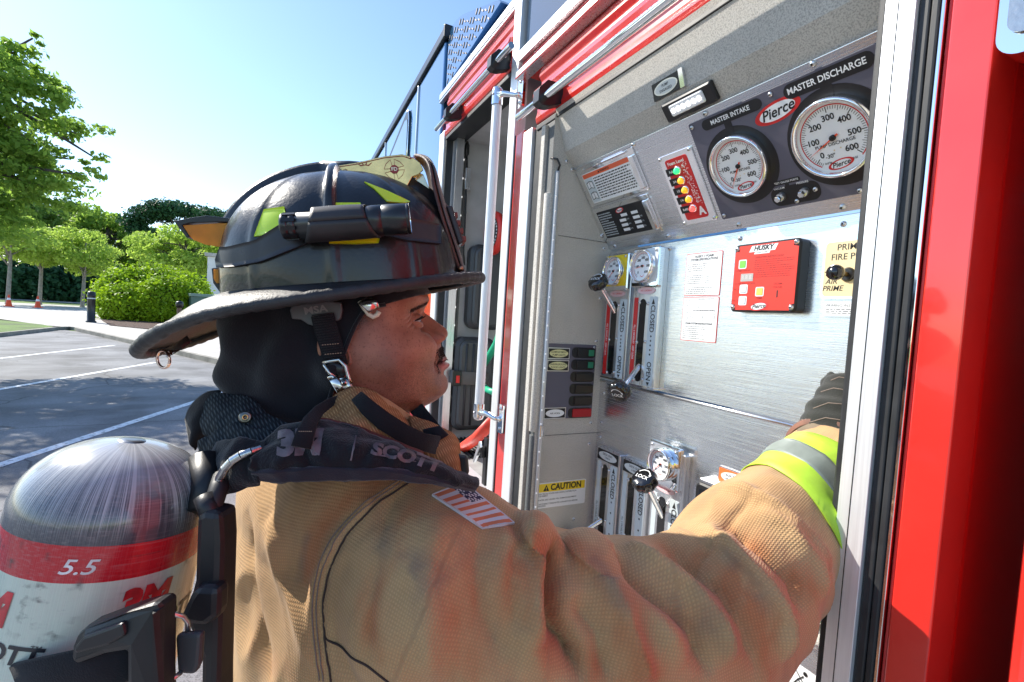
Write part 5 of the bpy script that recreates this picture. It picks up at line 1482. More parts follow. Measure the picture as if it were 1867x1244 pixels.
for top, bot, m in (([(482, 383), (519, 378)], [(464, 432), (499, 428), (530, 440)], LIME), ([(500, 430), (529, 425)], [(500, 460), (530, 456)], LIMEY),
                    ([(612, 371), (657, 371)], [(610, 384), (660, 380)], LIME), ([(604, 428), (655, 424), (692, 436)], [(601, 445), (650, 446), (690, 444)], LIMEY),
                    ([(664, 333), (712, 352), (747, 369)], [(682, 345), (706, 369), (738, 371)], LIME)):
    o = patch('reflector', helmet, top, bot, shell_bvh, m, .0006, .0010); 
    if o: weld(o)
# rubber band round the shell
o = patch('rubber_strap', helmet, [(374, 452), (420, 452), (470, 440), (520, 408), (560, 388), (640, 392), (700, 398), (750, 402), (800, 412)], [(380, 490), (430, 487), (480, 478), (520, 462), (565, 444), (620, 436), (690, 428), (740, 440), (800, 446)], shell_bvh, RUBB, .0022, .0022, 40, 5)
weld(o)
b = MB(MH)                                     # the part of the band on the far side
pts = [Vector(shell_p(R(a), .120, .004)) for a in range(-8, -190, -8)]
b.ribbon(pts, [Vector((math.cos(R(a)), math.sin(R(a)), 0)) for a in range(-8, -190, -8)], .026, .003, RUBB); b.build('rubber_strap', helmet)
# orange reflectors at the rear
def plate_px(name, parent, poly, s0, s1, m, bev=.0015, mtx=None):
    """flat piece: outline read on the plane s=s0, thickness to s1"""
    P0 = [hl(x, y, s0) for x, y in poly]; b = MB(MH); n = len(P0)
    vs = P0+[Vector((p.x, s1, p.z)) for p in P0]
    fs = [tuple(range(n)), tuple(range(2*n-1, n-1, -1))]+[(k, n+k, n+(k+1) % n, (k+1) % n) for k in range(n)]
    b.add(vs, fs, m); return b.build(name, parent, bevel=bev)
et = plate_px('eye_shield', helmet, [(316, 403), (347, 397), (375, 393), (440, 400), (441, 406), (400, 405), (345, 407), (332, 411), (346, 432), (340, 434), (326, 416)], .030, .006, BLK, .001)
t_ = ORA.node_tree; tr_ = t_.nodes.new('ShaderNodeBsdfTranslucent'); tr_.inputs[0].default_value = (1., .50, .06, 1); mx_ = t_.nodes.new('ShaderNodeMixShader'); mx_.inputs[0].default_value = .6
t_.links.new(t_.nodes['Principled BSDF'].outputs[0], mx_.inputs[1]); t_.links.new(tr_.outputs[0], mx_.inputs[2]); t_.links.new(mx_.outputs[0], t_.nodes['Material Output'].inputs['Surface'])
plate_px('amber_lens', et, [(333, 411), (400, 407), (439, 407), (440, 418), (436, 433), (418, 444), (397, 450), (374, 446), (353, 438), (343, 428)], .0285, .0265, ORA, .0005)
e2 = plate_px('eye_shield', helmet, [(385, 489), (414, 487), (416, 520), (412, 541), (404, 538), (388, 516)], .038, .010, BLK, .001)
plate_px('reflector', e2, [(389, 491), (412, 489), (411, 514), (394, 517), (389, 508)], .0405, .0385, ORA, .0006)
b = MB(MH); b.sphere(tuple(hl(420, 508, .036)), .0075, STEELB, 14); b.build('hinge_bolt', e2)
# ---- brass holder of the front piece
bp_ = [(603, 304), (648, 297), (700, 285), (733, 281), (752, 287), (766, 297), (772, 310), (763, 318), (752, 322), (743, 338), (738, 350), (733, 354), (722, 350), (690, 338), (650, 325), (603, 317)]
brass = plate_px('front_holder', helmet, bp_, .016, .0135, BRASS, .0006)
b = MB(MH)
def hline(mb, pts, w, s, m):
    P0 = [hl(x, y, s) for x, y in pts]; mb.ribbon(P0, (0, 1, 0), w, .0004, m, smooth=False)
RINK = mat('engraved_red', (.30, .03, .03), .5)
hline(b, [(604, 313), (650, 319), (690, 331), (728, 345)], .0011, .0165, RINK); hline(b, [(606, 306), (650, 299.5), (700, 288), (733, 284.5), (750, 290)], .0008, .0165, RINK)
c0 = hl(719, 309, .0165)
for q in range(4):
    a0 = R(45+90*q+8); 
    def pp(r, d): return (c0.x+r*math.cos(a0+R(d)), .0165, c0.z+r*math.sin(a0+R(d)))
    ring = [pp(.0055, -28), pp(.0125, -34), pp(.0118, 0), pp(.0125, 34), pp(.0055, 28), pp(.0055, -28)]
    b.ribbon([Vector(p) for p in ring], (0, 1, 0), .0006, .0004, RINK, smooth=False)
Tm = Matrix(((1, 0, 0, c0.x), (0, 0, 1, .0164), (0, 1, 0, c0.z), (0, 0, 0, 1)))
Tm2 = Matrix(((1, 0, 0, c0.x), (0, 0, -1, .0164), (0, 1, 0, c0.z), (0, 0, 0, 1)))
b.prism(ell(0, 0, .0052, .0052, 24), 0, .0006, RINK, Tm)
vs, fs = text_mesh('FD', 'CENTER', .02, 0)
b.add([(c0.x+x*.0062, .0172, c0.z+y*.0062) for x, y in vs], fs, mat('brass_light', (.9, .78, .5), .3, metal=.6))
for (x0, y0, k) in ((657, 304, 1), (745, 291, .8)):
    for i in range(4):
        a = R(150-i*38); p0 = hl(x0+8*k, y0-3, .0165); p2 = p0+Vector((math.cos(a)*.011*k, 0, math.sin(a)*.005*k)); p1 = p0.lerp(p2, .5)+Vector((0, 0, -.002*k)); b.ribbon([p0, p1, p2], (0, 1, 0), [.0004, .0014*k, .0003], .0004, RINK, smooth=False)
b.build('engraving', brass)
for x, y in ((630, 313), (682, 325), (733, 345)):
    p = hl(x, y, .016); b = MB(MH @ Matrix(((1, 0, 0, p.x), (0, 0, 1, .016), (0, 1, 0, p.z), (0, 0, 0, 1))))
    b.lathe([(.0032, 0), (.0030, .0012), (.0018, .0024), (.0001, .0027)], BRASS, 16); b.build('rivet', brass)
plate_px('holder_leaf', brass, [(757, 312), (772, 318), (783, 345), (790, 372), (797, 402), (790, 420), (780, 405), (768, 385), (762, 352)], .004, .002, mat('pale_brass', (.75, .68, .5), .25, metal=.9, var=(40, .2)), .0005)
plate_px('holder_leaf', brass, [(603, 304), (733, 281), (752, 287), (770, 304), (740, 352), (603, 318)], -.0135, -.016, BRASS, .0006)
# ---- leather front piece seen edge on
line = [(757, 284), (772, 289), (785, 303), (793, 322), (798, 345), (805, 370), (812, 395), (820, 420), (829, 447), (836, 472), (843, 496), (846, 508)]
cen = [hl(x+3, y, 0.) for x, y in line]
hwid = [.004, .014, .026, .036, .042, .045, .047, .048, .047, .044, .040, .036]
def front_sheet(d_off, wk, m, name, parent, th=.0028, s_cut=None):
    b = MB(MH); P = []
    for c, w in zip(cen, hwid):
        row = []
        for j in range(17):
            s = (-1+j/8)*w*wk; row.append(Vector((c.x+d_off-.0045*(s/.045)**2*1.6, s, c.z)))
        P.append(row)
    b.grid(P, m, False); o = b.build(name, parent); so = o.modifiers.new('t', 'SOLIDIFY'); so.thickness = th; so.offset = 0
    o.modifiers.new('s', 'SUBSURF').levels = 1; return o
fp = front_sheet(-.004, 1., LEA, 'front_piece', helmet, .0045)
front_sheet(.0005, .94, leather('leather_worn', (.10, .075, .07), .6, .05, 300, .8), 'leather_layer', fp, .003)
pb = MB(MH); q0 = [hl(811, 384, .0), hl(822, 384, 0.), hl(842, 447, 0.), hl(833, 452, 0.)]
n = 4; w = .030
vs = [Vector((p.x, w, p.z)) for p in q0]+[Vector((p.x, -w, p.z)) for p in q0]
pb.add(vs, [(0, 1, 2, 3), (7, 6, 5, 4)]+[(k, 4+k, 4+(k+1) % 4, (k+1) % 4) for k in range(4)], leather('leather_dark', (.020, .012, .014), .5, .2, 350, .6))
pb.build('leather_badge', fp, bevel=.002)
b = MB(MH)
for z_ in (0, 1, 2, 3):
    p = hl(826+z_*5, 398+z_*14, 0); b.box(p.x-.002, p.x+.0045, -.022, .022, p.z-.0035, p.z+.0035, mat('leather_red', (.22, .05, .035), .6))
b.build('badge_numbers', fp, bevel=.001)
b = MB(MH)
for x, y in ((815, 437), (840, 490)):
    p = hl(x, y, .040); b.sphere(tuple(p), .0035, mat('copper_rivet', (.55, .25, .15), .35, metal=1), 10)
b.build('copper_rivet', fp)
b = MB(MH)
for s in (.012, -.012): b.cyl(tuple(hl(842, 508, s)), tuple(hl(866, 512, s)), .003, .003, CHROME, 10)
b.sphere(tuple(hl(852, 505, .014)), .0045, CHROME, 10); b.build('front_bolt', helmet)
# ---- D ring at the rear
b = MB(MH); c = hl(298, 655, .012)
b.tube([(c.x+.0085*math.cos(a), c.y+.004*math.cos(a), c.z+.0105*math.sin(a)) for a in [2*PI*k/20 for k in range(20)]], .0016, mat('copper_chrome', (.80, .58, .48), .15, metal=1.), 8, closed=True)
c2 = hl(312, 634, .012); b.ribbon([hl(345, 618, .012), hl(322, 634, .012), hl(302, 645, .012)], (0, 1, .6), .012, .0015, CHROME)
b.build('hanging_ring', helmet)
# ---- side bracket, chin strap
GP = mat('grey_plastic', (.085, .088, .092), .45, bump=(700, .2, .0003))
br_ = plate_px('strap_bracket', helmet, [(528, 566), (532, 556), (600, 549), (622, 552), (624, 566), (621, 582), (612, 587), (606, 576), (590, 578), (588, 590), (578, 596), (562, 592), (548, 583), (532, 582)], .094, .086, GP, .0015)
p0 = hl(559, 568, .0945); p1 = hl(592, 563, .0945); sl = math.atan2(p1.z-p0.z, p1.x-p0.x); vs, fs = text_mesh('MSA', 'CENTER', .03, 0)
b = MB(MH); pc = (p0+p1)/2
b.add([(pc.x+(x*math.cos(sl)-y*math.sin(sl))*.0105*1.2, .0949, pc.z+(x*math.sin(sl)+y*math.cos(sl))*.0105) for x, y in vs], fs, mat('emboss_light', (.22, .20, .20), .5)); b.build('lettering', br_)
WEB = fabric('black_webbing', (.014, .014, .017), 700, sheen=.1)
cs = [(588, 574), (592, 592), (598, 612), (604, 632), (610, 652), (614, 668)]
ribs = MB(MH); P0 = [hl(x, y, .099-.0005*k) for k, (x, y) in enumerate(cs)]
ribs.ribbon(P0, (0, 1, 0), .024, .0022, WEB)
for k in range(22):
    t = k/21*4.9; i0 = min(int(t), 4); p = P0[i0].lerp(P0[i0+1], t-i0); ribs.tube([p+Vector((-.0105, .0016, 0)), p+Vector((.0105, .0016, .0012))], .0006, WEB, 5)
strap = ribs.build('chin_strap', helmet)
st_ = MB(MH)
for (x, y) in ((603, 628), (608, 645)):
    p = hl(x, y, .1005)
    for k in range(7): st_.box(p.x-.009+k*.0026, p.x-.0075+k*.0026, .0998, .1004, p.z-.0004, p.z+.0004, mat('thread', (.35, .25, .18), .8))
st_.build('stitching', strap)
BK = mat('worn_nickel', (.62, .60, .57), .18, metal=1., var=(60, .2))
b = MB(MH)
def bar(mb, pts, r, m, s=.101): mb.tube([hl(x, y, s_) if len(q) == 3 else hl(x, y, s) for q in pts for x, y, s_ in [(q[0], q[1], q[2] if len(q) == 3 else s)]], r, m, 8)
bar(b, [(588, 661), (618, 656), (630, 668), (636, 690), (640, 700)], .0022, BK)
bar(b, [(588, 661), (600, 680), (612, 688)], .0018, BK)
bar(b, [(598, 690), (606, 686), (614, 694), (622, 712), (634, 724)], .0026, BK)
bar(b, [(620, 690), (632, 694), (640, 706), (645, 722), (642, 728), (636, 722)], .0030, BK)
b.ribbon([hl(606, 690, .1035), hl(616, 704, .104), (hl(628, 722, .103))], (0, 1, 0), .009, .0018, BK)
b.ribbon([hl(626, 690, .1035), hl(634, 706, .104), (hl(640, 726, .103))], (0, 1, 0), .008, .0022, BK)
b.lathe([(.0032, -.003), (.0032, .003), (.0012, .004)], BK, 14, MH.inverted() @ MH @ Matrix.Translation(tuple(hl(628, 698, .105))) @ Matrix.Rotation(-PI/2, 4, 'X'))
b.ribbon([hl(594, 668, .1), hl(616, 672, .1005), hl(630, 684, .1005)], (0, 1, 0), .010, .0014, BLK)
b.build('buckle', strap)
b = MB(MH)
b.ribbon([hl(634, 722, .099), hl(606, 736, .100), hl(580, 752, .100), hl(560, 776, .098), hl(548, 806, .096)], [Vector((0, 1, 0))]*5, [.009, .010, .011, .013, .016], .002, WEB)
b.build('strap_tail', strap)
b = MB(MH)
bar(b, [(656, 549, .088), (664, 562, .088), (672, 573, .088), (680, 578, .088), (688, 574, .088), (691, 568, .088)], .0028, mat('ivory_plastic', (.72, .66, .52), .4))
b.ribbon([hl(660, 546, .090), hl(672, 556, .090), hl(680, 566, .090)], (0, 1, .2), .012, .0025, BK); b.ribbon([hl(672, 545, .089), hl(684, 552, .089), hl(687, 562, .089)], (0, 1, .2), .006, .003, BK)
b.build('eye_shield_hook', helmet)
# ================================================================== torch on the helmet
tl = empty('torch', MH @ hl(630, 400, .125), 'black cylindrical torch strapped along the side of the helmet', 'torch')
TB = mat('torch_black', (.012, .013, .015), .32, coat=.2, bump=(900, .1, .0002))
a_, c_ = hl(514, 414, .118), hl(748, 399, .122)
ax = (c_-a_); Lt = ax.length; Mt = MH @ Matrix.Translation(a_) @ ax.to_track_quat('Z', 'Y').to_matrix().to_4x4()
b = MB(Mt); rt, rh = .0132, .0160
b.lathe([(.0001, 0), (.0105, 0), (.0125, .001), (rt, .003), (rt, .007), (.0122, .0075), (.0122, .0085), (rt, .009), (rt, .014), (.0122, .0145), (.0122, .0155), (rt, .016), (rt, Lt*.62)], TB, 40)
b.build('barrel', tl)
b = MB(Mt); b.lathe([(rt, Lt*.62), (.0150, Lt*.66), (rh, Lt*.70), (rh, Lt*.775), (.0156, Lt*.777), (.0156, Lt*.783), (rh, Lt*.785), (rh, Lt*.965), (.0155, Lt*.97), (.0155, Lt*.975), (rh, Lt*.98), (rh, Lt), (.0145, Lt)], TB, 44); b.lathe([(.0145, Lt), (.0145, Lt-.003), (.0001, Lt-.003)], CHROME, 30); b.build('head', tl)
b = MB(Mt)
for k in range(10):
    a = 2*PI*k/10; b.box(-.002, .002, rt-.0006, rt+.0006, .003, .0155, BLK, M=Matrix.Rotation(a, 4, 'Z'))
b.build('grip_ribs', tl)
# rubber loop that holds the torch, part of the helmet's strap
b = MB(Mt); P = []
for i in range(25):
    a = 2*PI*i/24; row = []
    for k in range(15):
        t = k/14; cut0 = .20+.10*math.cos(a-.9)*.5; cut1 = .70+.05*math.cos(a+2.2)
        z = Lt*(cut0+(cut1-cut0)*t); r0_ = rt+.0022+.0022*math.sin(t*PI)*.3; row.append((r0_*math.cos(a), r0_*math.sin(a), z))
    P.append(row)
b.grid(P, RUBB, False); o = b.build('torch_loop', helmet); so = o.modifiers.new('t', 'SOLIDIFY'); so.thickness = .002; so.offset = -1
# ================================================================== COAT
def remesh(parts, voxel, smooth_it=6, name='tmp'):
    """union of tapered capsules and ellipsoids as one closed surface -> (verts, faces)"""
    b = MB()
    for p in parts: p(b)
    o = b.build(name)
    r = o.modifiers.new('r', 'REMESH'); r.mode = 'VOXEL'; r.voxel_size = voxel
    sm_ = o.modifiers.new('s', 'SMOOTH'); sm_.factor = .5; sm_.iterations = smooth_it
    bpy.context.view_layer.update()
    e = o.evaluated_get(bpy.context.evaluated_depsgraph_get()); me = e.to_mesh()
    n = len(me.vertices); co = np.empty(n*3, np.float32); me.vertices.foreach_get('co', co)
    fs = [tuple(p.vertices) for p in me.polygons]; e.to_mesh_clear()
    me0 = o.data; bpy.data.objects.remove(o); bpy.data.meshes.remove(me0)
    return co.reshape(-1, 3).astype(float), fs
def caps(pts, rs, flat=None):
    def f(b):
        P_ = []; R__ = []
        for k in range(len(pts)-1):
            for t in np.linspace(0, 1, 7)[:-1]: P_.append(Vector(pts[k]).lerp(Vector(pts[k+1]), t)); R__.append(rs[k]*(1-t)+rs[k+1]*t)
        P_.append(Vector(pts[-1])); R__.append(rs[-1])
        for _ in range(3): P_ = [P_[0]]+[(P_[i-1]+P_[i]*2+P_[i+1])/4 for i in range(1, len(P_)-1)]+[P_[-1]]
        b.tube(P_, R__, BLK, 28)
        b.sphere(tuple(P_[0]), R__[0], BLK, 24); b.sphere(tuple(P_[-1]), R__[-1], BLK, 24)
    return f
def ellip(c, r, yaw_=0.):
    def f(b):
        M0 = b.M; b.M = Matrix.Translation(c) @ Matrix.Rotation(yaw_, 4, 'Z'); b.sphere((0, 0, 0), 1, BLK, 40, sc=r); b.M = M0
    return f
def rings(zs, cx, cy, ax, ay, yw, n=56, e=2.3):
    def f(b):
        P = []
        for i in range(n):
            a = 2*PI*i/n; row = []
            for k, z in enumerate(zs):
                c, s = math.cos(a), math.sin(a); r = (abs(c)**e+abs(s)**e)**(-1/e); x, y = ax[k]*r*c, ay[k]*r*s
                row.append((cx[k]+x*math.cos(yw)-y*math.sin(yw), cy[k]+x*math.sin(yw)+y*math.cos(yw), z))
            P.append(row)
        b.grid(P, BLK, True)
        for k in (0, -1): b.add([r[k] for r in P], [tuple(range(n)) if k else tuple(range(n-1, -1, -1))], BLK)
    return f
SHL = AT(800, 1040, d=.60)
ARM = [AT(795, 1058, d=.585), AT(955, 1130, d=.580), AT(1165, 1155, d=.605), AT(1300, 1110, d=.64), AT(1372, 1005, d=.69), AT(1450, 920, d=.745), AT(1522, 848, d=.80)]
ARM_R = [.118, .100, .104, .103, .096, .082, .073]
zs = [-1.02, -.85, -.70, -.55, -.42, -.33, -.27, -.225, -.20]
parts_ = [rings(zs, [.105, .108, .110, .112, .112, .110, .105, .100, .095], [.70]*9, [.160, .150, .143, .140, .138, .132, .118, .100, .075], [.215, .205, .200, .202, .205, .200, .185, .155, .125], R(24), e=2.9),
          ellip((.105, .70, -.285), (.130, .215, .110), R(24)),
          caps(ARM, ARM_R), ellip(tuple(AT(765, 1040, d=.61)), (.12, .115, .108)), ellip(tuple(AT(966, 1008, d=.565)), (.026, .045, .041), R(20)), ellip(tuple(AT(1065, 1040, d=.575)), (.034, .045, .046), R(20)), ellip(tuple(AT(1158, 1058, d=.60)), (.040, .05, .045), R(20)),
          caps([(.10, .90, -.33), (.16, .98, -.50), (.30, 1.0, -.62), (.42, .93, -.60)], [.11, .10, .09, .075])]
cv, cf = remesh(parts_, .0046, 12)
def compute_normals(V, F):
    q = np.array([f if len(f) == 4 else f+(f[2],) for f in F]); a = V[q[:, 2]]-V[q[:, 0]]; b_ = V[q[:, 3]]-V[q[:, 1]]
    n = np.cross(a, b_); N = np.zeros_like(V)
    for k in range(4): np.add.at(N, q[:, k], n)
    return N/np.maximum(np.linalg.norm(N, axis=1), 1e-9)[:, None]
def pline(px_pts, bvh):
    out = []
    for k in range(len(px_pts)-1):
        (x0, y0), (x1, y1) = px_pts[k][:2], px_pts[k+1][:2]
        n = max(2, int(math.dist((x0, y0), (x1, y1))/14))
        for t in range(n):
            r_ = cast(x0+(x1-x0)*t/n, y0+(y1-y0)*t/n, bvh)
            if r_: out.append((r_[0], r_[1]))
    r_ = cast(*px_pts[-1][:2], bvh)
    if r_: out.append((r_[0], r_[1]))
    return out
def seg_dist(V, P):
    """distance of V to polyline P and position 0..1 along it"""
    P = np.array(P); best = np.full(len(V), 9.); tt_ = np.zeros(len(V)); L = len(P)-1
    lo = P.min(0)-.12; hi = P.max(0)+.12; m = np.all((V > lo) & (V < hi), axis=1); W_ = V[m]
    bm = np.full(len(W_), 9.); tm = np.zeros(len(W_))
    for k in range(L):
        a, c = P[k], P[k+1]; d = c-a; q = np.clip((W_-a)@d/max(d@d, 1e-12), 0, 1); dist = np.linalg.norm(W_-(a+q[:, None]*d), axis=1)
        u = dist < bm; bm[u] = dist[u]; tm[u] = (k+q[u])/L
    best[m] = bm; tt_[m] = tm
    return best, tt_
N0 = compute_normals(cv, cf)
bv = BVHTree.FromPolygons([tuple(v) for v in cv], cf)
FOLDS = [  # points in the photograph, width m, height m (negative = valley)
    ([(972, 945), (978, 1000), (972, 1060), (972, 1115), (985, 1170)], .013, .014),
    ([(1010, 985), (1002, 1030), (996, 1080), (1002, 1130), (1035, 1180), (1060, 1244)], .011, -.026),
    ([(1040, 975), (1065, 1030), (1130, 1085), (1190, 1130), (1250, 1200)], .020, .012),
    ([(1140, 985), (1190, 1040), (1245, 1075), (1300, 1130), (1335, 1200)], .014, .014),
    ([(1110, 1000), (1150, 1060), (1200, 1100), (1260, 1150), (1290, 1230)], .012, -.013),
    ([(1215, 985), (1265, 1025), (1320, 1080), (1360, 1150), (1380, 1230)], .014, -.013),
    ([(1290, 960), (1330, 1010), (1385, 1070), (1420, 1130), (1430, 1200)], .015, .013),
    ([(1330, 960), (1390, 1010), (1440, 1060), (1462, 1120)], .011, -.010),
    ([(1380, 930), (1430, 970), (1475, 1030), (1490, 1090)], .013, .010),
    ([(1300, 890), (1360, 900), (1420, 935), (1470, 980), (1500, 1040)], .012, .009),
    ([(1200, 985), (1263, 1043), (1345, 936), (1394, 892)], .006, -.004),
    ([(900, 930), (920, 1000), (930, 1080), (960, 1160), (1000, 1244)], .018, .008),
    ([(870, 960), (868, 1040), (880, 1120), (920, 1200)], .014, -.007),
    ([(800, 940), (790, 1020), (780, 1110), (790, 1244)], .020, .007),
    ([(720, 900), (690, 1000), (670, 1100), (680, 1200)], .016, -.005),
    ([(930, 1000), (925, 1080), (945, 1150)], .010, -.008),
    ([(1080, 1060), (1130, 1120), (1160, 1190), (1180, 1244)], .013, .010),
    ([(1045, 1090), (1090, 1150), (1110, 1244)], .012, -.010),
    ([(500, 940), (520, 1040), (560, 1140), (590, 1220)], .016, .006),
    ([(450, 930), (462, 1030), (480, 1140), (500, 1240)], .016, -.005),
    ([(760, 872), (690, 915), (630, 975), (598, 1040), (588, 1100), (594, 1160), (606, 1240)], .005, -.005),
    ([(740, 880), (675, 925), (615, 985), (582, 1050), (575, 1110), (580, 1160)], .006, .003),
]
disp = np.zeros(len(cv))
for pts, w, hgt in FOLDS:
    pl_ = pline(pts, bv)
    if len(pl_) < 3: continue
    d, t = seg_dist(cv, [p[0] for p in pl_]); tap = np.clip(np.minimum(t, 1-t)*6, 0, 1)**.7
    hgt *= 1.25; disp += (1.35*hgt*np.exp(-(d/(w*.85))**1.7) if hgt > 0 else 1.25*hgt*np.exp(-(d/(w*.8))**1.25))*tap
pn = [noise.noise(Vector(v*9))*.006+(.5-abs(noise.noise(Vector((v[0]*13+v[2]*7, v[1]*13, v[2]*6-v[0]*6)))))*.013+noise.noise(Vector((v[0]*22, v[1]*22, v[2]*11)))*.0026 for v in cv]
disp += np.array(pn)
cv = cv+N0*disp[:, None]
# hem of the sleeve, where the glove goes in
sd0 = np.array(ARM[-1]); adir = np.array((ARM[-1]-ARM[-2]).normalized())
along_ = (cv-sd0)@adir
m_ = (np.linalg.norm(cv-sd0, axis=1) < .10) & (along_ > .004)
cv[m_] -= np.outer(along_[m_]-.004, adir)
# ---- woven texture coordinates: round the body, along the sleeve
armP = np.array([tuple(AT(700, 1000, d=.62))]+[tuple(p) for p in ARM]+[tuple(ARM[-1]+(ARM[-1]-ARM[-2])*.5)])
def arm_uv(V):
    best = np.full(len(V), 9.); L0 = 0; uu = np.zeros(len(V)); vv = np.zeros(len(V)); up = np.array([0, 0, 1.])
    for k in range(len(armP)-1):
        a, c = armP[k], armP[k+1]; d = c-a; L = np.linalg.norm(d); d = d/L; q = np.clip((V-a)@d, 0, L); r = V-(a+q[:, None]*d); dist = np.linalg.norm(r, axis=1)
        s1 = np.cross(d, up); s1 /= np.linalg.norm(s1); s2 = np.cross(s1, d); m = dist < best
        best[m] = dist[m]; uu[m] = (L0+(V[m]-a)@d); vv[m] = np.arctan2(r[m]@s1, r[m]@s2)*.105; L0 += L
    return uu, vv
au, av = arm_uv(cv)
tx = cv[:, 0]-.108; ty = cv[:, 1]-.70
tu = np.arctan2(-tx, -ty)*.21; tv = cv[:, 2]
seam_y = [860, 915, 975, 1040, 1100, 1160, 1260]; seam_x = [770, 690, 630, 598, 588, 594, 608]
rel = cv@np.array([tuple(_r), tuple(-_u), tuple(_f)]).T; pxs = CX+FPX*rel[:, 0]/rel[:, 2]; pys = CY+FPX*rel[:, 1]/rel[:, 2]
is_arm = (pxs > np.interp(pys, seam_y, seam_x)) & (cv[:, 1] < .66) | (au > .42)
me = bpy.data.meshes.new('coat'); me.from_pydata(cv.tolist(), [], cf); me.update(); me.polygons.foreach_set('use_smooth', [True]*len(cf))
uvl = me.uv_layers.new(name='weave')
li = np.empty(len(me.loops), np.int32); me.loops.foreach_get('vertex_index', li)
fi = np.repeat(np.arange(len(cf)), [len(f) for f in cf])
farm = np.array([is_arm[f[0]] for f in cf])[fi]
uv = np.where(farm[:, None], np.stack([au[li], av[li]], 1), np.stack([tu[li], tv[li]], 1)); uvl.data.foreach_set('uv', uv.astype(np.float32).ravel())
# orange: red truck's reflections painted in, with fabric wear; grey: rub marks
bv2 = BVHTree.FromPolygons([tuple(v) for v in cv], cf)
REFLECTION_WEAR = [([(690, 880), (620, 920), (580, 970), (560, 1040)], .016, 1), ([(780, 885), (745, 930), (715, 1000), (690, 1070), (670, 1150)], .014, .8), ([(880, 910), (830, 960), (800, 1030)], .02, .7), ([(970, 990), (900, 1050), (850, 1130), (850, 1230)], .035, .8), ([(930, 960), (1000, 1020), (990, 1100)], .025, .9),
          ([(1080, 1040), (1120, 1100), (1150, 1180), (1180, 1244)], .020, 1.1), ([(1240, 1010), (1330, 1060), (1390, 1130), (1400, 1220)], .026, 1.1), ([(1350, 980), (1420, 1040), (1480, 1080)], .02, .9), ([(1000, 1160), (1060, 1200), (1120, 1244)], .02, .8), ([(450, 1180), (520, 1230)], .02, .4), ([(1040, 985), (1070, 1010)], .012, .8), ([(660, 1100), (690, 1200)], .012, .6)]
GREYS = [([(700, 985), (730, 1010), (760, 1040)], .016, .9), ([(840, 1000), (800, 1050), (780, 1060)], .015, .7), ([(1090, 1020), (1120, 1060), (1130, 1100)], .016, .8), ([(1290, 1130), (1330, 1170)], .02, .6), ([(560, 985), (545, 1060)], .008, .8), ([(1330, 1010), (1400, 1100)], .014, .7), ([(900, 1150), (930, 1244)], .016, .5), ([(1200, 1060), (1240, 1130)], .012, .7)]
reflection_wear = np.zeros(len(cv)); grey = np.zeros(len(cv))
for src, dst in ((REFLECTION_WEAR, reflection_wear), (GREYS, grey)):
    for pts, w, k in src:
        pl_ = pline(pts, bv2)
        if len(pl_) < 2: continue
        d, t = seg_dist(cv, [p[0] for p in pl_]); dst += k*np.exp(-(d/w)**2)
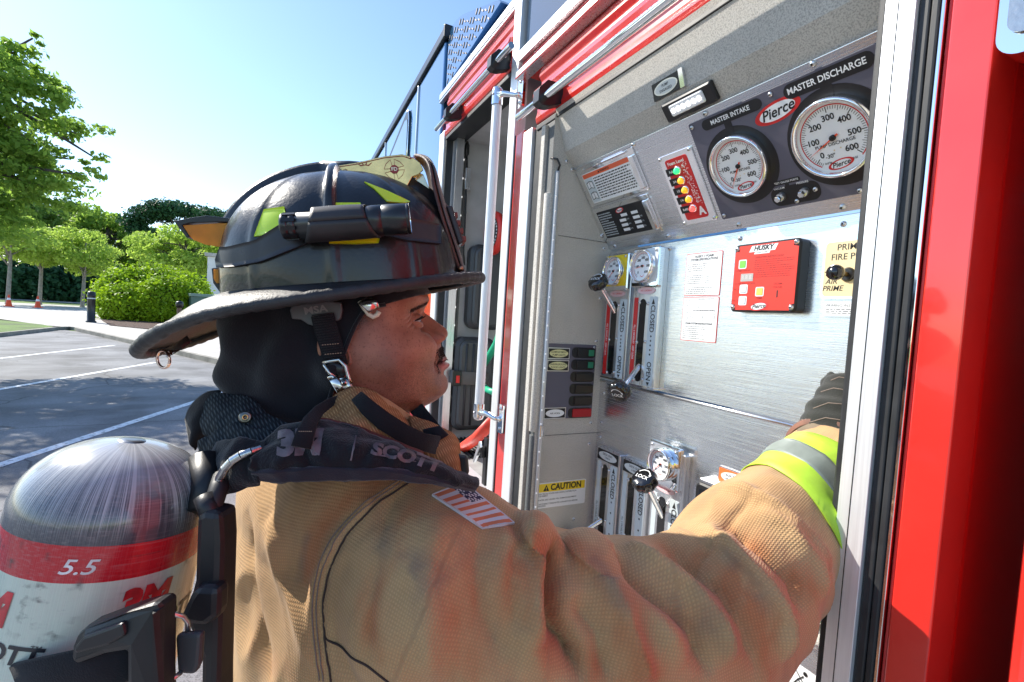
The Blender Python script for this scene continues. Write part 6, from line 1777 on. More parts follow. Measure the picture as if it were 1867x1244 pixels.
def coat_mat():
    m = bpy.data.materials.new('tan_duck_weave'); m.use_nodes = True; t = m.node_tree; N = t.nodes; L = t.links; b = N['Principled BSDF']
    b.inputs['Roughness'].default_value = .88; b.inputs['Specular IOR Level'].default_value = .2; b.inputs['Sheen Weight'].default_value = .15
    uvn = N.new('ShaderNodeUVMap'); uvn.uv_map = 'weave'; sp = N.new('ShaderNodeSeparateXYZ'); L.new(uvn.outputs[0], sp.inputs[0])
    tc = N.new('ShaderNodeTexCoord')
    def math_(op, a, c=None):
        q = N.new('ShaderNodeMath'); q.operation = op
        for k, x in enumerate((a, c)):
            if x is None: continue
            if isinstance(x, (int, float)): q.inputs[k].default_value = x
            else: L.new(x, q.inputs[k])
        return q.outputs[0]
    K = 2*PI/.0031
    nj = N.new('ShaderNodeTexNoise'); nj.inputs['Scale'].default_value = 45; L.new(tc.outputs['Object'], nj.inputs['Vector'])
    jit = math_('MULTIPLY', nj.outputs[0], 2.2)
    su = math_('SINE', math_('ADD', math_('MULTIPLY', sp.outputs[0], K), jit)); sv_ = math_('SINE', math_('ADD', math_('MULTIPLY', sp.outputs[1], K*.9), jit))
    wv = math_('MULTIPLY', math_('ADD', su, 1.), math_('ADD', sv_, 1.)); wv = math_('MULTIPLY', wv, .25)
    def rng2(src, a, c, lo=0., hi=1.):
        r = N.new('ShaderNodeMapRange'); r.inputs[1].default_value = a; r.inputs[2].default_value = c; r.inputs[3].default_value = lo; r.inputs[4].default_value = hi; L.new(src, r.inputs[0]); return r.outputs[0]
    def mixc(fac, a, c):
        mx = N.new('ShaderNodeMix'); mx.data_type = 'RGBA'; L.new(fac, mx.inputs['Factor'])
        for k, x in (('A', a), ('B', c)):
            if isinstance(x, tuple): mx.inputs[k].default_value = (*x, 1)
            else: L.new(x, mx.inputs[k])
        return mx.outputs['Result']
    def nz(sc, st=None, det=4):
        n = N.new('ShaderNodeTexNoise'); n.inputs['Scale'].default_value = sc; n.inputs['Detail'].default_value = det
        if st:
            mp = N.new('ShaderNodeMapping'); mp.inputs['Scale'].default_value = st; mp.inputs['Rotation'].default_value = (0, R(25), 0); L.new(tc.outputs['Object'], mp.inputs[0]); L.new(mp.outputs[0], n.inputs['Vector'])
        else: L.new(tc.outputs['Object'], n.inputs['Vector'])
        return n.outputs[0]
    def attr(n): a = N.new('ShaderNodeAttribute'); a.attribute_name = n; return a.outputs['Fac']
    base = mixc(rng2(nz(7), .35, .65), (.52, .31, .14), (.63, .40, .195))
    base = mixc(rng2(nz(1, (26, 26, 7)), .52, .68, 0, .4), base, (.38, .23, .13))
    st = math_('MULTIPLY', attr('reflection_wear'), rng2(nz(1, (30, 30, 9)), .32, .62)); base = mixc(rng2(st, .05, .9, 0, .75), base, (.52, .175, .065))  # truck's red reflection and worn cloth mixed into the tan
    gr = math_('MULTIPLY', attr('grey'), rng2(nz(30), .35, .6)); base = mixc(rng2(gr, .1, .9, 0, .5), base, (.15, .13, .12))
    base = mixc(rng2(wv, .05, .6, .25, 0.), base, (.15, .085, .05))
    L.new(base, b.inputs['Base Color'])
    bp = N.new('ShaderNodeBump'); bp.inputs['Strength'].default_value = .55; bp.inputs['Distance'].default_value = .0012; L.new(wv, bp.inputs['Height'])
    bp2 = N.new('ShaderNodeBump'); bp2.inputs['Strength'].default_value = .5; bp2.inputs['Distance'].default_value = .006; L.new(nz(28), bp2.inputs['Height']); L.new(bp2.outputs[0], bp.inputs['Normal'])
    L.new(bp.outputs[0], b.inputs['Normal'])
    return m
TAN = coat_mat(); me.materials.append(TAN)
coat = bpy.data.objects.new('coat', me); COL.objects.link(coat); coat.parent = person; coat.matrix_parent_inverse = INV[person.name]
vertex_layer(coat, 'reflection_wear', reflection_wear); vertex_layer(coat, 'grey', grey)
def cr(p0, p1, p2, p3, t):
    return .5*((2*p1)+(p2-p0)*t+(2*p0-5*p1+4*p2-p3)*t*t+(3*p1-p0-3*p2+p3)*t**3)
def dense(r, k):
    n = len(r); out = []
    for i in range(n-1):
        p0 = r[i-1] if i else r[0]*2-r[1]; p3 = r[i+2] if i+2 < n else r[-1]*2-r[-2]
        out += [cr(p0, r[i], r[i+1], p3, q/k) for q in range(k)]
    return out+[r[-1]]
def stitch(name, pts, r, m, off=.0003):
    b = MB(); pl_ = pline(pts, bv2); P_ = [p for p, n in pl_]
    for _ in range(3): P_ = [P_[0]]+[(P_[i-1]+P_[i]*2+P_[i+1])/4 for i in range(1, len(P_)-1)]+[P_[-1]]
    P_ = dense(P_, 4); Q_ = []
    for p in P_:
        h, n, _, _ = bv2.find_nearest(p); Q_.append(h+n*(off+.0006))
    P_ = Q_
    for _ in range(4): P_ = [P_[0]]+[(P_[i-1]+P_[i]*2+P_[i+1])/4 for i in range(1, len(P_)-1)]+[P_[-1]]
    b.tube(P_, r, m, 6); return b.build(name, coat)
THR = mat('seam_thread', (.055, .035, .028), .9); THB = mat('thread_light', (.22, .17, .14), .9)
SEAM = [(762, 872), (692, 915), (632, 973), (600, 1038), (589, 1098), (592, 1160), (604, 1244)]
stitch('seam', SEAM, .0011, THR)
stitch('seam', [(x-14, y-2) for x, y in SEAM], .0007, THB); stitch('seam', [(x-21, y-3) for x, y in SEAM], .0007, THB)
stitch('seam', [(592, 1158), (625, 1185), (665, 1207), (710, 1244)], .0011, THR)
# reflective trim of the cuff
def ring_on_sleeve(name, t0, t1, m, grow, nl=64, parent=None, w0=None, r_off=.0015):
    """band round the sleeve between two positions along its last stretch"""
    a = ARM[-3]; e = ARM[-1]; ax = (e-a).normalized(); L = (e-a).length; s1 = ax.cross(Vector((0, 0, 1))).normalized(); s2 = s1.cross(ax)
    b = MB(); P = []
    for i in range(nl):
        q = 2*PI*i/nl; row = []; dv = s1*math.cos(q)+s2*math.sin(q)
        for k in range(7):
            c = a.lerp(e, t0+(t1-t0)*k/6-.10*math.cos(q)); h, n, _, _ = bv2.ray_cast(c, dv)
            rad = (h-c).length if h is not None else .07
            row.append(c+dv*(min(rad, .11)+r_off+grow*math.sin(k/6*PI)))
        P.append(row)
    for k in range(7):
        ci = [a.lerp(e, t0+(t1-t0)*k/6-.10*math.cos(2*PI*i/nl)) for i in range(nl)]; rr_ = [(P[i][k]-ci[i]).length for i in range(nl)]
        for i in range(nl):
            av_ = sum(rr_[(i+j) % nl] for j in (-2, -1, 0, 1, 2))/5; c = ci[i]; P[i][k] = c+(P[i][k]-c).normalized()*max(av_, rr_[i]-.0)
    b.grid(P, m, closed_u=True); o = b.build(name, parent or coat); so = o.modifiers.new('t', 'SOLIDIFY'); so.thickness = .0015; so.offset = -1; return o
LIMEC = mat('lime_trim', (.44, .70, .04), .55, bump=(900, .4, .0004), var=(30, .12)); SILV = mat('reflective_silver_trim', (.20, .235, .21), .5, bump=(600, .25, .0003), var=(40, .12))
ring_on_sleeve('reflective_band', .33, .86, LIMEC, .0006)
o = ring_on_sleeve('silver_stripe', .53, .69, SILV, .0006, r_off=.0028)
CUFF = leather('cuff_leather', (.16, .07, .045), .7, .0, 300, .8)
a6, a5 = ARM[-1], ARM[-3]; axs = (a6-a5).normalized()
b = MB(); b.tube([a6-axs*.002, a6+axs*.003, a6+axs*.022, a6+axs*.027], [.078, .0845, .082, .072], CUFF, 40, caps=False); b.build('cuff', coat)
stq = axs.to_track_quat('Z', 'Y').to_matrix().to_4x4(); b = MB(Matrix.Translation(a6) @ stq)
for z in (.006, .012, .018):
    for k in range(90):
        q = 2*PI*k/90; c, s = math.cos(q), math.sin(q); b.box(-.0012, .0012, .0832, .0843, z-.0004, z+.0004, mat('thread_pale', (.5, .42, .36), .8), M=Matrix.Rotation(q, 4, 'Z'))
b.build('stitching', bpy.data.objects['cuff'])
# ---- glove: palm, five fingers, gauntlet
GLV = fabric('glove_suede', (.030, .031, .028), 500, strength=.7); GLT = fabric('glove_tan', (.20, .155, .105), 500, strength=.6)
W0 = a6+axs*.004-_r*.006; fw = (AT(1565, 660, d=.84)-W0).normalized(); PALM = W0+fw*.085
lat = fw.cross(Vector((0, 0, 1))).normalized(); nrm_ = lat.cross(fw).normalized()
def chain(P_, r): return caps([tuple(p) for p in P_], r)
gp_ = [chain([W0, W0+fw*.045, PALM, PALM+fw*.03], [.064, .062, .058, .048]), chain([PALM+lat*.022, PALM+lat*.024+fw*.035], [.032, .026]), chain([PALM-lat*.022, PALM-lat*.024+fw*.03], [.032, .026])]
for k, (off, L, cu) in enumerate(((-.036, .078, .30), (-.012, .088, .22), (.012, .084, .26), (.034, .066, .36))):
    p = PALM+lat*off+fw*.035; d1 = (fw-nrm_*cu).normalized(); d2 = (fw-nrm_*(cu+1.0)).normalized(); d3 = (fw*.3-nrm_*1.2).normalized()
    gp_.append(chain([p, p+d1*L*.45, p+d1*L*.45+d2*L*.33, p+d1*L*.45+d2*L*.33+d3*L*.25], [.0145, .0135, .0125, .0105]))
tdir = (Vector((1, 0, -.15))-fw*Vector((1, 0, -.15)).dot(fw)).normalized(); p = PALM+tdir*.034-fw*.01; d1 = (fw*.7+tdir*.6).normalized(); d2 = (fw*.95+tdir*.1-nrm_*.3).normalized()
gp_.append(chain([p, p+d1*.045, p+d1*.045+d2*.035], [.019, .0155, .0125]))
gv, gf = remesh(gp_, .0034, 3)
gn = compute_normals(gv, gf); gv = gv+gn*np.array([noise.noise(Vector(v*30))*.0016+.0010*math.sin(((Vector(v)-W0).dot(fw))*230)*1.6 for v in gv])[:, None]
me = bpy.data.meshes.new('glove'); me.from_pydata(gv.tolist(), [], gf); me.polygons.foreach_set('use_smooth', [True]*len(gf)); me.materials.append(GLV); me.materials.append(GLT)
for p in me.polygons: p.material_index = 1 if (p.center-W0).dot(fw) < .046 else 0
glove = bpy.data.objects.new('glove', me); COL.objects.link(glove); glove.parent = person; glove.matrix_parent_inverse = INV[person.name]
gbv = BVHTree.FromPolygons([tuple(v) for v in gv], gf)
for L_ in ([(1478, 770), (1505, 762), (1545, 768)], [(1483, 745), (1510, 735), (1545, 738)], [(1497, 715), (1520, 708), (1545, 712)], [(1515, 694), (1530, 688), (1545, 690)]):
    pl_ = pline(L_, gbv)
    if len(pl_) > 2: b = MB(); b.tube([p+n*.0003 for p, n in pl_], .0009, THB, 5); b.build('seam', glove)
# tag lettering in teal marker on the gauntlet
b = MB(); TEAL = mat('teal_marker', (.02, .28, .32), .6)
for L_ in ([(1503, 783), (1506, 790), (1512, 790), (1515, 784)], [(1518, 792), (1521, 784), (1527, 787), (1521, 790), (1528, 795)], [(1532, 791), (1538, 793)]):
    pl_ = pline(L_, gbv) 
    if len(pl_) < 2: pl_ = pline(L_, bv2)
    if len(pl_) > 1: b.tube([p+n*.0006 for p, n in pl_], .0011, TEAL, 5)
if b.v: b.build('marker_writing', glove)
# ---- flag patch on the shoulder
FW = mat('patch_white', (.62, .58, .60), .85, bump=(900, .6, .0005)); FO = mat('patch_faded_red', (.62, .17, .075), .85, bump=(900, .6, .0005)); FN = mat('patch_navy', (.035, .03, .075), .85, bump=(900, .5, .0005))
def flagm(u0_, v0_, u, v):
    if u < .05 or u > .96 or v < .035 or v > .965: return FW
    if v < .42 and u > .60: return FN if (int(u*40)+int(v*26)) % 3 else FW
    return FO if int((v-.035)/.93*13) % 2 == 0 else FW
bvf = bv2
o = patch('flag_patch', coat, [(787, 905), (845, 882)], [(879, 966), (937, 957)], bvf, FW, .0016, .0016, 24, 39, lambda a, c, u, v: flagm(a, c, u, v)); weld(o)
# ---- collar: tan stand-up collar in front, dark woven storm collar behind
def loft(name, rows, m, parent, th=.004, sub=1, wob=0., seed=1, depth=None):
    """rows: lists of (px,py,depth). A smooth sheet through them, wrinkled and thickened."""
    P = [dense([AT(x, y, d=d) for x, y, d in r], 8) for r in rows]
    P = [list(c) for c in zip(*[dense([r[j] for r in P], 8) for j in range(len(P[0]))])]
    if wob:
        for r in P:
            for j, p in enumerate(r):
                n1 = noise.noise_vector(p*28+Vector((seed, 0, 0))); n2 = noise.noise_vector(p*75+Vector((0, seed, 0)))
                rd = 1-abs(noise.noise(p*38+Vector((0, 0, seed*3))))*2
                r[j] = p+n1*wob+n2*wob*.35-p.normalized()*wob*.9*rd
    b = MB(); b.grid(P, m, False); o = b.build(name, parent)
    so = o.modifiers.new('t', 'SOLIDIFY'); so.thickness = th; so.offset = 0
    return o
TANC = mat('tan_collar', (.40, .24, .12), .85, var=(30, .15), bump=(900, .6, .0008))
def canvas_mat(name, c1, c2, per):
    m = bpy.data.materials.new(name); m.use_nodes = True; t = m.node_tree; N = t.nodes; L = t.links; b = N['Principled BSDF']; b.inputs['Roughness'].default_value = .9; b.inputs['Specular IOR Level'].default_value = .15
    tc = N.new('ShaderNodeTexCoord'); outs = []
    for rot in ((0, R(20), 0), (R(90), R(15), R(30))):
        mp = N.new('ShaderNodeMapping'); mp.inputs['Rotation'].default_value = rot; L.new(tc.outputs['Object'], mp.inputs[0])
        w = N.new('ShaderNodeTexWave'); w.inputs['Scale'].default_value = .314/per; w.inputs['Distortion'].default_value = .6; w.inputs['Detail'].default_value = 1; L.new(mp.outputs[0], w.inputs[0]); outs.append(w.outputs['Fac'])
    q = N.new('ShaderNodeMath'); q.operation = 'MULTIPLY'; L.new(outs[0], q.inputs[0]); L.new(outs[1], q.inputs[1])
    n = N.new('ShaderNodeTexNoise'); n.inputs['Scale'].default_value = 25; L.new(tc.outputs['Object'], n.inputs['Vector'])
    mx = N.new('ShaderNodeMix'); mx.data_type = 'RGBA'; mx.inputs['A'].default_value = (*c1, 1); mx.inputs['B'].default_value = (*c2, 1); L.new(q.outputs[0], mx.inputs['Factor'])
    m2 = N.new('ShaderNodeMix'); m2.data_type = 'RGBA'; m2.blend_type = 'MULTIPLY'; m2.inputs['Factor'].default_value = .6; L.new(mx.outputs['Result'], m2.inputs['A']); L.new(n.outputs['Color'], m2.inputs['B'])
    L.new(mx.outputs['Result'], b.inputs['Base Color'])
    bp = N.new('ShaderNodeBump'); bp.inputs['Strength'].default_value = .7; bp.inputs['Distance'].default_value = .0008; L.new(q.outputs[0], bp.inputs['Height']); L.new(bp.outputs[0], b.inputs['Normal'])
    return m
TANW = canvas_mat('tan_collar_weave', (.26, .125, .055), (.52, .29, .14), .0028)
DKW = canvas_mat('dark_collar_weave', (.012, .016, .020), (.070, .085, .095), .0036)
DKW2 = fabric('dark_collar_lining', (.012, .013, .016), 500)
loft('collar', [[(545, 800, .560), (575, 752, .556), (605, 728, .552), (640, 712, .550), (668, 716, .556), (700, 734, .572), (728, 752, .59), (752, 768, .61), (775, 776, .64)],
                [(535, 838, .548), (570, 790, .540), (605, 762, .534), (645, 742, .532), (680, 745, .538), (712, 764, .555), (740, 785, .575), (765, 802, .60), (790, 806, .63)],
                [(530, 880, .545), (565, 830, .530), (605, 800, .520), (650, 785, .518), (690, 790, .524), (725, 806, .540), (755, 825, .56), (782, 836, .59), (808, 834, .62)],
                [(530, 850, .575), (565, 835, .56), (610, 830, .555), (655, 825, .552), (700, 830, .558), (740, 842, .565), (775, 852, .58), (800, 862, .60), (826, 862, .63)]], TANW, coat, .006, 1, .004)
loft('collar_edge', [[(638, 708, .552), (668, 712, .558), (700, 728, .574), (730, 746, .592), (754, 762, .612)], [(640, 716, .546), (668, 722, .551), (698, 740, .567), (726, 757, .585), (750, 772, .605)]], TANC, coat, .006, 1, .001)
loft('collar_tab', [[(748, 760, .60), (778, 775, .595), (812, 790, .60), (832, 806, .605)], [(752, 790, .585), (780, 800, .575), (815, 808, .58), (834, 822, .60)], [(770, 822, .585), (795, 832, .572), (822, 838, .575), (835, 850, .60)], [(790, 850, .59), (808, 858, .58), (828, 862, .58), (838, 872, .60)]], TANW, coat, .010, 1, .003)
loft('neckband', [[(560, 800, .60), (600, 745, .61), (650, 715, .62), (700, 735, .63), (745, 748, .65)], [(560, 830, .62), (600, 810, .62), (650, 800, .63), (700, 800, .64), (760, 800, .66)]], mat('neck_grey', (.30, .29, .29), .9), coat, .004, 1)
# dark woven collar folded at the nape
loft('storm_collar', [[(398, 716, .60), (430, 722, .585), (465, 738, .565), (500, 758, .545), (530, 778, .53), (560, 792, .52)],
                      [(375, 735, .59), (410, 742, .565), (450, 752, .545), (490, 772, .53), (522, 790, .52), (556, 812, .512)],
                      [(370, 762, .580), (398, 768, .552), (440, 776, .532), (482, 792, .52), (515, 808, .512), (548, 832, .508)],
                      [(380, 792, .575), (400, 790, .548), (440, 800, .530), (480, 812, .520), (512, 826, .512), (545, 850, .508)]], DKW, coat, .007, 1, .005)
loft('storm_collar', [[(402, 712, .61), (380, 716, .60), (358, 735, .595), (342, 765, .59)], [(400, 730, .595), (378, 738, .585), (356, 760, .58), (345, 790, .58)], [(385, 770, .585), (368, 780, .578), (354, 795, .575), (350, 808, .577)], [(378, 800, .585), (368, 806, .582), (360, 812, .58), (358, 818, .58)]], DKW2, coat, .006, 1, .003)
loft('storm_collar', [[(372, 800, .56), (395, 786, .545), (430, 778, .532), (470, 778, .522), (505, 790, .515), (530, 808, .512)],
                      [(366, 820, .555), (395, 812, .535), (430, 802, .52), (470, 800, .512), (508, 812, .505), (540, 830, .505)],
                      [(364, 842, .555), (395, 838, .535), (430, 824, .52), (470, 820, .512), (508, 830, .507), (545, 850, .507)]], DKW, coat, .008, 1, .006)
b = MB(); p = AT(447, 761, d=.536); n_ = (-p).normalized()
Ms = Matrix.Translation(p+n_*.013) @ n_.to_track_quat('Z', 'Y').to_matrix().to_4x4()
b.M = Ms; b.lathe([(.0001, .001), (.0018, .0012), (.0024, .0026), (.0034, .003), (.0045, .0016), (.0052, .002), (.0062, .001), (.0066, -.002)], mat('snap_metal', (.20, .19, .17), .3, metal=1.), 24); b.lathe([(.0020, .0028), (.0024, .0032), (.0029, .0029)], mat('snap_brass', (.8, .45, .15), .3, metal=1.), 20); b.build('snap_button', coat)
# trousers and boots below the coat
for sg in (-1, 1):
    y0 = .70+sg*.10
    b = MB(); b.tube([(.08, y0, -.80), (.10, y0, -1.05), (.07, y0+sg*.01, -1.42)], [.115, .10, .085], TANC, 24); b.build('trouser_leg', person)
    b = MB(); b.tube([(.07, y0, -1.36), (.07, y0, -1.46)], [.075, .06], RUB, 20); b.tube([(.03, y0, -1.50), (.10, y0, -1.50), (.22, y0, -1.515)], [.045, .05, .035], RUB, 18); b.build('boot', person)
# ================================================================== BREATHING APPARATUS
pack = empty('breathing_apparatus', AT(300, 1240, d=.5), 'breathing apparatus with scuffed white and red air cylinder on the person\'s back', 'air pack')
top = AT(212, 799, d=.50); low = AT(165, 1350, d=.435)
# cylinder axis leans with the wearer's back
axc = Vector((.16, .02, 1)).normalized()
Rb = .0795
ctr = AT(209, 942, d=.475)
Mb = Matrix.Translation(ctr) @ axc.to_track_quat('Z', 'Y').to_matrix().to_4x4()
def bottle_mat():
    m = bpy.data.materials.new('cylinder_paint'); m.use_nodes = True; t = m.node_tree; N = t.nodes; L = t.links; b = N['Principled BSDF']
    tc = N.new('ShaderNodeTexCoord'); at = N.new('ShaderNodeAttribute'); at.attribute_name = 'h'; an = N.new('ShaderNodeAttribute'); an.attribute_name = 'ang'
    cb = N.new('ShaderNodeCombineXYZ'); L.new(an.outputs['Fac'], cb.inputs[0]); L.new(at.outputs['Fac'], cb.inputs[2])
    def nz(scx, scz, det=5):
        mp = N.new('ShaderNodeMapping'); mp.inputs['Scale'].default_value = (scx, 1, scz); L.new(cb.outputs[0], mp.inputs[0]); n = N.new('ShaderNodeTexNoise'); n.inputs['Scale'].default_value = 1; n.inputs['Detail'].default_value = det; L.new(mp.outputs[0], n.inputs['Vector']); return n.outputs[0]
    def rng2(src, a, c, lo=0., hi=1.):
        r = N.new('ShaderNodeMapRange'); r.inputs[1].default_value = a; r.inputs[2].default_value = c; r.inputs[3].default_value = lo; r.inputs[4].default_value = hi; L.new(src, r.inputs[0]); return r.outputs[0]
    def mul(a, c):
        q = N.new('ShaderNodeMath'); q.operation = 'MULTIPLY'; L.new(a, q.inputs[0]); L.new(c, q.inputs[1]); return q.outputs[0]
    def mixc(fac, a, c):
        mx = N.new('ShaderNodeMix'); mx.data_type = 'RGBA'; L.new(fac, mx.inputs['Factor'])
        for k, x in (('A', a), ('B', c)):
            if isinstance(x, tuple): mx.inputs[k].default_value = (*x, 1)
            else: L.new(x, mx.inputs[k])
        return mx.outputs['Result']
    cr = N.new('ShaderNodeValToRGB'); L.new(rng2(at.outputs['Fac'], -.6, .12), cr.inputs[0]); cr.color_ramp.interpolation = 'CONSTANT'
    e = cr.color_ramp.elements; H = lambda h: (h+.6)/.72
    e[0].position = 0; e[0].color = (.60, .66, .54, 1); e[1].position = H(-.142); e[1].color = (.52, .015, .02, 1)
    for h, c in ((-.130, (.62, .68, .56, 1)), (-.029, (.55, .015, .025, 1)), (.002, (.07, .075, .088, 1))):
        q = cr.color_ramp.elements.new(H(h)); q.color = c
    col = cr.outputs[0]
    wv = nz(3, 9); scr = nz(150, 7); scr2 = nz(420, 16); 
    # scuffs: pale streaks running down the dome, dark rubbed marks round the bands
    dome = rng2(at.outputs['Fac'], .004, .03); up = rng2(at.outputs['Fac'], .030, .072, 0, .75)
    ad = N.new('ShaderNodeMath'); ad.operation = 'ADD'; L.new(rng2(scr, .45, .66, 0, .85), ad.inputs[0]); L.new(up, ad.inputs[1]); ad.use_clamp = True
    ad2 = N.new('ShaderNodeMath'); ad2.operation = 'ADD'; L.new(ad.outputs[0], ad2.inputs[0]); L.new(rng2(scr2, .5, .7, -.1, .45), ad2.inputs[1]); ad2.use_clamp = True
    col = mixc(mul(ad2.outputs[0], dome), col, (.50, .52, .54))
    band = nz(5, 90, 4); bm = mul(rng2(band, .54, .66, 0, .8), rng2(nz(6, 14), .45, .6)); low_ = rng2(at.outputs['Fac'], .02, .0)
    col = mixc(mul(bm, low_), col, (.03, .025, .028))
    fine = nz(14, 500, 3); col = mixc(rng2(fine, .5, .75, 0, .22), col, (.55, .50, .48))
    L.new(col, b.inputs['Base Color']); b.inputs['Roughness'].default_value = .22; b.inputs['Coat Weight'].default_value = .8; b.inputs['Coat Roughness'].default_value = .12
    L.new(rng2(scr, .4, .7, .16, .42), b.inputs['Roughness'])
    bp = N.new('ShaderNodeBump'); bp.inputs['Strength'].default_value = .12; bp.inputs['Distance'].default_value = .0006; L.new(scr2, bp.inputs['Height']); L.new(bp.outputs[0], b.inputs['Normal'])
    return m
BM = bottle_mat()
prof = [(Rb*math.cos(0), -.50), (Rb, -.15), (Rb, .0), (Rb*.998, .012)]
for k in range(1, 22):
    a = PI/2*k/21; prof.append((Rb*math.cos(a)**.86+.00001, .012+.064*math.sin(a)**1.05))
prof2 = []
for k in range(len(prof)-1):
    n = 12 if k < 3 else 2
    for q in range(n): t = q/n; prof2.append((prof[k][0]*(1-t)+prof[k+1][0]*t, prof[k][1]*(1-t)+prof[k+1][1]*t))
prof2.append(prof[-1])
b = MB(Mb); b.lathe(prof2, BM, 96, None); cyl_o = b.build('cylinder', pack)
iv = Mb.inverted(); hh = []; aa = []
for v in cyl_o.data.vertices: q = iv @ v.co; hh.append(q.z); aa.append(math.sin(math.atan2(q.y, q.x))*.5+math.cos(math.atan2(q.y, q.x))*1.1)
vertex_layer(cyl_o, 'h', hh); vertex_layer(cyl_o, 'ang', aa)
# lettering wrapped round the cylinder
cam_l = iv @ Vector((0, 0, 0)); A0 = math.atan2(cam_l.y, cam_l.x)
def fine_text(body, align, bold, shear, seg_):
    """text mesh cut into faces small enough to follow a bent surface"""
    vs, fs = text_mesh(body, align, bold, shear); bm = bmesh.new(); V = [bm.verts.new((x, y, 0)) for x, y in vs]
    for f in fs:
        try: bm.faces.new([V[i] for i in f])
        except ValueError: pass
    bmesh.ops.triangulate(bm, faces=bm.faces[:])
    for _ in range(4):
        ed = [e for e in bm.edges if e.calc_length() > seg_]
        if not ed: break
        bmesh.ops.subdivide_edges(bm, edges=ed, cuts=1); bmesh.ops.triangulate(bm, faces=bm.faces[:])
    bm.verts.index_update(); out = ([(v.co.x, v.co.y) for v in bm.verts], [tuple(v.index for v in f.verts) for f in bm.faces]); bm.free(); return out
def wrap_text(mb, body, size, m, ang, h, bold=.02, shear=.2, sx=1., off=.0006):
    vs, fs = fine_text(body, 'CENTER', bold, shear, .18)
    mb.add([((Rb+off)*math.cos(A0+ang+x*size*sx/Rb), (Rb+off)*math.sin(A0+ang+x*size*sx/Rb), h+y*size) for x, y in vs], fs, m)
b = MB(Mb); RI = mat('print_red', (.55, .02, .03), .35, coat=.6, var=(90, .3)); KI = mat('print_black', (.03, .03, .035), .4, coat=.4); WI = mat('print_white', (.75, .75, .74), .4, coat=.4, var=(90, .2))
wrap_text(b, '5.5', .018, WI, -.22, -.013, .01, .3, 1.15)
b.build('lettering', cyl_o); b = MB(Mb)
wrap_text(b, '3M', .036, RI, .46, -.052, .07, .12, .86); wrap_text(b, 'SCOTT', .021, KI, .82, -.078, .03, .2, 1.05)
b.build('lettering', cyl_o); b = MB(Mb)
wrap_text(b, '3M', .036, RI, -1.02, -.055, .07, .12, .86); wrap_text(b, 'SCOTT', .021, KI, -.80, -.088, .03, .2, 1.05); wrap_text(b, 'TM', .006, KI, -.40, -.080, .0, .0)
b.build('lettering', cyl_o)
b = MB(Mb); b.lathe([(.012, .0750), (.0105, .0766), (.004, .0768), (.0001, .0768)], mat('boss_grey', (.30, .31, .33), .3, metal=.8), 32); b.build('end_boss', cyl_o)
# retaining bracket and band in front of the cylinder
HB = mat('harness_black', (.014, .014, .016), .42, bump=(600, .25, .0005), var=(20, .2))
def slab(name, poly, d0, th, m, bev=.003, parent=None):
    """moulded piece: outline in the photograph at depth d0 (one or per point), thickness th away from the viewer"""
    P0 = [AT(x, y, d=(d0[k] if isinstance(d0, list) else d0)) for k, (x, y) in enumerate(poly)]; n = len(P0); b = MB()
    vs = P0+[p+_f*th for p in P0]
    b.add(vs, [tuple(range(n-1, -1, -1)), tuple(range(n, 2*n))]+[(k, (k+1) % n, n+(k+1) % n, n+k) for k in range(n)], m)
    return b.build(name, parent or pack, bevel=bev)
slab('band_latch', [(125, 1212), (128, 1180), (136, 1160), (152, 1146), (226, 1120), (286, 1100), (292, 1112), (290, 1244), (292, 1300), (228, 1300), (228, 1190), (190, 1196), (140, 1214)], [.372, .372, .372, .372, .368, .370, .372, .372, .372, .372, .368, .37, .372], .022, HB, .006)
slab('band_latch', [(132, 1184), (150, 1162), (222, 1136), (228, 1160), (196, 1178), (136, 1194)], .366, .010, mat('latch_black', (.022, .022, .024), .35, bump=(900, .2, .0003)), .003)
b = MB(); b.ribbon([AT(-40, 1262, d=.42), AT(60, 1240, d=.385), AT(150, 1222, d=.378), AT(215, 1208, d=.378), AT(300, 1206, d=.40)], -_f, .034, .004, WEB); b.build('cylinder_band', pack)
b = MB(); b.tube([AT(290, 1122, d=.385), AT(318, 1120, d=.39), AT(334, 1124, d=.395), AT(342, 1134, d=.40), AT(343, 1158, d=.40)], .0020, STEELB, 10); b.build('wire_bail', pack); b = MB(); b.tube([AT(298, 1238, d=.385), AT(318, 1236, d=.39), AT(330, 1226, d=.395)], .0020, STEELB, 10); b.build('wire_bail', pack)
slab('bail_plate', [(328, 1158), (366, 1156), (362, 1214), (354, 1232), (322, 1230), (318, 1160)], .395, .008, mat('plate_grey', (.045, .047, .05), .45), .003)
# back frame: upright with buckle boss
slab('back_frame', [(356, 940), (372, 932), (400, 936), (403, 990), (400, 1090), (396, 1244), (396, 1330), (362, 1330), (364, 1200), (330, 1118), (344, 1090), (352, 1060), (354, 1000)], .435, .030, HB, .006)
slab('back_frame', [(343, 1088), (356, 1070), (398, 1072), (396, 1128), (372, 1146), (332, 1140), (328, 1120)], .425, .02, HB, .006)
b = MB()
b.tube([AT(372, 905, d=.45), AT(380, 925, d=.447), AT(388, 955, d=.445)], .009, HB, 14); b.tube([AT(405, 870, d=.475), AT(398, 892, d=.46), AT(390, 918, d=.452), AT(382, 950, d=.447)], .0085, RUB, 14)
b.build('hose', pack)
b = MB(); b.tube([AT(372, 835, d=.50), AT(376, 880, d=.485), AT(372, 930, d=.47)], .014, HB, 14); b.tube([AT(388, 905, d=.462), AT(376, 930, d=.455)], .0065, CHROME, 12); b.build('valve_body', pack)
b = MB(); pts = [AT(x, y, d=d) for x, y, d in ((474, 818, .470), (458, 823, .464), (440, 830, .460), (424, 840, .459), (411, 854, .460), (401, 872, .462), (396, 892, .462))]
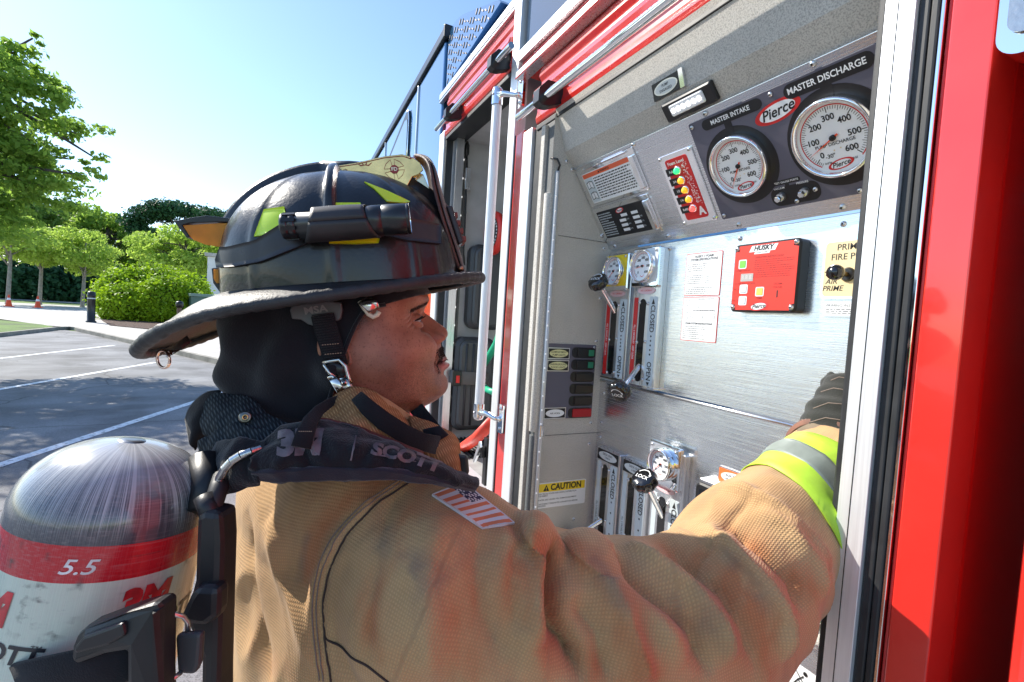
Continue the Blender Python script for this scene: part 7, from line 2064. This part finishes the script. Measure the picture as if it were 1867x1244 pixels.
for k in range(60):
    t = k/59*(len(pts)-1); i0 = min(int(t), len(pts)-2); p = pts[i0].lerp(pts[i0+1], t-i0); q = pts[i0].lerp(pts[i0+1], min(1, t-i0+.2)); 
    if (q-p).length < 1e-5: continue
    b.cyl(p, p+(q-p).normalized()*.0012, .0042, .0042, STEELB if 0 else mat('spring_steel', (.6, .6, .6), .25, metal=1.), 12)
b.tube(pts, .0035, BLK, 10); b.build('spring_sleeve', pack)
# shoulder strap: padded, dark, with lettering
PAD = fabric('pad_fabric', (.013, .0125, .016), 420, strength=1.)
PADR = mat('pad_scorched', (.10, .026, .020), .8, bump=(300, .7, .001), var=(30, .3))
tx_ = [(466, 826, .490), (482, 806, .492), (510, 790, .496), (545, 778, .502), (590, 770, .508), (650, 784, .512), (710, 805, .517), (770, 830, .528), (825, 856, .548), (866, 880, .574)]
bx_ = [(462, 866, .478), (478, 872, .474), (508, 876, .472), (545, 875, .472), (595, 872, .476), (655, 869, .482), (715, 871, .492), (772, 876, .510), (824, 883, .534), (864, 890, .570)]
def row_(t, bulge): return [(p[0]*(1-t)+q[0]*t, p[1]*(1-t)+q[1]*t, p[2]*(1-t)+q[2]*t-bulge) for p, q in zip(tx_, bx_)]
top_, r1, r2, r3, r4 = tx_, row_(.25, .016), row_(.5, .020), row_(.78, .014), bx_
strap_o = loft('shoulder_strap', [top_, r1, r2, r3, r4], PAD, pack, .006, 1, .007)
loft('strap_piping', [[(x, y-4, d+.004) for x, y, d in top_[3:8]], [(x, y+6, d-.003) for x, y, d in top_[3:8]]], PADR, pack, .006, 1, .003)
loft('strap_webbing', [[(x, y+1, d-.006) for x, y, d in r3], [(x, y+3, d-.008) for x, y, d in r4]], fabric('strap_web', (.026, .024, .034), 600), pack, .006, 1, .003)
dg = bpy.context.evaluated_depsgraph_get(); bpy.context.view_layer.update(); dg = bpy.context.evaluated_depsgraph_get()
es = strap_o.evaluated_get(dg); em = es.to_mesh(); sbv = BVHTree.FromPolygons([tuple(v.co) for v in em.vertices], [tuple(p.vertices) for p in em.polygons]); es.to_mesh_clear()
PINK = mat('faded_print', (.14, .105, .115), .6, var=(60, .3)); b = MB()
path = [(500, 812), (570, 808), (640, 813), (700, 823), (760, 838), (850, 868)]
def strap_text(body, hpx, start, sx, bold):
    vs, fs = fine_text(body, 'LEFT', bold, .1, .12); out = []; L_ = [math.dist(path[i], path[i+1]) for i in range(len(path)-1)]
    for x, y in vs:
        q = start+x*hpx*sx; i = 0
        while i < len(L_)-1 and q > L_[i]: q -= L_[i]; i += 1
        tx = (path[i+1][0]-path[i][0])/L_[i]; ty = (path[i+1][1]-path[i][1])/L_[i]
        px_ = path[i][0]+tx*q+ty*y*hpx; py_ = path[i][1]+ty*q-tx*y*hpx
        r_ = cast(px_, py_, sbv, out[-1] if out else (AT(px_, py_, d=.47), Vector((0, -1, 0)))); out.append(r_)
    b.add([h+n*.0008 for h, n in out], fs, PINK)
for a_ in (('3M', 60, 4, 1.05, .07), ('|', 48, 142, .5, .02), ('SCOTT', 30, 178, 1.35, .05)):
    b = MB(); strap_text(*a_); b.build('lettering', strap_o)
loft('strap_padding', [[(404, 812, .520), (430, 804, .500), (458, 804, .492), (486, 806, .488)], [(392, 845, .505), (420, 838, .482), (450, 836, .474), (480, 838, .470)], [(392, 878, .495), (418, 872, .476), (448, 868, .468), (478, 872, .466)], [(402, 900, .495), (424, 893, .480), (450, 884, .474), (476, 880, .472)]], PAD, pack, .008, 1, .006)
slab('reflective_trim', [(403, 872), (413, 870), (410, 905), (402, 902)], .498, .004, LIMEC, .001, coat)
slab('reflective_trim', [(388, 1130), (399, 1095), (406, 1300), (385, 1300)], .505, .004, LIMEC, .001, coat)
# chest straps crossing the collar
b = MB(); b.ribbon([AT(x, y, d=d) for x, y, d in ((650, 722, .522), (672, 745, .516), (700, 768, .518), (735, 790, .528), (770, 806, .545), (798, 812, .565))], [-AT(x, 760, d=1.) for x in (650, 672, 700, 735, 770, 798)], [.014, .018, .020, .020, .020, .022], .0025, WEB); b.build('chest_strap', pack)
b = MB(); b.ribbon([AT(x, y, d=d) for x, y, d in ((757, 742, .64), (775, 765, .62), (795, 790, .60))], -_f, .020, .003, WEB); b.ribbon([AT(776, 796, d=.575), AT(800, 790, d=.572), AT(806, 800, d=.572)], -_f, .018, .006, WEB); b.build('chest_strap', pack)
slab('strap_clip', [(832, 828), (852, 832), (855, 866), (838, 872), (830, 850)], .585, .010, BLK, .003)

b = MB(); P_ = [AT(x, y, d=d) for x, y, d in ((628, 724, .552), (604, 733, .535), (582, 748, .512), (566, 768, .486), (556, 792, .462), (549, 816, .454))]
b.ribbon(P_, [-p.normalized() for p in P_], [.008, .010, .012, .015, .017, .018], .0025, WEB)
b.build('strap_tail', strap)
b = MB(); p = AT(557, 787, d=.460)
for k in range(7): b.ribbon([p+_r*(-.0065+k*.0019), p+_r*(-.0055+k*.0019)+_u*.0002], -p.normalized(), .0008, .0006, MATS['thread'])
b.build('stitching', strap)
